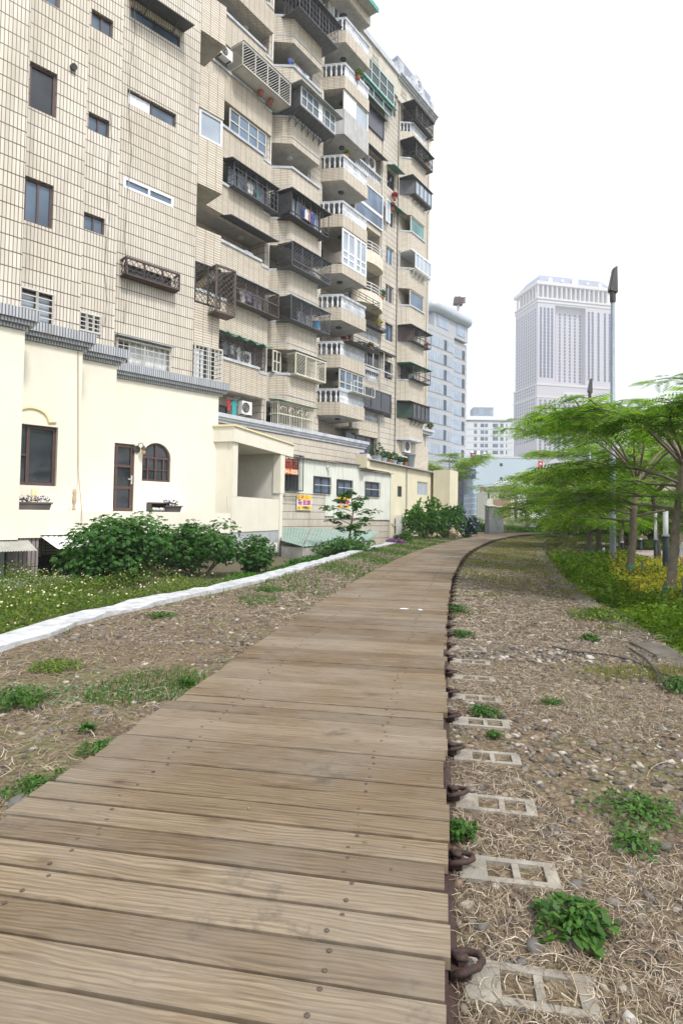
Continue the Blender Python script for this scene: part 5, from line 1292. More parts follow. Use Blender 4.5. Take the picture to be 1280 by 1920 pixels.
# ---------------------------------------------------------------- sleepers and clips
sl_m = M('sleeper_concrete', (.30, .275, .235), .9, .3, 9, bmp=.8, bscale=40, dirt=(.14, .115, .08))
def along(s0, step, n):   # centre indexes along the deck edge in metres
    return [s0 + step * i for i in range(n)]
def at_s(s, off, z):
    f = s / .158; i = int(f); return lat(i, off, z).lerp(lat(i + 1, off, z), f - i), tang(i)
s_ref = min(range(len(RE)), key=lambda i: abs(RE[i].y - G(850, 1640, 0).y)) * .158
proto = None
first_s = s_ref - 3 * .585
ns = 60
for k in range(ns):
    s = first_s + k * .585
    if s < .3: continue
    q, t = at_s(s, 0, 0)
    if proto is None:
        o = thing('sleeper', (0, 0, 0), 'x', 'sleeper')
        # local x = to the right of the rail, y = along the track
        m = MB(); m.box(.05, .16, -.085, .085, -.10, .014); m.build('head', sl_m, o, at=(0, 0, 0))
        m = MB(); m.box(.1605, .44, -.085, -.054, -.1, .013); m.box(.1605, .44, .054, .085, -.1, .0135); m.box(.262, .29, -.0535, .0535, -.1, .012); m.box(.39, .44, -.0535, .0535, -.1, .0125); m.box(-1.9, .0495, -.09, .09, -.12, -.005)
        m.build('frame', sl_m, o, at=(0, 0, 0)); m = MB(); m.box(.161, .389, -.0534, .0534, -.1, -.008); m.build('filled_pocket', gm, o, at=(0, 0, 0))
        proto = o
    else: o = copy_tree(proto)
    o.location = (q.x, q.y, (-.002 if k % 3 else .004)); o.rotation_euler = (0, 0, math.atan2(t.y, t.x) - math.pi / 2 + random.uniform(-.03, .03))
    words = ['first', 'second', 'third', 'fourth', 'fifth', 'sixth', 'seventh', 'eighth', 'ninth', 'tenth', 'eleventh', 'twelfth']
    o['label'] = ('pitted concrete sleeper end right of the boardwalk, %s from the bottom of the picture' % words[k]) if k < 12 else 'small far sleeper end in the long row beside the boardwalk'
    o['group'] = 'sleepers of the old track'; o['category'] = 'sleeper'
cp = None
for k in range(ns):
    s = first_s + k * .585
    if s < .3: continue
    q, t = at_s(s, 0, 0)
    if cp is None:
        o = thing('rail_clip', (0, 0, 0), 'x', 'rail clip')
        m = MB()
        m.tube([(.00, -.055, .03), (.05, -.06, .05), (.10, -.045, .055), (.125, -.01, .05), (.12, .03, .04), (.08, .05, .035), (.04, .045, .035), (.02, .02, .05), (.035, -.01, .06), (.07, -.01, .06)], .0135, 8)
        m.build('spring', rust_m, o, at=(0, 0, 0), smooth=True)
        m = MB(); m.box(.0, .075, -.045, .045, .005, .03); m.build('shoulder', rust_m, o, at=(0, 0, 0))
        m = MB(); m.lathe((.045, .0, .0285), [(.022, 0), (.022, .025), (.012, .026), (.012, .045)], 6); m.build('bolt', rust_m, o, at=(0, 0, 0)); cp = o
    else: o = copy_tree(cp)
    o.location = (q.x, q.y, .018); o.scale = (.85, .95, .8); o.rotation_euler = (0, 0, math.atan2(t.y, t.x) - math.pi / 2 + random.uniform(-.25, .25))
    o['label'] = ('rusty curled rail clip at the boardwalk edge, %s from the bottom of the picture' % words[k]) if k < 12 else 'tiny far rusty clip in the row along the boardwalk edge'
    o['group'] = 'rail clips along the boardwalk'; o['category'] = 'rail clip'

# ---------------------------------------------------------------- loose cover: stones, straw, weeds
KX = np.array([[p.x, p.y] for p in KC]); WX = np.array([[p.x, p.y] for p in WE]); REX = np.array([[p.x, p.y] for p in RE])
def interp_x(curve, y):
    o = np.argsort(curve[:, 1]); return np.interp(y, curve[o, 1], curve[o, 0])
LEX = np.array([[lat(i, DW, 0).x, lat(i, DW, 0).y] for i in range(len(RE))])
def bedpoints(n, y0, y1, side, power=1.0, margin=.0, seed=0, reach=.1):
    r = np.random.default_rng(seed); y = y0 + (y1 - y0) * r.random(n) ** power
    if side == 'R':
        a = interp_x(REX, y) + .03 + margin; b = interp_x(WX[WX[:, 1] < 30], y) + reach; b = np.where(y > 24, a + 6, b)
    else:
        a = interp_x(KX, y) + .30; b = interp_x(LEX, y) - .03 - margin
    b = np.minimum(b, y * .72 + 1.2); a = np.maximum(a, -y * .72 - 1.0)
    x = a + (b - a) * r.random(n); ok = b > a
    return np.stack([x, y], 1)[ok]
def onsleeper(xy):   # keep the nearest sleeper ends clear
    keep = np.ones(len(xy), bool)
    for k in range(14):
        s = first_s + k * .585
        if s < .3: continue
        q, t = at_s(s, 0, 0); d = xy - np.array([q.x, q.y]); al = d[:, 0] * t.x + d[:, 1] * t.y; la = d[:, 0] * t.y - d[:, 1] * t.x
        keep &= ~((np.abs(al) < .085) & (la > .05) & (la < .43))
    return keep
ico = None
def stones(name, xy, smin, smax, mat, seed, label, flat=.6, zoff=-.25):
    r = np.random.default_rng(seed); n = len(xy)
    ph = (1 + 5 ** .5) / 2
    bv = np.array([(-1, ph, 0), (1, ph, 0), (-1, -ph, 0), (1, -ph, 0), (0, -1, ph), (0, 1, ph), (0, -1, -ph), (0, 1, -ph), (ph, 0, -1), (ph, 0, 1), (-ph, 0, -1), (-ph, 0, 1)]) / 1.9
    bf = np.array([(0, 11, 5), (0, 5, 1), (0, 1, 7), (0, 7, 10), (0, 10, 11), (1, 5, 9), (5, 11, 4), (11, 10, 2), (10, 7, 6), (7, 1, 8), (3, 9, 4), (3, 4, 2), (3, 2, 6), (3, 6, 8), (3, 8, 9), (4, 9, 5), (2, 4, 11), (6, 2, 10), (8, 6, 7), (9, 8, 1)])
    s = smin + (smax - smin) * r.random(n) ** 2.2
    V = bv[None] * (1 + r.uniform(-.5, .42, (n, 12, 1)))
    sc_ = np.stack([s * r.uniform(.7, 1.3, n), s * r.uniform(.7, 1.3, n), s * r.uniform(.25, .7, n) * flat / .6], 1)
    V = V * sc_[:, None, :]
    a = r.uniform(0, 6.28, n); ca, sa = np.cos(a), np.sin(a); tx = r.uniform(-.35, .35, n)
    x, y, z = V[..., 0], V[..., 1], V[..., 2]; z = z + x * tx[:, None]
    X = x * ca[:, None] - y * sa[:, None]; Y_ = x * sa[:, None] + y * ca[:, None]
    V = np.stack([X + xy[:, 0:1], Y_ + xy[:, 1:2], z + sc_[:, 2:3] * (.35 + zoff)], 2).reshape(-1, 3)
    Fq = (bf[None] + np.arange(n)[:, None, None] * 12).reshape(-1, 3)
    o = npmesh(name, V, Fq, mat); return tag(o, label, 'gravel', kind='stuff')
def stonemat():
    m, n, b = newmat('ballast_stones'); ri = island(n); p = pos(n)
    c = ramp(n, ri, [(0, (.05, .042, .04)), (.25, (.14, .11, .085)), (.45, (.22, .195, .165)), (.62, (.11, .108, .11)), (.8, (.22, .15, .105)), (.94, (.34, .31, .26)), (1, (.48, .46, .43))])
    c = mixc(n, .7, c, ramp(n, noise(n, p, 35, 5, .7).outputs[0], [(.3, (.6, .57, .52)), (.7, (1.15, 1.12, 1.08))]), 'MULTIPLY')
    L(n, c, b.inputs['Base Color']); b.inputs['Roughness'].default_value = .9; bump(n, noise(n, p, 60, 5).outputs[0], b, .6, .006); return m
stm = stonemat()
R1 = bedpoints(11000, .9, 7, 'R', 1.1, seed=1); R1 = R1[onsleeper(R1)]
R2 = bedpoints(16000, 6, 24, 'R', 1.3, seed=2); L1 = bedpoints(3200, 2, 7, 'L', 1.0, seed=3); L2 = bedpoints(7500, 6.5, 24, 'L', 1.2, seed=4)
stones('gravel', np.concatenate([R1, L1]), .005, .030, stm, 5, 'mixed broken ballast stones near the viewer on both sides of the boardwalk')
stones('gravel', np.concatenate([R2, L2]), .010, .042, stm, 6, 'finer looking gravel spread along the far part of the track bed')
def bigstones(lst):
    for i, (px, py, s, lb) in enumerate(lst):
        c = G(px, py, 0); m = MB(); s *= .62; o = stones('stone', np.array([[c.x, c.y]]), s, s, stm, 40 + i, lb, .8, .0); del o['kind']; o['category'] = 'stone'; o['group'] = 'larger loose stones on the track bed'
bigstones([(905, 1745, .06, 'flat grey-brown stone between the two lowest sleepers'), (1000, 1780, .045, 'dark pointed stone left of the big green weed'), (1075, 1665, .05, 'rounded brown stone at the end of a pitted sleeper'), (1216, 1685, .055, 'dark angular stone right of the big green weed'),
   (1115, 1463, .05, 'brown stone right of the topmost near sleeper'), (1243, 1592, .045, 'dark stone under the weeds at the right edge'), (1236, 1370, .055, 'grey stone near the right edge below the black cable'), (180, 1338, .055, 'grey stone in the leafy litter left of the boardwalk'), (95, 1370, .05, 'pale stone at the far left in the green litter'),
   (35, 1510, .075, 'dark slab stone touching the boardwalk at the far left'), (1262, 1288, .07, 'reddish brick fragment at the right edge beside the wall')])

def strips(name, xy, lmin, lmax, w0, mat, seed, label, h=.05, curl=1.2, zb=.004, cat='straw'):
    r = np.random.default_rng(seed); n = len(xy); K_ = 6
    ln = r.uniform(lmin, lmax, n); a = r.uniform(0, 6.28, n); da = r.normal(0, curl, n) / K_; z = zb + r.random(n) ** 2 * h * .4; pz = r.uniform(-.2, .9, n)
    P = np.zeros((n, K_ + 1, 3)); P[:, 0, :2] = xy; P[:, 0, 2] = z
    for k in range(K_):
        a = a + da + r.normal(0, .10, n); st = ln / K_
        P[:, k + 1, 0] = P[:, k, 0] + np.cos(a) * st; P[:, k + 1, 1] = P[:, k, 1] + np.sin(a) * st
        P[:, k + 1, 2] = np.maximum(.003, z + h * pz * math.sin(math.pi * (k + 1) / (K_ + .5)) * r.uniform(.4, 1.0, n))
    T = np.gradient(P, axis=1); T /= np.linalg.norm(T, axis=2, keepdims=True) + 1e-9
    Nn = np.stack([-T[..., 1], T[..., 0], r.uniform(-.4, .4, (n, 1)) * np.ones_like(T[..., 0])], 2)
    ww = (w0 * r.uniform(.5, 1.4, n))[:, None, None] * np.linspace(1, .35, K_ + 1)[None, :, None]
    V = np.concatenate([P - Nn * ww, P + Nn * ww], 2).reshape(n, K_ + 1, 2, 3).reshape(-1, 3)
    base = (np.arange(n) * (K_ + 1) * 2)[:, None]
    q = np.array([[2 * k, 2 * k + 1, 2 * k + 3, 2 * k + 2] for k in range(K_)])
    Fq = (base[:, :, None] + q[None]).reshape(-1, 4)
    return tag(npmesh(name, V, Fq, mat), label, cat, kind='stuff')
def strawmat():
    m, n, b = newmat('dry_straw'); ri = island(n)
    c = ramp(n, ri, [(0, (.085, .06, .04)), (.4, (.20, .15, .10)), (.75, (.38, .30, .21)), (1, (.62, .55, .44))])
    L(n, c, b.inputs['Base Color']); b.inputs['Roughness'].default_value = .8; return m
sm = strawmat()
def clump(xy, seed, freq, thr):  # keep points where a soft random field is high
    r = np.random.default_rng(seed); k = 14; c = np.zeros(len(xy))
    for _ in range(k):
        w_ = r.normal(0, freq, 2); c += np.cos(xy @ w_ + r.uniform(0, 6.28))
    return xy[c / math.sqrt(k) > thr]
S1_ = clump(bedpoints(80000, .9, 9, 'R', 1.15, seed=11), 5, 2.6, -.25); S2_ = bedpoints(13000, 7, 20, 'R', 1.2, seed=12); S3_ = clump(bedpoints(7000, 2, 9, 'L', 1, seed=13), 6, 1.2, -.3); S4_ = bedpoints(6000, 8, 20, 'L', 1.1, seed=14)
_k = onsleeper(S1_) | (np.random.default_rng(9).random(len(S1_)) < .3)
strips('dry_straw', S1_[_k], .025, .12, .0013, sm, 21, 'matted dry straw and stalks on the gravel near the viewer', .03)
strips('dry_straw', np.concatenate([S2_, S4_]), .08, .28, .0035, sm, 22, 'thin dry grass scattered over the farther track bed', .05)
strips('dry_straw', S3_, .05, .2, .0017, sm, 23, 'sparse dry stalks on the gravel left of the boardwalk', .04)
r1 = bedpoints(130, .9, 6, 'R', 1.2, seed=15); strips('dead_stalks', r1, .2, .5, .0024, sm, 24, 'long pale curved stalks lying on the straw', .07, 1.8)
grass_y = leafmat('grass_yellowish', (.10, .13, .02), (.26, .27, .06), .4); grass_g = leafmat('grass_green', (.03, .10, .015), (.12, .24, .035), .4)
def blades(name, xy, h0, h1, w0, mat, seed, label, cat='grass'):
    r = np.random.default_rng(seed); n = len(xy); h = r.uniform(h0, h1, n); a = r.uniform(0, 6.28, n); ln = r.uniform(.2, .9, n) * h; w_ = w0 * r.uniform(.6, 1.3, n)
    B = np.concatenate([xy, np.zeros((n, 1))], 1); d = np.stack([np.cos(a), np.sin(a), 0 * a], 1); s = np.stack([-np.sin(a), np.cos(a), 0 * a], 1) * w_[:, None]
    m1 = B + d * (ln * .35)[:, None] + np.array([0, 0, 1]) * (h * .65)[:, None]; tp = B + d * ln[:, None] + np.array([0, 0, 1]) * h[:, None]
    V = np.stack([B - s, B + s, m1 + s * .8, m1 - s * .8, m1 - s * .8, m1 + s * .8, tp + s * .15, tp - s * .15], 1).reshape(-1, 3)
    Fq = (np.array([[0, 1, 2, 3], [4, 5, 6, 7]])[None] + (np.arange(n) * 8)[:, None, None]).reshape(-1, 4)
    return tag(npmesh(name, V, Fq, mat), label, cat, kind='stuff')
ga = clump(bedpoints(60000, 1.2, 16, 'R', 1.2, seed=31), 9, 2.3, .8); blades('grass', ga, .02, .07, .003, grass_y, 31, 'short yellowish grass tufts on the right side gravel')
gb = bedpoints(42000, 10, 44, 'R', .9, seed=32); gb = gb[np.random.default_rng(4).random(len(gb)) < np.clip((gb[:, 1] - 9) / 14, .05, .6) * (.6 + .4 * np.sin(gb[:, 0] * 3.1 + gb[:, 1] * .7))]; blades('grass', gb, .03, .10, .009, grass_y, 32, 'short green grass on the inside of the far bend')
gc = clump(bedpoints(42000, 2.2, 14, 'L', 1.1, seed=33), 12, 2.4, 1.25); blades('grass', gc, .02, .08, .003, grass_g, 33, 'short green grass patches left of the boardwalk')
gd = bedpoints(30000, 10, 44, 'L', 1.0, seed=34); gd = gd[np.random.default_rng(5).random(len(gd)) < np.clip((gd[:, 1] - 8) / 16, .05, .6) * (.55 + .45 * np.sin(gd[:, 0] * 2.7 + gd[:, 1] * .9))]; blades('grass', gd, .03, .12, .009, grass_g, 34, 'green verge grass between kerb and boardwalk far away')
# leaf litter left foreground
ll_ = bedpoints(9500, 2.2, 5.4, 'L', 1.0, seed=35); ll_ = clump(ll_[ll_[:, 1] < 4.9], 17, .9, -.5)
r_ = np.random.default_rng(36); n = len(ll_); c = np.concatenate([ll_, r_.uniform(.004, .03, (n, 1))], 1); a = r_.normal(size=(n, 3)); a[:, 2] *= .35; a /= np.linalg.norm(a, axis=1)[:, None]; b = np.cross(a, r_.normal(size=(n, 3)) * np.array([.4, .4, 1])); b /= np.linalg.norm(b, axis=1)[:, None]; s = r_.uniform(.006, .021, (n, 1))
tag(npmesh('leaf_litter', np.stack([c - a * s, c + b * s * .5, c + a * s, c - b * s * .5], 1).reshape(-1, 3), np.arange(4 * n).reshape(-1, 4), leafmat('litter_leaf', (.07, .16, .06), (.22, .34, .17), .2)), 'fresh green leaf litter strewn over the gravel left of the boardwalk', 'leaf litter', kind='stuff')
# distinct weeds
def weed(px, py, rad, h, label, mat=None, n=140, leaf=.03, seed=1, z=0.0):
    n = int(n * 1.5); rad *= .85; h *= .8
    c = G(px, py, z); t = thing('weed', (c.x, c.y, z), label, 'weed', 'low green weeds on the track bed')
    r = np.random.default_rng(seed); V = []; 
    a = r.uniform(0, 6.28, n); rr = rad * r.random(n) ** .8 * (.72 + .28 * np.sin(a * 3 + seed) * np.cos(a * 2 + 2 * seed)); cen = np.stack([rr * np.cos(a), rr * np.sin(a), h * (1 - (rr / rad) ** 2 * .7) * r.uniform(.3, 1.05, n) + .01], 1)
    d = np.stack([np.cos(a), np.sin(a), r.uniform(-.6, .5, n)], 1) + r.normal(0, .5, (n, 3)); d /= np.linalg.norm(d, axis=1)[:, None]
    sd_ = np.cross(d, [0, 0, 1.0]); sd_ /= np.linalg.norm(sd_, axis=1)[:, None]; s = (leaf * .62 * r.uniform(.5, 1.3, n))[:, None]
    dn = np.array([0, 0, -.25]) * s
    V = np.stack([cen - d * s, cen + sd_ * s * .62, cen + d * s + dn, cen - sd_ * s * .62], 1).reshape(-1, 3)
    npmesh('leaves', V, np.arange(4 * n).reshape(-1, 4), mat or weed_m, t)
    m = MB()
    for i in range(9): m.tube([(c.x, c.y, z), (c.x + cen[i][0] * .5, c.y + cen[i][1] * .5, z + cen[i][2] * .8), (c.x + cen[i][0], c.y + cen[i][1], z + cen[i][2])], .0025, 4, False)
    m.build('stems', weed_m, t); return t
weed_m = leafmat('weed_leaf', (.025, .085, .014), (.10, .22, .04), .35)
weed(1085, 1752, .21, .10, 'large bright green weed at the lower right of the boardwalk', seed=1, n=260, leaf=.032)
weed(1200, 1530, .36, .07, 'wide patch of small green weeds near the right edge', seed=2, n=420, leaf=.022)
weed(1190, 1590, .18, .06, 'small leafy weed below the wide green patch', seed=3, n=150, leaf=.022)
weed(905, 1340, .20, .06, 'round green weed over the seventh sleeper', seed=4, n=230, leaf=.024); weed(925, 1385, .10, .05, 'small tuft just below the round green weed', seed=5, n=90, leaf=.022)
weed(862, 1575, .13, .09, 'leafy weed squeezed against the boardwalk edge between rusty clips', seed=6, n=140, leaf=.026)
weed(1036, 1322, .13, .05, 'lone small weed in the middle of the right gravel', seed=7, n=110, leaf=.022)
weed(857, 1150, .34, .14, 'weeds growing over the clips at the first bend', seed=8, n=320, leaf=.035); weed(862, 1195, .28, .09, 'second weed patch over the clips below the bend', seed=81, n=240, leaf=.03)
weed(1125, 1160, .75, .16, 'wide weedy patch beside the stone wall', seed=9, n=800, leaf=.04, mat=leafmat('weed_olive', (.06, .12, .015), (.2, .28, .05), .35)); weed(1105, 1203, .2, .1, 'small bright weed left of the black cable', seed=10, n=120, leaf=.035)
weed(1270, 1298, .25, .14, 'tuft at the right edge beside the brick fragment', seed=11, n=200, leaf=.03)
weed(347, 1288, .13, .09, 'bright round weed touching the left edge of the boardwalk', seed=12, n=180, leaf=.026); weed(105, 1255, .4, .06, 'olive grassy weed patch near the white kerb', seed=13, n=420, leaf=.028, mat=bpy.data.materials['weed_olive'])
weed(35, 1320, .45, .10, 'dark leafy weed patch at the left picture edge', seed=14, n=520, leaf=.028); weed(190, 1408, .22, .05, 'creeping weeds along the boardwalk edge lower left', seed=15, n=220, leaf=.022)
weed(165, 1372, .1, .06, 'small weed beside the grey stone in the litter', seed=16, n=90, leaf=.024); weed(70, 1480, .3, .04, 'flat green weeds at the lower left', seed=17, n=260, leaf=.022)
weed(300, 1158, .35, .07, 'weeds at the foot of the broken white kerb', seed=18, n=260, leaf=.03); weed(505, 1108, .55, .08, 'long green weed patch below the kerb bend', seed=19, n=420, leaf=.035)
# black cable on the right
m = MB(); m.tube([G(x, y, .02) for x, y in ((1035, 1212), (1080, 1222), (1130, 1226), (1180, 1236), (1215, 1252), (1260, 1270))], .008, 5); m.tube([G(x, y, .05) for x, y in ((1180, 1216), (1210, 1236), (1232, 1262), (1245, 1285))], .012, 6)
tag(m.build('cable', dark_m), 'black cable lying across the right side gravel', 'cable')

# bits blown onto the deck
rr_ = np.random.default_rng(77); n = 90; idx = (rr_.random(n) ** 1.5 * 60 + 8).astype(int); c = np.array([tuple(lat(i, o_, DZK + .008)) for i, o_ in zip(idx, rr_.uniform(.05, DW - .05, n))]); a = rr_.normal(size=(n, 3)); a[:, 2] *= .15; a /= np.linalg.norm(a, axis=1)[:, None]; b = np.cross([0, 0, 1.0], a); s = rr_.uniform(.003, .011, (n, 1))
tag(npmesh('blown_leaves', np.stack([c - a * s * 1.6, c + b * s * .4, c + a * s * 1.6, c - b * s * .4], 1).reshape(-1, 3), np.arange(4 * n).reshape(-1, 4), leafmat('blown_leaf', (.10, .09, .03), (.30, .32, .12), .2)), 'tiny leaf scraps and twigs blown onto the planks', 'leaf scraps', kind='stuff')
# ================================================================== PLANTS
def unit(a): return a / (np.linalg.norm(a, axis=-1, keepdims=True) + 1e-9)
def palmate(c, nrm, size, r, lobes=5, wid=.20, droop=.35):
    """hand shaped leaves: each a fan of rhombic lobes; returns quads"""
    n = len(c); nrm = unit(nrm); a = unit(np.cross(nrm, r.normal(size=(n, 3)))); b = np.cross(nrm, a); V = []
    for k in range(lobes):
        t = (k - (lobes - 1) / 2) * 2.35 / max(1, lobes - 1) * 1.0; L_ = 1 - .12 * abs(k - (lobes - 1) / 2)
        d = a * math.cos(t) + b * math.sin(t); s = -a * math.sin(t) + b * math.cos(t)
        sz = size[:, None]
        tip = c + (d * L_ - nrm * droop) * sz; mid = c + (d * L_ * .55 - nrm * droop * .25) * sz
        V.append(np.stack([c, mid + s * wid * sz, tip, mid - s * wid * sz], 1))
    return np.stack(V, 1).reshape(-1, 3)
def quads(name, V, mat, par, at=(0, 0, 0)): return npmesh(name, V, np.arange(len(V)).reshape(-1, 4), mat, par, at)
def lumpy(n, r, rx, ry, rz, lumps=9, lr=.5, shell=.55):
    """points in a lumpy crown: several overlapping balls round the middle, mostly near their skins"""
    cen = unit(r.normal(size=(lumps, 3))) * r.uniform(.35, .75, (lumps, 1)); cen[:, 2] = cen[:, 2] * .85
    k = r.integers(0, lumps, n); d = unit(r.normal(size=(n, 3))); rad = lr * (shell + (1 - shell) * r.random((n, 1))) * r.uniform(.75, 1.15, (lumps, 1))[k]
    p = cen[k] + d * rad
    return p * np.array([rx, ry, rz]), d
bush_m = leafmat('bush_leaf', (.022, .085, .018), (.10, .25, .055), .4)
bush2_m = leafmat('bright_bush_leaf', (.025, .10, .010), (.12, .28, .03), .4)
twig_m = M('twig', (.16, .13, .08), .9, .2)
def bush(px, py, z, wpx, hpx, mat, label, n=900, size=.11, seed=1, group=None, kind='bush', leafkind='palm', lumps=10, tall=None, Y=None, cat='bush', depth=1.0):
    c = D(px, py, Y) if Y else G(px, py, z); sc_ = c.y / FPX; rx = wpx / 2 * sc_; h = hpx * sc_ if tall is None else tall
    t = thing(kind, (c.x, c.y, z), label, cat, group); r = np.random.default_rng(seed)
    p, d = lumpy(n, r, rx, rx * depth, h * .5, lumps); p[:, 2] += h * .46; p[:, 2] = np.maximum(p[:, 2], .03)
    if leafkind == 'palm': V = palmate(p, d * .6 + np.array([0, 0, .8]) + r.normal(0, .3, p.shape), size * r.uniform(.6, 1.25, len(p)), r)
    elif leafkind == 'frond': V = fronds(p, d + np.array([0, 0, .1]), size * r.uniform(.7, 1.2, len(p)), r, 6)
    else:
        a = unit(r.normal(size=(n, 3)) + d * .5); b = unit(np.cross(a, r.normal(size=(n, 3)))); s = (size * r.uniform(.6, 1.3, n))[:, None]
        V = np.stack([p - a * s, p + b * s * .42, p + a * s - np.array([0, 0, .2]) * s, p - b * s * .42], 1).reshape(-1, 3)
    quads('foliage', V, mat, t)
    m = MB(); base = Vector((c.x, c.y, z))
    for i in range(7):
        q = p[r.integers(0, len(p))]; m.tube([base + Vector((q[0] * .15, q[1] * .15, 0)), base + Vector((q[0] * .5, q[1] * .5, q[2] * .55)), base + Vector((q[0], q[1], q[2]))], [.022 * h, .014 * h, .006 * h], 5, False)
    m.build('stems', twig_m, t); return t
def fronds(P0, Dr, Ln, r, pairs=9, w_=.075, droop=.55):
    """feathery double leaves: rachis line with opposite narrow leaflets"""
    n = len(P0); d = unit(Dr); up = np.array([0, 0, 1.0]); s = unit(np.cross(d, up)); L_ = Ln[:, None]; V = []
    for k in range(pairs):
        t = (k + .6) / pairs; c = P0 + d * L_ * t - up * L_ * droop * t * t * .5
        ln = .40 * math.sin(math.pi * (.15 + .8 * t)) + .08
        fw = unit(d - up * droop * t)
        for sg in (-1, 1):
            q = unit(s * sg + fw * .45 - up * .22); e = c + q * L_ * ln; mid = c + q * L_ * ln * .5
            ww = fw * L_ * w_ * (1.0 if pairs > 7 else 1.35)
            V.append(np.stack([c, mid + ww * .6, e, mid - ww * .5], 1))
    V = np.stack(V, 1) + r.normal(0, .006, (n, 1, 1, 3))
    return V.reshape(-1, 3)
frond_m = leafmat('feather_leaf', (.06, .18, .015), (.30, .46, .05), .6)
frond_y = leafmat('feather_leaf_yellowish', (.11, .22, .02), (.36, .50, .08), .6)
def feather_tree(name, base, path, fork_h, limbs, rad, rise, seed, label, mat, group, tr=.10, frond_len=.42, per=5, sub=4, band=True, cat='tree', pairs=9, flat=.35, az=None, trunks=1, limbm=None):
    """trunk (path of offsets), limbs arching out to an umbrella crown hung with feathery leaves"""
    r = random.Random(seed); nr = np.random.default_rng(seed); base = Vector(base)
    t = thing(name, base, label, cat, group)
    pts = [base + Vector(p) for p in path]; k = len(pts)
    m = MB(); rr = [tr * (1.25 - .45 * i / (k - 1)) for i in range(k)]; fine = crom(pts, 6); fr_ = np.interp(np.linspace(0, 1, len(fine)), np.linspace(0, 1, k), rr)
    m.tube(fine, [x * (1 + .10 * math.sin(i * 2.1 + seed) + .06 * math.sin(i * 5.3)) for i, x in enumerate(fr_)], 12); m.build('trunk', bark_m, t, smooth=True)
    top = pts[-1]; P0 = []; Dr = []; lm = MB()
    for i in range(limbs):
        a = (az[i] if az else 2 * math.pi * (i + r.uniform(-.3, .3)) / limbs); R_ = rad * r.uniform(.75, 1.1); H = rise * (r.uniform(.75, 1.1) if i % 3 else r.uniform(-.1, .45))
        st = top.lerp(pts[-2], r.uniform(0, .5)) if i % 3 else pts[-2].lerp(pts[-3], r.uniform(0, .9)); H = H if i % 3 else rise * r.uniform(-.05, .35); path_ = []
        for q in range(8):
            f = q / 7; rad_ = R_ * f; z = H * (1 - (1 - f) ** 2.2) - R_ * .10 * f ** 4
            aa = a + .25 * math.sin(f * 3 + i) * f
            path_.append(st + Vector((math.cos(aa) * rad_, math.sin(aa) * rad_, z)))
        lm.tube(path_, [tr * .36 * (1 - .85 * q / 7) + .005 for q in range(8)], 6, False)
        for b in range(sub):
            f = .35 + .6 * b / max(1, sub - 1); ii = min(6, int(f * 7)); s0 = path_[ii].lerp(path_[ii + 1], f * 7 - ii)
            for sg in (-1, 1):
                aa = a + sg * r.uniform(.45, .95); l2 = R_ * r.uniform(.28, .5) * (1.1 - .4 * f); sp = []
                for q in range(5):
                    g = q / 4; sp.append(s0 + Vector((math.cos(aa) * l2 * g, math.sin(aa) * l2 * g, l2 * (.35 * g - .28 * g * g) * r.uniform(.6, 1.4))))
                lm.tube(sp, [.018 * (1 - .7 * q / 4) * (tr / .1) + .003 for q in range(5)], 4, False)
                for q in range(1, 5):
                    for _ in range(per if r.random() < .72 else 0):
                        ang = r.uniform(0, 2 * math.pi); P0.append(sp[q] + Vector((r.gauss(0, .05), r.gauss(0, .05), r.gauss(0, .04)))); Dr.append(((math.cos(ang) + .6 * math.cos(aa)), (math.sin(ang) + .6 * math.sin(aa)), r.uniform(-.35, flat)))
        for q in range(4, 8):
            for _ in range(per):
                ang = r.uniform(0, 2 * math.pi); P0.append(path_[q]); Dr.append((math.cos(ang) + .5 * math.cos(a), math.sin(ang) + .5 * math.sin(a), r.uniform(-.4, flat + .1)))
    lm.build('limbs', limbm or bark_m, t, smooth=True)
    P0 = np.array([tuple(p) for p in P0]) - np.array(base); n = len(P0)
    quads('crown', fronds(P0, np.array(Dr), frond_len * nr.uniform(.65, 1.25, n), nr, pairs), mat, t)
    return t
def stakes(base, h, lean, label, zband, par_r, n=3):
    b = Vector(base); t = thing('tree_stake', b, label, 'tree stakes', 'wooden stakes propping the young trees')
    m = MB(); 
    for i in range(n):
        a = .4 + i * 2 * math.pi / 3; f = b + Vector((math.cos(a) * .42, math.sin(a) * .42, 0)); tp = b + Vector((math.cos(a) * .2, math.sin(a) * .2, h + .1 * i)); mm = MB(); mm.tube([f, tp], [.04, .034], 8); mm.build('stake', stake_m, t)
    mm = MB(); c = b + Vector((0, 0, h * .85)); mm.tube([c + Vector((-.26, .1, 0)), c + Vector((.30, -.06, .02))], .03, 7); mm.build('crossbar', stake_m, t)
    return t
def band(base, r_, z0_, h, label):
    m = MB(); b = Vector(base); m.lathe((b.x, b.y, b.z + z0_), [(r_ * .98, 0), (r_ * 1.04, .02), (r_ * 1.02, h * .5), (r_ * 1.05, h - .02), (r_ * .98, h)], 16)
    return tag(m.build('trunk_band', teal_m, smooth=True), label, 'band', 'teal bands round the staked trunks')
ZB = -.62
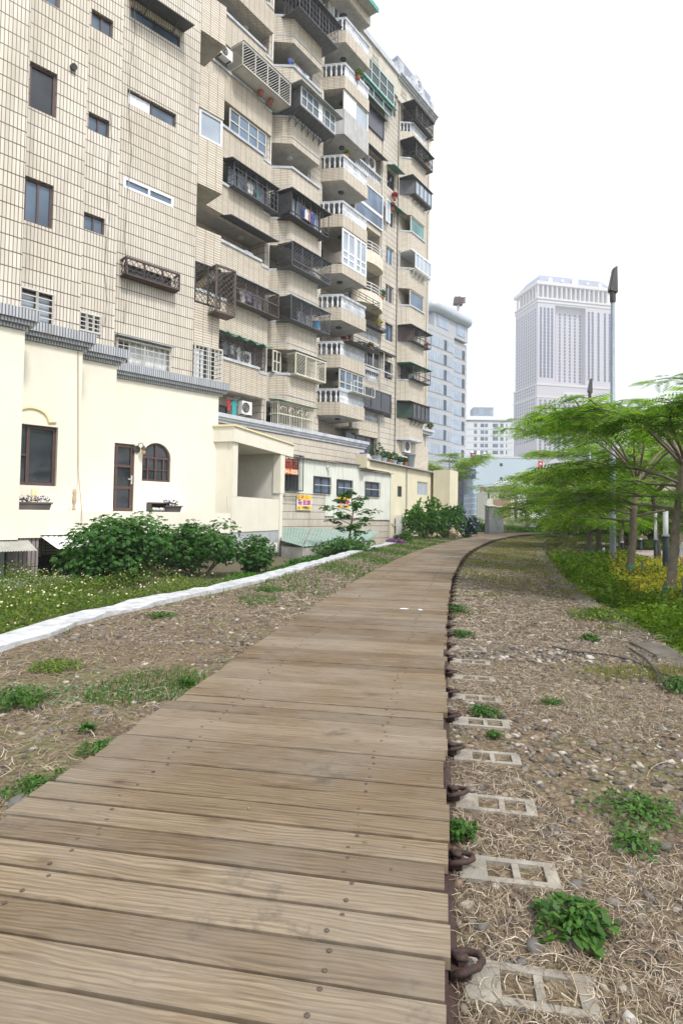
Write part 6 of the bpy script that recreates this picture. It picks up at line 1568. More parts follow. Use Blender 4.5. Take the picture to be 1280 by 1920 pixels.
# nearest staked tree at the right edge
b3 = D(1256, 1180, 11.3); b3.z = ZB
d3 = lambda x, y: (D(x, y, 11.3) - b3)
feather_tree('flame_tree', b3, [(0, 0, 0), tuple(d3(1257, 1100)), tuple(d3(1264, 1020)), tuple(d3(1266, 985)), tuple(d3(1276, 900)), tuple(d3(1285, 850))], 0, 13, 2.3, 1.15, 4, 'nearest flame tree, trunk staked at the right edge of the picture', frond_m, 'staked flame trees right of the track', tr=.075, frond_len=.46, per=3, sub=5, pairs=8, az=[2.6, 3.2, 3.7, 2.0, 4.4, 5.2, 6.0, .6, 1.3, 3.4, 2.9, 4.0, 3.0])
band(b3 + (D(1256, 1115, 11.3) - D(1256, 1180, 11.3)) * 0, .085, (D(1259, 1115, 11.3).z - ZB), .17, 'teal band on the nearest trunk at the right edge')
stakes(b3 + Vector((.12, -.05, 0)), (D(1259, 1100, 11.3).z - ZB), 0, 'green stained stakes around the nearest trunk at the right edge', 0, .1)
# second tree
b2 = D(1181, 1106, 17); b2.z = ZB; d2 = lambda x, y: (D(x, y, 17) - b2)
feather_tree('flame_tree', b2, [(0, 0, 0), tuple(d2(1181, 1060)), tuple(d2(1186, 1000)), tuple(d2(1187, 950)), tuple(d2(1194, 890))], 0, 15, 3.2, 2.0, 9, 'second flame tree from the right, its trunk between lamp post and yellow hedge', frond_m, 'staked flame trees right of the track', tr=.095, frond_len=.52, per=3, sub=5, pairs=8, az=[3.3, 2.9, 3.8, 2.3, 4.5, 5.1, 5.8, .2, .8, 1.4, 1.9, 3.5, 3.05, 4.1, 2.6])
band(b2, .115, D(1184, 1074, 17).z - ZB, .22, 'teal band on the second trunk beside the lamp post')
stakes(b2 + Vector((.2, -.1, 0)), D(1184, 1062, 17).z - ZB, 0, 'pair of green stained stakes right of the second trunk', 0, .1, 3)
# twin trunks farther on
for j, (bx, tx, lb) in enumerate(((1104, 1112, 'left one of the two close trunks behind the tall lamp post'), (1121, 1131, 'right one of the two close trunks behind the tall lamp post'))):
    b1 = D(bx, 1050, 29 + j); b1.z = ZB; d1 = lambda x, y: (D(x, y, 29 + j) - b1)
    feather_tree('flame_tree', b1, [(0, 0, 0), tuple(d1(bx + 1, 1010)), tuple(d1(bx + 3, 980)), tuple(d1(tx + 1, 950)), tuple(d1(tx + 2, 925))], 0, 12, 3.5, 1.7, 20 + j, 'flame tree with the ' + lb.replace('left one', 'left').replace('right one', 'right'), frond_y if j == 0 else frond_m, 'staked flame trees right of the track', tr=.115, frond_len=.72, per=3, sub=4, pairs=6)
    band(b1, .2, D(bx, 1040, 29 + j).z - ZB, .35, 'teal band on the ' + lb[:6].strip() + ' of the two far trunks')
# taller tree out of the frame at right whose leaves hang in at the edge
b5 = Vector((8.3, 10.6, ZB))
feather_tree('flame_tree', b5, [(0, 0, 0), (0, .1, 1.5), (-.05, .1, 3.0), (-.2, 0, 3.9)], 0, 6, 2.4, .9, 31, 'taller flame tree outside the right edge with sprays hanging into the sky', frond_m, 'staked flame trees right of the track', tr=.08, frond_len=.40, per=3, sub=3, az=[2.9, 3.5, 4.2, 5.3, .4, 1.8])
# the row of trees at the far bend
for i, (px, Y_, top, rad, mt, sd) in enumerate(((985, 62, 7.0, 4.2, frond_y, 41), (1035, 55, 6.3, 4.0, frond_y, 42), (1075, 46, 5.2, 3.6, frond_m, 43), (1110, 70, 7.5, 4.5, frond_y, 44), (1210, 60, 6.5, 4.2, frond_m, 45), (1165, 44, 5.2, 3.4, frond_y, 46))):
    c = D(px, 990, Y_); c.z = -.6
    feather_tree('street_tree', c, [(0, 0, 0), (.1, 0, top * .2), (0, .1, top * .42)], 0, 11, rad, top * .5, sd, ['pale green tree in front of the blue wall, leftmost of the far row', 'second light green tree of the far row, right of the concrete poles', 'darker feathery tree near the end of the stone wall', 'light green tree behind the middle of the far row', 'feathery tree filling the gap right of the lamp post', 'yellowish feathery tree right behind the tall lamp post'][i], mt, 'trees along the far bend', tr=.16, frond_len=1.0, per=2, sub=4, pairs=5)
# dark thicket under them
for i, (px, py, w_, h_, Y_, sd) in enumerate(((1085, 1002, 110, 95, 52, 1), (1040, 992, 70, 52, 58, 2), (1165, 1008, 130, 120, 45, 3), (1245, 1010, 120, 100, 42, 4), (1015, 985, 40, 26, 70, 5))):
    bush(px, py, -.5, w_, h_, bush_m if i != 1 else bush2_m, ['dark thicket behind the twin trunks', 'bright bush behind the boardwalk bend', 'dark thicket behind the tall lamp post', 'dark thicket behind the white posts at right', 'small dark bush beside the concrete poles'][i], n=2600, size=.22, seed=60 + i, Y=Y_, leafkind='leaf', group='thickets at the far bend')
# tree behind the yellow house
c = D(834, 985, 62); c.z = -.5
feather_tree('street_tree', c, [(0, 0, 0), (.2, 0, 2.2), (.6, 0, 3.8)], 0, 14, 3.4, 4.9, 51, 'light green feathery tree behind the end of the yellow house', frond_y, None, tr=.15, frond_len=1.05, per=3, sub=4, pairs=5)
# left bushes in front of the cream house
bush(222, 1098, -.42, 225, 150, bush_m, 'largest dark green bush in front of the brown door', n=3600, size=.115, seed=2, lumps=16, group='bushes before the cream house')
bush(375, 1080, -.42, 165, 118, bush_m, 'rounded dark green bush below the flower troughs', n=2400, size=.11, seed=3, lumps=14, group='bushes before the cream house')
bush(480, 1078, -.42, 90, 84, bush_m, 'smallest dark green bush at the corner of the porch', n=1300, size=.10, seed=4, lumps=10, group='bushes before the cream house')
# slender tree in front of the annex
c = G(650, 1030, -.4); c = D(652, 1030, 26); c.z = -.42
t = thing('small_tree', c, 'lone slender tree with tiered hand-shaped leaves before the metal annex', 'small tree'); r = np.random.default_rng(8); m = MB(); P0 = []; 
m.tube([c, c + Vector((.05, 0, .8)), c + Vector((.2, .1, 2.0)), c + Vector((.1, 0, 2.9))], [.06, .05, .03, .015], 7)
for k in range(16):
    h = 1.0 + 1.75 * k / 15; a = k * 2.4; ln = 1.15 * (1.15 - abs(k - 7) / 13) * r.uniform(.7, 1.1); s0 = c + Vector((.12, 0, h)); e = s0 + Vector((math.cos(a) * ln, math.sin(a) * ln * .8, .18))
    m.tube([s0, s0.lerp(e, .5) + Vector((0, 0, .12)), e], [.018, .014, .008], 5, False)
    for q in range(20): f = r.uniform(.45, 1.1); g = s0.lerp(e, f); P0.append((g.x - c.x + r.normal(0, .12), g.y - c.y + r.normal(0, .12), g.z - c.z + r.normal(0, .05)))
m.build('trunk', twig_m, t); P0 = np.array(P0)
quads('crown', palmate(P0, np.array([[0, 0, 1.0]]) + r.normal(0, .25, P0.shape), .20 * r.uniform(.7, 1.2, len(P0)), r, 5, .22), leafmat('tier_leaf', (.02, .10, .02), (.10, .26, .05), .4), t)
# shrubs by the yellow house
grp = 'shrubs by the yellow house'
bush(795, 1003, -.15, 78, 92, bush2_m, 'tall light green shrub screening the yellow wall', n=1300, size=.19, seed=11, Y=38.5, leafkind='leaf', group=grp, lumps=12)
bush(838, 1000, -.1, 72, 84, leafmat('shrub_mid', (.015, .08, .012), (.08, .22, .03), .35), 'dense mid green shrub in the middle of the shrub row', n=1300, size=.18, seed=12, Y=40, leafkind='leaf', group=grp, lumps=12)
bush(872, 999, -.1, 46, 50, leafmat('blue_leaf', (.006, .035, .018), (.03, .09, .05), .2), 'dark bluish shrub with violet flowers at the end of the shrub row', n=900, size=.16, seed=13, Y=42, leafkind='leaf', group=grp, lumps=8)
bush(763, 1008, -.05, 34, 24, bush2_m, 'small clipped round bush under the air conditioners', n=500, size=.10, seed=14, Y=34, leafkind='leaf', group=grp, lumps=5)
c = D(873, 975, 41.2); r = np.random.default_rng(3); n = 60; p = r.normal(0, .5, (n, 3)); a = unit(r.normal(size=(n, 3))); b = unit(np.cross(a, r.normal(size=(n, 3)))); s = .07
tag(npmesh('blossoms', np.stack([p - a * s, p + b * s, p + a * s, p - b * s], 1).reshape(-1, 3), np.arange(4 * n).reshape(-1, 4), violet_m, None, c), 'violet blossoms scattered over the dark bluish shrub', 'blossoms', kind='stuff')
bush(852, 997, .0, 22, 24, M('dry_blossom', (.55, .45, .33), .8, .3, 9), 'pale cream flowering clump at the foot of the shrub row', n=220, size=.12, seed=15, Y=38, leafkind='leaf', lumps=4)
bush(905, 999, .0, 60, 18, bush2_m, 'low green scrub left of the grey cabinet', n=1100, size=.16, seed=16, Y=58, leafkind='leaf', lumps=9)
bush(990, 996, .0, 110, 12, bush2_m, 'low green scrub right of the grey cabinet', n=1100, size=.16, seed=17, Y=60, leafkind='leaf', lumps=9)
bush(740, 1017, -.1, 46, 14, M('purple_flower', (.20, .07, .22), .8, .4, 14), 'low purple flowering plant at the end of the white kerb', n=420, size=.06, seed=18, Y=31, leafkind='leaf', lumps=5)
bush(640, 1035, -.42, 135, 52, leafmat('herb', (.025, .09, .02), (.10, .22, .06), .3), 'low herb bed under the lone slender tree', n=1800, size=.10, seed=19, Y=24.5, leafkind='leaf', lumps=12)
bush(585, 1052, -.42, 110, 22, bush_m, 'low dark green ground plants before the sheet roofs', n=1100, size=.09, seed=20, Y=20.5, leafkind='leaf', lumps=10)
# ground cover left of the kerb: flowering weeds
def cover(name, polyfn, n, hmin, hmax, size, mat, z, label, seed, flowers=0, cat='ground cover', fcol=None):
    r = np.random.default_rng(seed); xy = polyfn(n, r); n = len(xy); h = hmin + (hmax - hmin) * (.5 + .5 * np.sin(xy[:, 0] * 2.1 + 1) * np.sin(xy[:, 1] * 1.3)) * r.uniform(.7, 1.1, n)
    z_ = h * r.random(n) ** .6; p = np.stack([xy[:, 0], xy[:, 1], z_ + z], 1); a = unit(r.normal(size=(n, 3)) * np.array([1, 1, .7])); b = unit(np.cross(a, r.normal(size=(n, 3)))); s = (size * r.uniform(.5, 1.3, n))[:, None]
    o = quads(name, np.stack([p - a * s, p + b * s * .45, p + a * s, p - b * s * .45], 1).reshape(-1, 3), mat, None); tag(o, label, cat, kind='stuff')
    if flowers:
        k = r.integers(0, n, flowers); c = np.stack([xy[k, 0], xy[k, 1], h[k] + z + r.uniform(-.06, .10, flowers)], 1); rd = .017 * r.uniform(.7, 1.3, flowers)
        V = []; nn = unit(np.array([0, -.5, 1.0]) + r.normal(0, .4, (flowers, 3))); a = unit(np.cross(nn, r.normal(size=(flowers, 3)))); b = np.cross(nn, a)
        for i in range(4): t0 = i * math.pi / 4; d = a * math.cos(t0) + b * math.sin(t0); e = -a * math.sin(t0) + b * math.cos(t0); V.append(np.stack([c - d * rd[:, None], c + e * rd[:, None] * .3 + nn * .002 * i, c + d * rd[:, None], c - e * rd[:, None] * .3 + nn * .002 * i], 1))
        quads('petals', np.stack(V, 1).reshape(-1, 3), M('daisy_petal', (.78, .77, .58), .7, .05), o)
        c2 = c + nn * .008; rr = rd[:, None] * .4; quads('flower_centres', np.stack([c2 - a * rr, c2 + b * rr, c2 + a * rr, c2 - b * rr], 1).reshape(-1, 3), M('daisy_centre', (.65, .45, .05), .7, .1), o)
    return o
def leftpoly(y0, y1, wmax, power=1.0):
    def f(n, r):
        y = y0 + (y1 - y0) * r.random(n) ** power; kx = interp_x(KX, y) - .3; wl = np.minimum(wmax(y), 30); x = kx - wl * r.random(n); ok = x > -y * .64 - .6
        return np.stack([x, y], 1)[ok]
    return f
herb_m = leafmat('wild_herb', (.035, .09, .010), (.20, .28, .045), .4)
cover('wild_flowers', leftpoly(5.0, 13.2, lambda y: 1.6 + (y - 5) * .62), 44000, .30, .78, .028, herb_m, -.42, 'green weeds with small white daisies left of the kerb', 71, 420)
cover('ground_cover', leftpoly(11.5, 24, lambda y: 1.6 + 0 * y, .8), 12000, .08, .30, .04, bush2_m, -.42, 'low green plants between kerb and bushes', 72)
cover('dry_litter', leftpoly(10, 17, lambda y: 1.6 + 0 * y), 5000, .01, .05, .03, M('dead_leaf', (.19, .13, .075), .9, .4, 8), -.42, 'dry brown leaf litter in the garden strip', 73, cat='leaf litter')
# right side hedges
def rightpoly(y0, y1, off0, off1, power=1.0):
    def f(n, r):
        y = y0 + (y1 - y0) * r.random(n) ** power; kx = interp_x(WX[WX[:, 1] < 34], y) + off0(y); x = kx + (off1(y) - off0(y)) * r.random(n); ok = x < y * .62 + 1.2
        return np.stack([x, y], 1)[ok]
    return f
hedge_m = leafmat('hedge_leaf', (.04, .11, .006), (.22, .34, .02), .45); yel_m = leafmat('golden_leaf', (.30, .28, .03), (.75, .64, .10), .4)
cover('hedge', rightpoly(4.5, 15, lambda y: .22, lambda y: .5 + (y - 4) * .34), 36000, .35, .86, .040, hedge_m, -.62, 'dense bright green hedge plants behind the stone wall', 81, cat='hedge')
cover('hedge', rightpoly(14, 25, lambda y: .35, lambda y: 3.9 + 0 * y, .8), 15000, .45, .95, .065, hedge_m, -.62, 'green hedge plants in the inside of the far bend', 82, cat='hedge')
def yp(n, r):
    c = G(1195, 1095, -.3); y = 11 + 13 * r.random(n); x = y * r.uniform(.455, .60, n); ok = (x > interp_x(WX[WX[:, 1] < 30], y) + 1.6) & (y < 24)
    return np.stack([x, y], 1)[ok]
cover('golden_hedge', yp, 24000, .5, .95, .045, yel_m, -.62, 'yellow leaved hedge between the staked trunks and the footpath', 83, cat='hedge')
for i, (px, py, w_, h_, sd) in enumerate(((1085, 1085, 60, 55, 1), (1062, 1055, 44, 40, 2), (1130, 1125, 70, 60, 3), (1190, 1165, 80, 60, 4), (1245, 1215, 90, 60, 5), (1040, 1040, 30, 26, 6))):
    bush(px, py + 22, ZB, w_, h_, hedge_m, ['bright leafy shrub before the lamp post foot', 'leafy shrub beside the wall curve', 'leafy shrub left of the second trunk foot', 'leafy shrub before the yellow hedge', 'leafy shrub at the right edge above the wall', 'small shrub at the end of the visible wall'][i], n=500, size=.10 + .01 * (i in (0, 1, 5)), seed=90 + i, leafkind='palm', lumps=6, group='shrubs behind the stone wall')

# trees beside and behind the viewer: out of the picture, but the windows mirror them
src = bpy.data.objects.get('flame_tree.001')
for i, (x, y, sc2, rz) in enumerate(((11.5, 2.5, 1.25, 1.0), (14, -3.5, 1.4, 2.6), (10.5, -8, 1.3, 4.0), (19, 4, 1.5, 5.1))):
    o = copy_tree(src); o.location = (x, y, ZB); o.scale = (sc2,) * 3; o.rotation_euler = (0, 0, rz)
    o['label'] = 'flame tree beyond the picture edge, number %s along the path, mirrored in the windows' % ['one', 'two', 'three', 'four'][i]

for i, (px, Y_, sc2, rz, lb) in enumerate(((1232, 29, 1.25, 2.2, 'flame tree farther back, its low crown behind the pale posts'), (1300, 23, 1.1, 3.6, 'flame tree farther back whose crown fills the right edge'), (1163, 39, 1.5, .7, 'flame tree farther back directly behind the tall lamp post'))):
    o = copy_tree(src); c = D(px, 990, Y_); o.location = (c.x, c.y, ZB - .3); o.scale = (sc2, sc2, sc2 * .9); o.rotation_euler = (0, 0, rz); o['label'] = lb
# ================================================================== STREET THINGS AND FAR BUILDINGS
def lamp(px, Y_, label, h=9.85):
    b = D(px, 1000, Y_); b.z = ZB; t = thing('lamp_post', b, label, 'lamp post', 'tall floodlight posts along the footpath'); r_ = .105
    m = MB(); m.lathe((b.x, b.y, ZB), [(.2, 0), (.2, .06), (.13, .08), (r_, .5), (r_ * .62, h)], 16); m.build('pole', galv_m, t, smooth=True)
    m = MB(); m.lathe((b.x, b.y, ZB + h - .1), [(.09, 0), (.1, .1), (.1, .35), (.05, .5)], 12); m.build('collar', dark_m, t)
    z = ZB + h; P_ = lambda x, y, zz: (b.x + x, b.y + y, z + zz)
    m = MB(); m.hexa([P_(-.14, -.12, .30), P_(.12, -.14, .22), P_(.14, .14, .22), P_(-.12, .14, .30), P_(.02, -.10, 1.12), P_(.12, -.1, 1.18), P_(.12, .1, 1.18), P_(.02, .1, 1.12)]); m.build('lamp_head', dark_m, t)
    m = MB(); m.quad(P_(-.146, -.09, .34), P_(-.146, .1, .34), P_(-.01, .08, 1.06), P_(-.01, -.08, 1.06)); m.build('lens', M('lamp_lens', (.15, .16, .18), .2), t)
    return t
lamp(1148, 20.5, 'nearest tall grey floodlight post, its foot in the hedge')
lamp(1104.5, 37, 'farther and smaller floodlight post left of the nearest one')
def post(px, y0, y1, Y_, r_, label, split=.42, top=None):
    a = D(px, y1, Y_); b = D(px, y0, Y_); h = b.z - a.z; t = thing('bollard', a, label, 'post', 'dark and white posts by the footpath')
    m = MB(); m.lathe(a, [(r_ * 1.1, 0), (r_ * 1.1, .1), (r_, .12), (r_, h * split)], 12); m.build('shaft', M('post_navy', (.015, .035, .045), .5, .2), t, smooth=True)
    if split < 1: m = MB(); m.lathe(a + Vector((0, 0, h * split)), [(r_ * 1.25, 0), (r_ * 1.25, .05), (r_ * .85, .06), (r_ * .85, h * (1 - split))], 12); m.build('upper_shaft', M('post_pale', (.42, .43, .45), .6), t, smooth=True)
    else: m = MB(); m.lathe(a + Vector((0, 0, h)), [(r_ * 1.2, 0), (r_ * 1.2, .06), (r_ * .5, .1)], 12); m.build('top', white_p, t)
post(1228, 962, 1064, 24, .07, 'post with white upper part standing by the footpath, left of the nearest trunk', .50); post(1247, 950, 1098, 17.5, .085, 'thicker post half hidden by the nearest trunk', .62)
post(1200, 1012, 1032, 38, .09, 'small dark far post right of the second trunk', 1.0); post(1165, 1018, 1042, 33, .09, 'small dark far post between lamp post and second trunk', 1.0)
t = D(1131, 1060, 24); t.z = ZB; m = MB(); m.lathe(t, [(.05, 0), (.05, .9), (.02, .92)], 8); tag(m.build('marker_stake', white_p), 'short white stake in the hedge left of the lamp post', 'stake')
# person at the right edge
def person(px, Y_):
    b = D(px, 1000, Y_); b.z = -.585; t = thing('person', b, 'person in white shirt and dark red trousers on the footpath at the right edge', 'person')
    def skin(name, verts, edges, radii, mat):
        me = bpy.data.meshes.new(name); me.from_pydata(verts, edges, []); o = bpy.data.objects.new(name, me); COL.objects.link(o)
        md = o.modifiers.new('skin', 'SKIN'); me.update()
        me.skin_vertices[0].data[0].use_root = True
        for i, rr in enumerate(radii): me.skin_vertices[0].data[i].radius = (rr, rr) if not isinstance(rr, tuple) else rr
        s = o.modifiers.new('sub', 'SUBSURF'); s.levels = 1; s.render_levels = 1
        dg = bpy.context.evaluated_depsgraph_get(); m2 = bpy.data.meshes.new_from_object(o.evaluated_get(dg)); m2.materials.clear(); m2.materials.append(mat)
        for p_ in m2.polygons: p_.use_smooth = True
        bpy.data.objects.remove(o); o2 = bpy.data.objects.new(name, m2); COL.objects.link(o2); o2.parent = t; return o2
    sk = M('skin', (.42, .25, .17), .6, .05)
    V = [(0, 0, .92), (0, 0, 1.15), (0, 0, 1.36), (0, 0, 1.45), (0, .01, 1.53), (0, .01, 1.62),
         (-.17, 0, 1.36), (-.24, .02, 1.10), (-.27, -.08, .86), (-.28, -.11, .78), (.17, 0, 1.36), (.24, .03, 1.10), (.26, -.05, .86), (.27, -.07, .78),
         (-.09, 0, .88), (-.10, -.10, .48), (-.10, .02, .08), (-.10, -.12, .04), (.09, 0, .88), (.10, .06, .48), (.10, .20, .10), (.10, .08, .05)]
    E = [(0, 1), (1, 2), (2, 3), (3, 4), (4, 5), (2, 6), (6, 7), (7, 8), (8, 9), (2, 10), (10, 11), (11, 12), (12, 13), (0, 14), (14, 15), (15, 16), (16, 17), (0, 18), (18, 19), (19, 20), (20, 21)]
    Rr = [(.15, .11), (.14, .10), (.15, .09), .055, .075, .085, .06, .042, .03, .028, .06, .042, .03, .028, .085, .06, .04, .035, .085, .06, .04, .035]
    body = skin('body', V, E, Rr, sk)
    skin('shirt', [(0, 0, .90), (0, 0, 1.15), (0, 0, 1.36), (-.18, 0, 1.36), (-.245, .02, 1.10), (-.262, -.04, .95), (.18, 0, 1.36), (.245, .03, 1.10), (.255, -.01, .95)], [(0, 1), (1, 2), (2, 3), (3, 4), (4, 5), (2, 6), (6, 7), (7, 8)], [(.17, .13), (.16, .12), (.165, .105), .075, .058, .05, .075, .058, .05], M('shirt_white', (.72, .72, .76), .8))
    skin('trousers', [(0, 0, .92), (-.09, 0, .85), (-.10, -.10, .48), (-.10, .02, .12), (.09, 0, .85), (.10, .06, .48), (.10, .20, .14)], [(0, 1), (1, 2), (2, 3), (0, 4), (4, 5), (5, 6)], [(.165, .125), .10, .075, .06, .10, .075, .06], M('trousers_red', (.16, .015, .03), .8))
    skin('hair', [(0, .03, 1.66), (0, .06, 1.56), (0, .05, 1.48)], [(0, 1), (1, 2)], [.088, .085, .05], M('hair_black', (.015, .012, .01), .6))
    for s in (-1, 1):
        m = MB(); h = Vector((b.x + s * .275, b.y - .09, b.z + .78)); m.lathe(h + Vector((0, 0, -.09)), [(.02, 0), (.035, .03), (.03, .09)], 8)
        for f in range(4): m.tube([h + Vector((-.024 + .016 * f, -.005, -.08)), h + Vector((-.026 + .017 * f, -.015, -.13)), h + Vector((-.024 + .016 * f, -.035, -.155 + .01 * abs(f - 1)))], [.009, .008, .006], 6)
        m.tube([h + Vector((-s * .03, -.01, -.03)), h + Vector((-s * .05, -.03, -.08))], [.011, .008], 6); m.build('hand', sk, body)
    m = MB(); f = Vector((b.x, b.y - .085, b.z + 1.60)); m.tube([f + Vector((0, .01, .01)), f + Vector((0, -.015, -.03))], [.01, .014], 6); m.build('nose', sk, body)
    for s in (-1, 1): m = MB(); m.lathe(f + Vector((s * .032, .008, .008)), [(.004, -.006), (.010, 0), (.004, .006)], 8); m.build('eye', M('eye_dark', (.02, .015, .01), .3) if s < 0 else bpy.data.materials['eye_dark'], body)
    m = MB(); m.tube([f + Vector((-.022, .012, -.065)), f + Vector((0, .004, -.068)), f + Vector((.022, .012, -.065))], .006, 6); m.build('mouth', M('lip', (.3, .1, .09), .5), body)
    for s in (-1, 1): m = MB(); m.hexa([Vector((b.x + s * .10 + x, b.y + y + (.10 if s > 0 else -.06), b.z + z)) for x, y, z in ((-.045, -.15, .0), (.045, -.15, 0), (.045, .1, 0), (-.045, .1, 0), (-.035, -.12, .06), (.035, -.12, .06), (.04, .08, .09), (-.04, .08, .09))]); m.build('shoe', dark_m, body)
person(1291, 17.0)
# control cabinet (two grey doors with small roofs)
c = D(931, 996, 52); t = thing('utility_cabinet', (c.x, c.y, 0), 'weathered grey double utility cabinet beyond the bend of the boardwalk', 'cabinet'); UF = Fr(c.x, c.y, R(70))
gm_ = M('cabinet_grey', (.16, .175, .18), .6, .25, 2, streak=.5); z1_ = D(931, 950, 52).z
for i, (a, b, n_) in enumerate(((-.85, -.01, 'door'), (.01, .75, 'door'))):
    m = MB(); m.fbox(UF, a, b, -.6, 0 - .12 * i, 0, z1_ - .1 * i); o = m.build('body', gm_, t); m = MB(); m.hexa([UF.p(a - .06, .08, z1_ - .1 * i), UF.p(b + .06, .08, z1_ - .1 * i), UF.p(b + .06, -.65, z1_ - .1 * i), UF.p(a - .06, -.65, z1_ - .1 * i), UF.p(a - .06, .08, z1_ + .05 - .1 * i), UF.p(b + .06, .08, z1_ + .05 - .1 * i), UF.p(b + .06, -.65, z1_ + .18 - .1 * i), UF.p(a - .06, -.65, z1_ + .18 - .1 * i)]); m.build('roof', concrete, o)
    m = MB(); m.fbox(UF, a + .06, b - .06, .001 - .12 * i, .02 - .12 * i, .12, z1_ - .15 - .1 * i); d_ = m.build('door', gm_, o)
# concrete poles, street lamps
def pole(px, y0, y1, Y_, r_, label, mat=concrete):
    a = D(px, y1, Y_); b = D(px, y0, Y_); m = MB(); m.lathe(a, [(r_, 0), (r_ * .8, b.z - a.z)], 12); return tag(m.build('concrete_pole', mat, smooth=True), label, 'pole', 'concrete poles before the far trees')
pole(966, 894, 984, 72, .2, 'taller dark concrete pole before the far trees', M('dark_concrete', (.15, .15, .14), .9)); pole(989, 915, 990, 64, .16, 'shorter pale concrete pole right of the curved street lamp')
def streetlamp(px, ybase, ytop, Y_, reach, label, dirn=-1):
    a = D(px, ybase, Y_); b = D(px, ytop, Y_); t = thing('street_lamp', a, label, 'street lamp', 'curved street lamps far off'); h = b.z
    m = MB(); m.tube([a, (a.x, a.y, h - 1.2)] + [(a.x + dirn * reach * (1 - math.cos(q)), a.y, h - 1.2 + 1.2 * math.sin(q)) for q in [math.pi / 2 * i / 8 for i in range(1, 9)]] + [(a.x + dirn * (reach + 1.0), a.y, h + .15)], .09, 8); m.build('pole', plastic_w, t)
    e = Vector((a.x + dirn * (reach + 1.3), a.y, h + .1)); m = MB(); m.hexa([e + Vector(v) for v in ((-.45, -.15, 0), (.35, -.12, 0), (.35, .12, 0), (-.45, .15, 0), (-.4, -.1, .14), (.35, -.08, .1), (.35, .08, .1), (-.4, .1, .14))]); m.build('lamp_head', alum_m, t)
streetlamp(984, 985, 921, 70, 1.3, 'white street lamp curving left between the concrete poles'); streetlamp(921, 975, 904, 95, -0.0 + 1.1, 'thin street lamp curving right before the blue wall', 1)
# low white guard wall and parked things
m = MB(); a = D(940, 984, 66); b = D(1030, 986, 66); m.box(a.x, b.x, 65.7, 66.1, -.4, a.z + .45); tag(m.build('barrier', whitekerb), 'low whitish barrier wall behind the utility cabinet', 'barrier')
# many windows helper: first 100 as parts, the rest as one
def winset(par, fr, rects, mat, name='window'):
    rects = list(rects); rest = MB()
    for i, (a, b, c, d, o) in enumerate(rects):
        if i < 100: m = MB(); m.fbox(fr, a, b, o - .05, o + .03, c, d); m.build(name, mat, par)
        else: rest.fbox(fr, a, b, o - .05, o + .03, c, d)
    if rest.v: tag(rest.build(name + 's', mat, par), kind='stuff')
# --- glass office block
GY = 118; q = D(800, 900, GY); OF = Fr(q.x, q.y, R(42)); OB = thing('office_building', OF.p(8, -5, 0), 'glass and grey stone office building with rounded roof ring and rusty sculpture', 'office building')
stone_m = M('pale_stone', (.40, .42, .45), .5, .06, .3); cw = glassmat('curtain_wall', (.30, .37, .47), .08, .6, .12)
ou = lambda px, y=760: OF.u(px, y)
uA, uB, uC = ou(770), ou(850), ou(881); oz = lambda px, y: OF.z(px, y)
zt = oz(850, 628)
m = MB(); m.fbox(OF, uA, uB, -14, 0, -1, zt); m.build('wall', stone_m, OB); m = MB(); m.fbox(OF, uB + .01, uC, -14, -1.0, -1, zt - .5); m.build('wall', stone_m, OB)
zr0 = oz(852, 690); fl = (oz(851, 690) - oz(851, 828)) / 5.0
for k in range(-4, 7):
    z0 = zr0 - fl * k; 
    if k == -1 or k < -2 and False: pass
    if z0 + 2.5 > zt or z0 < 0: continue
    m = MB(); m.fbox(OF, uA + .2, ou(832) - .3, .02, .06, z0 - .2, z0 + fl * .60); w0 = m.build('window', cw, OB)
    m = MB(); [m.fbox(OF, x, x + .12, .061, .12, z0 - .2, z0 + fl * .6) for x in np.arange(uA + 1, ou(832) - .8, 1.3)]; m.build('mullion', alum_m, w0)
    m = MB(); m.fbox(OF, ou(836), uB - .8, .02, .06, z0 - .2, z0 + fl * .60); w0 = m.build('window', cw, OB); m = MB(); [m.fbox(OF, x, x + .12, .061, .12, z0 - .2, z0 + fl * .6) for x in np.arange(ou(836) + 1, uB - 1.2, 1.3)]; m.build('mullion', alum_m, w0)
    if k > -2: m = MB(); m.fbox(OF, ou(832) - .25, ou(836) - .05, .02, .05, z0 - .2, z0 + fl * .62); m.build('window', glass_d, OB)
    if k > -2:
        m = MB(); m.fbox(OF, uB + 1.5, uC - 2.2, -.98, -.94, z0 - .2, z0 + fl * .60); m.build('window', cw, OB); m = MB(); m.fbox(OF, uC - 2.0, uC - .9, -.98, -.93, z0 - .2, z0 + fl * .58); m.build('window', glass_d, OB)

# stone joints
m = MB()
for z in np.arange(3, zt, fl / 2): m.fbox(OF, uA, uB, .001, .015, z, z + .08); m.fbox(OF, uB + .02, uC - .02, -.999, -.985, z, z + .08)
m.build('stone_joints', M('joint_grey', (.2, .21, .23), .8), OB)
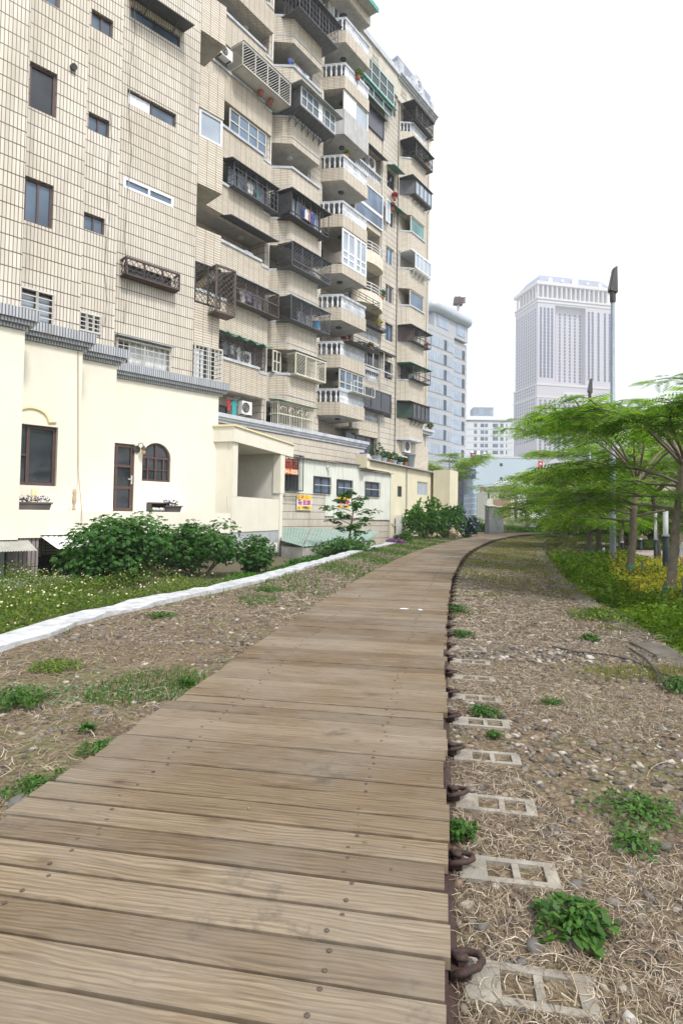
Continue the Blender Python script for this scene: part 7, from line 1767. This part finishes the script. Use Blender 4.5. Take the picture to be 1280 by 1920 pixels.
# crown: drum pillars and rounded ring
zr_ = oz(850, 600); ct = OF.p((ou(822) + uC) / 2, -5.0, 0); hw2 = (uC - ou(812)) / 2
m = MB(); m.fbox(OF, ou(815), uC - .6, -9, -.4, zt - .2, zr_ + .6); cr = m.build('crown_wall', stone_m, OB)
for a, b in ((ou(820), ou(842)), (ou(857), ou(872))): m = MB(); m.fbox(OF, a, b, -.399, -.3, zt + .6, zr_ - .2); m.build('window', cw, OB)
ring = MB(); rp = [];  uL, uR = ou(809), uC - .5
for (a, b) in ((uL, -.2), (uR, -.2), (uR, -9.5), (uL, -9.5)): rp.append((a, b))
pth = []
for i in range(4):
    a = Vector(rp[i]); b = Vector(rp[(i + 1) % 4]); pv_ = Vector(rp[i - 1]); 
    d1_ = (pv_ - a).normalized(); d2_ = (b - a).normalized(); rr = 1.2
    for k in range(6): f = k / 5; p_ = a + d1_ * rr * (1 - f) ** 2 + d2_ * rr * f ** 2; pth.append(OF.p(p_.x, p_.y, zr_ + 1.1))
pth.append(pth[0]); ring.tube(pth, 1.15, 12); ring.build('roof_ring', M('ring_metal', (.45, .50, .56), .4, .1, .8, metal=.2), OB, smooth=True)
sc_ = D(859, 575, 126); sp = thing('sculpture', (sc_.x, sc_.y, zr_ + 1.9), 'dark rusty box-shaped sculpture on the office building roof', 'sculpture'); s_ = D(859, 567, 126)
m = MB(); cc = Vector((s_.x, s_.y, s_.z)); m.bar(cc + Vector((-1.0, 0, .3)), cc + Vector((.9, 0, .1)), 1.5, 1.5); m.build('body', M('rust_box', (.10, .06, .06), .7, .5, 1), sp)
m = MB(); [m.bar(cc + Vector((.6, -.3, .7 - .45 * i)), cc + Vector((1.4, -.4, .9 - .5 * i)), .3) for i in range(3)]; m.bar(cc + Vector((-.8, 0, .9)), cc + Vector((.4, .2, 1.2)), .4); m.build('arms', M('rust_dark', (.05, .04, .05), .7, .3), sp)
m = MB(); m.bar((sc_.x - .2, sc_.y, zr_ + 1.9), (sc_.x, sc_.y, cc.z - .5), .5); m.build('stand', stone_m, sp)
# --- white apartment house
WY = 230; WF = Fr(D(876, 900, WY).x, WY, R(92)); WB = thing('white_apartments', WF.p(5, -5, 0), 'white flat-roofed apartment house between office block and tower', 'apartment building')
wu = lambda px, y=820: WF.u(px, y); wz = lambda px, y: WF.z(px, y)
whw = M('white_render', (.66, .68, .72), .7, .05, .2)
m = MB(); m.fbox(WF, wu(868), wu(961), -14, 0, -1, wz(920, 790)); m.build('wall', whw, WB); m = MB(); m.fbox(WF, wu(868), wu(951), -12, -1.5, wz(920, 790), wz(915, 779)); m.build('upper_wall', whw, WB)
m = MB(); m.fbox(WF, wu(889), wu(927), -10, -3, wz(915, 779), wz(905, 761)); tw_ = m.build('roof_house', M('slate_blue', (.25, .30, .36), .6, .1), WB)
for a, b in ((900, 909), (921, 926)): m = MB(); m.fbox(WF, wu(a, 768), wu(b, 768), -2.99, -2.9, wz(905, 776), wz(905, 764)); m.build('window', cw, tw_)
m = MB(); m.fbox(WF, wu(866), wu(963), -14.2, .5, wz(920, 788.5), wz(920, 786)); m.build('cornice', whw, WB)
rc = []
for k in range(9):
    y = 798 + 12.6 * k
    for a, b in ((888, 893.5), (900, 907), (908.5, 914), (923, 933), (937, 943), (948, 950)): rc.append((wu(a), wu(b), wz(915, y + 3), wz(915, y - 3.6), .02))
winset(WB, WF, rc, glassmat('far_glass', (.12, .17, .24), .2))
m = MB(); [m.fbox(WF, wu(868), wu(961), .001, .08, wz(915, 805.5 + 12.6 * k), wz(915, 804.6 + 12.6 * k)) for k in range(9)]; m.build('floor_bands', M('band_grey', (.45, .47, .52), .7), WB)
# --- pale blue blank wall building
PY = 120; bw = M('pale_blue_wall', (.47, .56, .63), .8, .05, .15, streak=.12); a = D(886, 970, PY); b = D(1012, 970, PY); PW = thing('blue_wall_building', (a.x, PY, -1), 'building with a plain pale blue side wall and two tiny windows', 'building'); zt = D(930, 858, PY).z
XF = Fr(a.x, PY, R(90)); m = MB(); m.fbox(XF, 0, b.x - a.x, -12, 0, -1.2, zt); m.build('wall', bw, PW)
for px, py in ((939, 871), (939, 897)): u, z = XF.uz(px, py); m = MB(); m.fbox(XF, u - .28, u + .28, 0, .05, z - .35, z + .25); m.build('window', glass_d, PW)
m = MB(); m.fbox(XF, -.1, b.x - a.x + .1, -12, .1, zt, zt + .2); m.build('coping', whw, PW)
u = XF.u(903, 880); m = MB()
for i in range(3): m.lathe(XF.p(u - 1.5 + i * 1.3, -3 - i, zt + .2), [(.05, 0), (.05, .7), (.55, 1.0), (.6, 1.5), (.35, 1.9)], 12)
m.build('roof_tank', plastic_w, PW) if False else None
for i in range(3): m = MB(); m.lathe(XF.p(u - 1.5 + i * 1.6, -3 - i, zt + .21), [(.05, 0), (.05, .5), (.35, .7), (.4, 1.1), (.2, 1.4)], 12); m.build('roof_tank', plastic_w, PW, smooth=True)
# --- vertical blue signs
def vsign(px0, px1, y0, y1, Y_, txt, label):
    a = D(px0, y0, Y_); b = D(px1, y1, Y_); f = Fr(a.x, Y_, R(90)); w_ = b.x - a.x; t = thing('vertical_sign', (a.x + w_ / 2, Y_, b.z), label, 'sign', 'vertical blue signs far down the street'); h = a.z - b.z
    m = MB(); m.fbox(f, 0, w_, -.15, 0, b.z, a.z); m.build('board', blue_p, t); m = MB(); m.fbox(f, 0, w_, .001, .02, a.z - w_ * .75, a.z); m.build('top_band', sign_dr, t)
    m = MB(); m.lathe(f.p(w_ / 2, .03, a.z - w_ * .55), [(.02, 0), (w_ * .2, .0), (w_ * .2, .02)], 4) ; m.prism([(w_ * .5, -.0), (w_ * .5, .0)], 0, 0, f) if False else None
    m = MB(); P_ = f.p; m.add([P_(w_ * .25, .03, a.z - w_ * .5), P_(w_ * .5, .03, a.z - w_ * .15), P_(w_ * .75, .03, a.z - w_ * .5), P_(w_ * .5, .03, a.z - w_ * .38)], [[0, 1, 2, 3]]); m.build('roof_mark', white_p, t)
    n = len(txt); av = h - w_ * .85; 
    for i, ch_ in enumerate(txt): text_part(ch_, f, w_ / 2, .03, a.z - w_ * .85 - av * (i + .5) / (n + .3), min(w_ * .95, av / n * 1.05), white_p, t, bold=.02)
    return f, w_, t
vsign(881.5, 891, 849, 898, 100, '法拍屋', 'upper blue vertical sign with white characters behind the light green tree'); vsign(900, 910, 913, 960, 90, '專業代標法拍屋', 'lower blue vertical sign with seven white characters before the blue wall')
u_ = D(1014, 868, 119); t = thing('street_sign', u_, 'small red and white sign at the right end of the blue wall', 'sign'); f = Fr(u_.x - .6, 119, R(90)); m = MB(); m.fbox(f, 0, .9, -.1, 0, u_.z - 1.9, u_.z + .4); m.build('board', red_p, t); m = MB(); m.add([f.p(.15, .02, u_.z - .3), f.p(.45, .02, u_.z + .1), f.p(.75, .02, u_.z - .3)], [[0, 1, 2]]); m.build('mark', white_p, t)
# tiled low building behind the lower sign
a = D(886, 970, 105); b = D(905, 970, 105); f = Fr(a.x, 105, R(90)); t = thing('tiled_building', (a.x, 105, -1), 'blue-grey gridded low building partly hidden by the light green tree', 'building'); m = MB(); m.fbox(f, 0, b.x - a.x, -8, 0, -1.2, D(895, 925, 105).z); m.build('wall', tilemat('blue_grid', 1.0, 1.0, (.22, .32, .42), (.18, .27, .38), (.5, .55, .6), .08), t)
# small brown and cream house
HY = 84; a = D(912, 975, HY); b = D(952, 975, HY); HF = Fr(a.x, HY, R(90)); H_ = thing('small_house', (a.x, HY, -1), 'small cream and brown house with slanted dark roof edge', 'house'); hx = b.x - a.x; zl = D(912, 921, HY).z; zr2 = D(948, 915, HY).z; z3 = D(1000, 925, HY).z
P_ = HF.p
m = MB(); m.add([P_(0, 0, -1), P_(hx, 0, -1), P_(hx, 0, zr2), P_(0, 0, zl), P_(0, -6, -1), P_(hx, -6, -1), P_(hx, -6, zr2), P_(0, -6, zl)], [[0, 1, 2, 3], [1, 5, 6, 2], [0, 3, 7, 4], [3, 2, 6, 7]]); m.add([P_(hx + .01, 0, -1), P_(hx + 4, 0, -1), P_(hx + 4, 0, z3), P_(hx + .01, 0, zr2 - .05)], [[0, 1, 2, 3]]); m.build('wall', M('pale_render', (.58, .58, .50), .8, .1), H_)
zz = D(930, 936, HY).z; m = MB(); m.fbox(HF, HF.u(924, 950), hx + .3, .01, .06, -.9, zz); m.build('lower_wall', M('brown_render', (.30, .20, .12), .8, .1), H_)
m = MB(); m.bar(P_(-.4, .2, zl), P_(hx + .1, .2, zr2 + .1), .25); m.bar(P_(hx, .2, zr2 + .1), P_(hx + 4.2, .2, z3 + .1), .25); m.build('roof_edge', M('dark_red_edge', (.13, .05, .04), .7), H_)
for a, b, c, d in ((935, 946, 925, 935), (914, 917, 924, 934)): m = MB(); x0, z1 = HF.uz(a, c); x1, z0 = HF.uz(b, d); m.fbox(HF, x0, x1, .0, .08, z0, z1); m.build('window', glass_d, H_)
# --- far tower
TY = 520; tc = D(1006, 900, TY); TF_ = Fr(tc.x, TY, R(78)); TL = Fr(tc.x, TY, R(78 - 90)) 
T = thing('tower', (tc.x, TY, 0), 'very tall hazy stone tower with mansard roof, columns and rows of small windows', 'tower')
tu = lambda px, y=700: TF_.u(px, y); tz = lambda y, px=1008: D(px, y, TY).z
tm = M('tower_stone', (.50, .48, .53), .8, .04, .02); ts = M('tower_trim', (.62, .60, .60), .7, .04, .02); tr_ = M('tower_roof', (.20, .24, .34), .6, .1, .02)
W_ = tu(1147, 620); z_set = tz(722); z_c0 = tz(560); z_c1 = tz(533)
dl = TL.u(969, 620) if abs(TL.u(969, 620)) < 200 else -60
print('tower', W_, TL.u(969, 620), z_c1)
DEP = 40
# main shaft with a tall recess in front
rc0, rc1 = tu(1040, 620), tu(1097, 620); zrc1 = tz(570, 1040); zrc0 = tz(716)
m = MB(); holewall(m, TF_, 0, W_, z_set, z_c0, 0, [(rc0, rc1, zrc0, zrc1, 5)]); m.quad(TF_.p(rc0, -5, zrc0), TF_.p(rc1, -5, zrc0), TF_.p(rc1, -5, zrc1), TF_.p(rc0, -5, zrc1))
m.quad(TF_.p(0, 0, z_set), TF_.p(0, -DEP, z_set), TF_.p(0, -DEP, z_c0), TF_.p(0, 0, z_c0)); m.quad(TF_.p(W_, 0, z_set), TF_.p(W_, -DEP, z_set), TF_.p(W_, -DEP, z_c0), TF_.p(W_, 0, z_c0)); m.build('shaft', tm, T)
m = MB(); m.fbox(TF_, -1.0, W_ + 1, -DEP - 1, 1.0, -1, z_set); m.build('base', tm, T)
for z, o in ((z_set, 1.5), (tz(745), 1.4), (z_c0, 1.0), (tz(566), .6)): m = MB(); m.fbox(TF_, -o, W_ + o, -DEP - o, o, z, z + 1.6); m.build('cornice', ts, T)
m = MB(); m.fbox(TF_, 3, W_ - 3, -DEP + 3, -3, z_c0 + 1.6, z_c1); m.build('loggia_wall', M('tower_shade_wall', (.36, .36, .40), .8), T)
m = MB(); m.fbox(TF_, -1.5, W_ + 1.5, -DEP - 1.5, 1.5, z_c1, z_c1 + 3.0); m.build('cornice', ts, T)
for i in range(17): m = MB(); x = (W_ - 1) * i / 16 + .5; m.lathe(TF_.p(x, -.4, z_c0 + 1.6), [(1.2, 0), (1.0, .5), (.95, z_c1 - z_c0 - 2.2), (1.2, z_c1 - z_c0 - 1.6)], 10); m.build('column', ts, T)
for i in range(7): m = MB(); m.lathe(TF_.p(.6, -4 - 5.6 * i, z_c0 + 1.6), [(1.2, 0), (1.0, .5), (.95, z_c1 - z_c0 - 2.2), (1.2, z_c1 - z_c0 - 1.6)], 10); m.build('column', ts, T)
zr1 = tz(508, 1060); zb = z_c1 + 3.0; i_ = 7
m = MB(); P_ = TF_.p; m.hexa([P_(0, 0, zb), P_(W_, 0, zb), P_(W_, -DEP, zb), P_(0, -DEP, zb), P_(i_, -i_ * 1.2, zr1), P_(W_ - i_, -i_ * 1.2, zr1), P_(W_ - i_, -DEP + i_, zr1), P_(i_, -DEP + i_, zr1)]); rf = m.build('mansard_roof', tr_, T)
for x, s in ((W_ * .17, 1.0), (W_ * .33, .6), (W_ * .5, 1.5), (W_ * .67, .6), (W_ * .84, 1.0)):
    m = MB(); h = 5.6 * s; wd = 2.2 * s; z0 = zb + (1.5 if s < .8 else 0); pts = [(-wd, 0), (wd, 0), (wd, h * .5)] + [(wd * math.cos(q), h * .5 + wd * math.sin(q)) for q in [math.pi * k / 8 for k in range(1, 8)]] + [(-wd, h * .5)]; k = len(pts)
    m.add([P_(x + a, -.6, z0 + b) for a, b in pts] + [P_(x + a, -5, z0 + b) for a, b in pts], [list(range(k)), list(range(k, 2 * k))[::-1]] + [[j, (j + 1) % k, k + (j + 1) % k, k + j] for j in range(k)]); d_ = m.build('dormer', ts, rf)
m = MB(); m.box(0, 0, 0, 0, 0, 0) if False else None
fh = (tz(580) - tz(706)) / 20.0
rc = []; cols = [tu(x, 650) for x in (1013, 1020, 1027, 1034)] + [tu(x, 650) for x in (1103, 1110, 1121, 1133, 1142)]
for k in range(21):
    z = tz(578) - fh * k
    if z < z_set + 3: break
    for x in cols: rc.append((x - 1.1, x + 1.1, z - 1.35, z + 1.35, .02))
    for j in range(6): x = rc0 + (rc1 - rc0) * (j + .5) / 6; rc.append((x - .9, x + .9, z - 1.1 - 2, z + 1.1 - 2, -4.98))
for k in range(1, 18):
    z = tz(745) - fh * k
    if z < 5: break
    for j in range(16): x = W_ * (j + .5) / 16; rc.append((x - 1.0, x + 1.0, z - 1.2, z + 1.2, 1.02))
twm = glassmat('tower_glass', (.02, .045, .12), .4, .3, .3); winset(T, TF_, rc, twm)
rs = MB()
for k in range(40):
    z = tz(578) - fh * k
    if z < 5: break
    for j in range(9):
        y = -4 - (DEP - 6) * j / 8.5; e = -.03 if z > z_set else -1.03
        rs.hexa([P_(e, y - .9, z - 1.1), P_(e + .04, y - .9, z - 1.1), P_(e + .04, y + .9, z - 1.1), P_(e, y + .9, z - 1.1), P_(e, y - .9, z + 1.1), P_(e + .04, y - .9, z + 1.1), P_(e + .04, y + .9, z + 1.1), P_(e, y + .9, z + 1.1)])
tag(rs.build('side_windows', twm, T), kind='stuff')
# arched panel over the setback
x0 = tu(1052, 738); x1 = tu(1095, 738); z0 = tz(748); z1 = tz(732); m = MB(); m.fbox(TF_, x0, x1, 1.01, 1.6, z0, z1); pn = m.build('panel', ts, T)
for i in range(4): m = MB(); cx = x0 + (x1 - x0) * (i + .5) / 4; m.fbox(TF_, cx - 1.3, cx + 1.3, 1.6, 1.7, z0 + 1.5, z1 - 2.2); m.build('window', twm, pn)
# distant reddish building behind the right hand trees
a = D(1195, 900, 170); b = D(1300, 900, 170); f = Fr(a.x, 170, R(90)); t = thing('far_building', (a.x, 170, 0), 'hazy pinkish building behind the right hand trees', 'building'); zt = D(1230, 820, 170).z
m = MB(); m.fbox(f, 0, 12, -12, 0, -1, zt * .93); m.build('wall', M('pink_wall', (.45, .36, .34), .8, .05, .1), t); m = MB(); m.fbox(f, 6, 26, -12, -1, -1, zt); m.build('wall', bpy.data.materials['pink_wall'], t)
for k in range(6):
    for j in range(5): m = MB(); x = 1 + j * 4.4; z = zt - 3.2 - 3.4 * k; o = 0 if x < 11 else -1; m.fbox(f, x, x + 2.6, o, o + .05, z, z + 1.5); m.build('window', glass_b, t) if not (x < 11 and z + 1.5 > zt * .92) else None
# ------------------------------------------------------------------ haze
hm, hn, hb = newmat('haze'); hn.nodes.remove(hb); pvn = hn.nodes.new('ShaderNodeVolumePrincipled')
pvn.inputs['Color'].default_value = (.93, .95, 1, 1); pvn.inputs['Density'].default_value = .00095; pvn.inputs['Anisotropy'].default_value = .2
hn.links.new(pvn.outputs[0], hn.nodes['Material Output'].inputs['Volume'])
mb = MB(); mb.box(-260, 420, -60, 640, -2.4, 262); hz = mb.build('haze', hm); tag(hz, 'thin pale air filling the whole view', 'haze', kind='stuff')
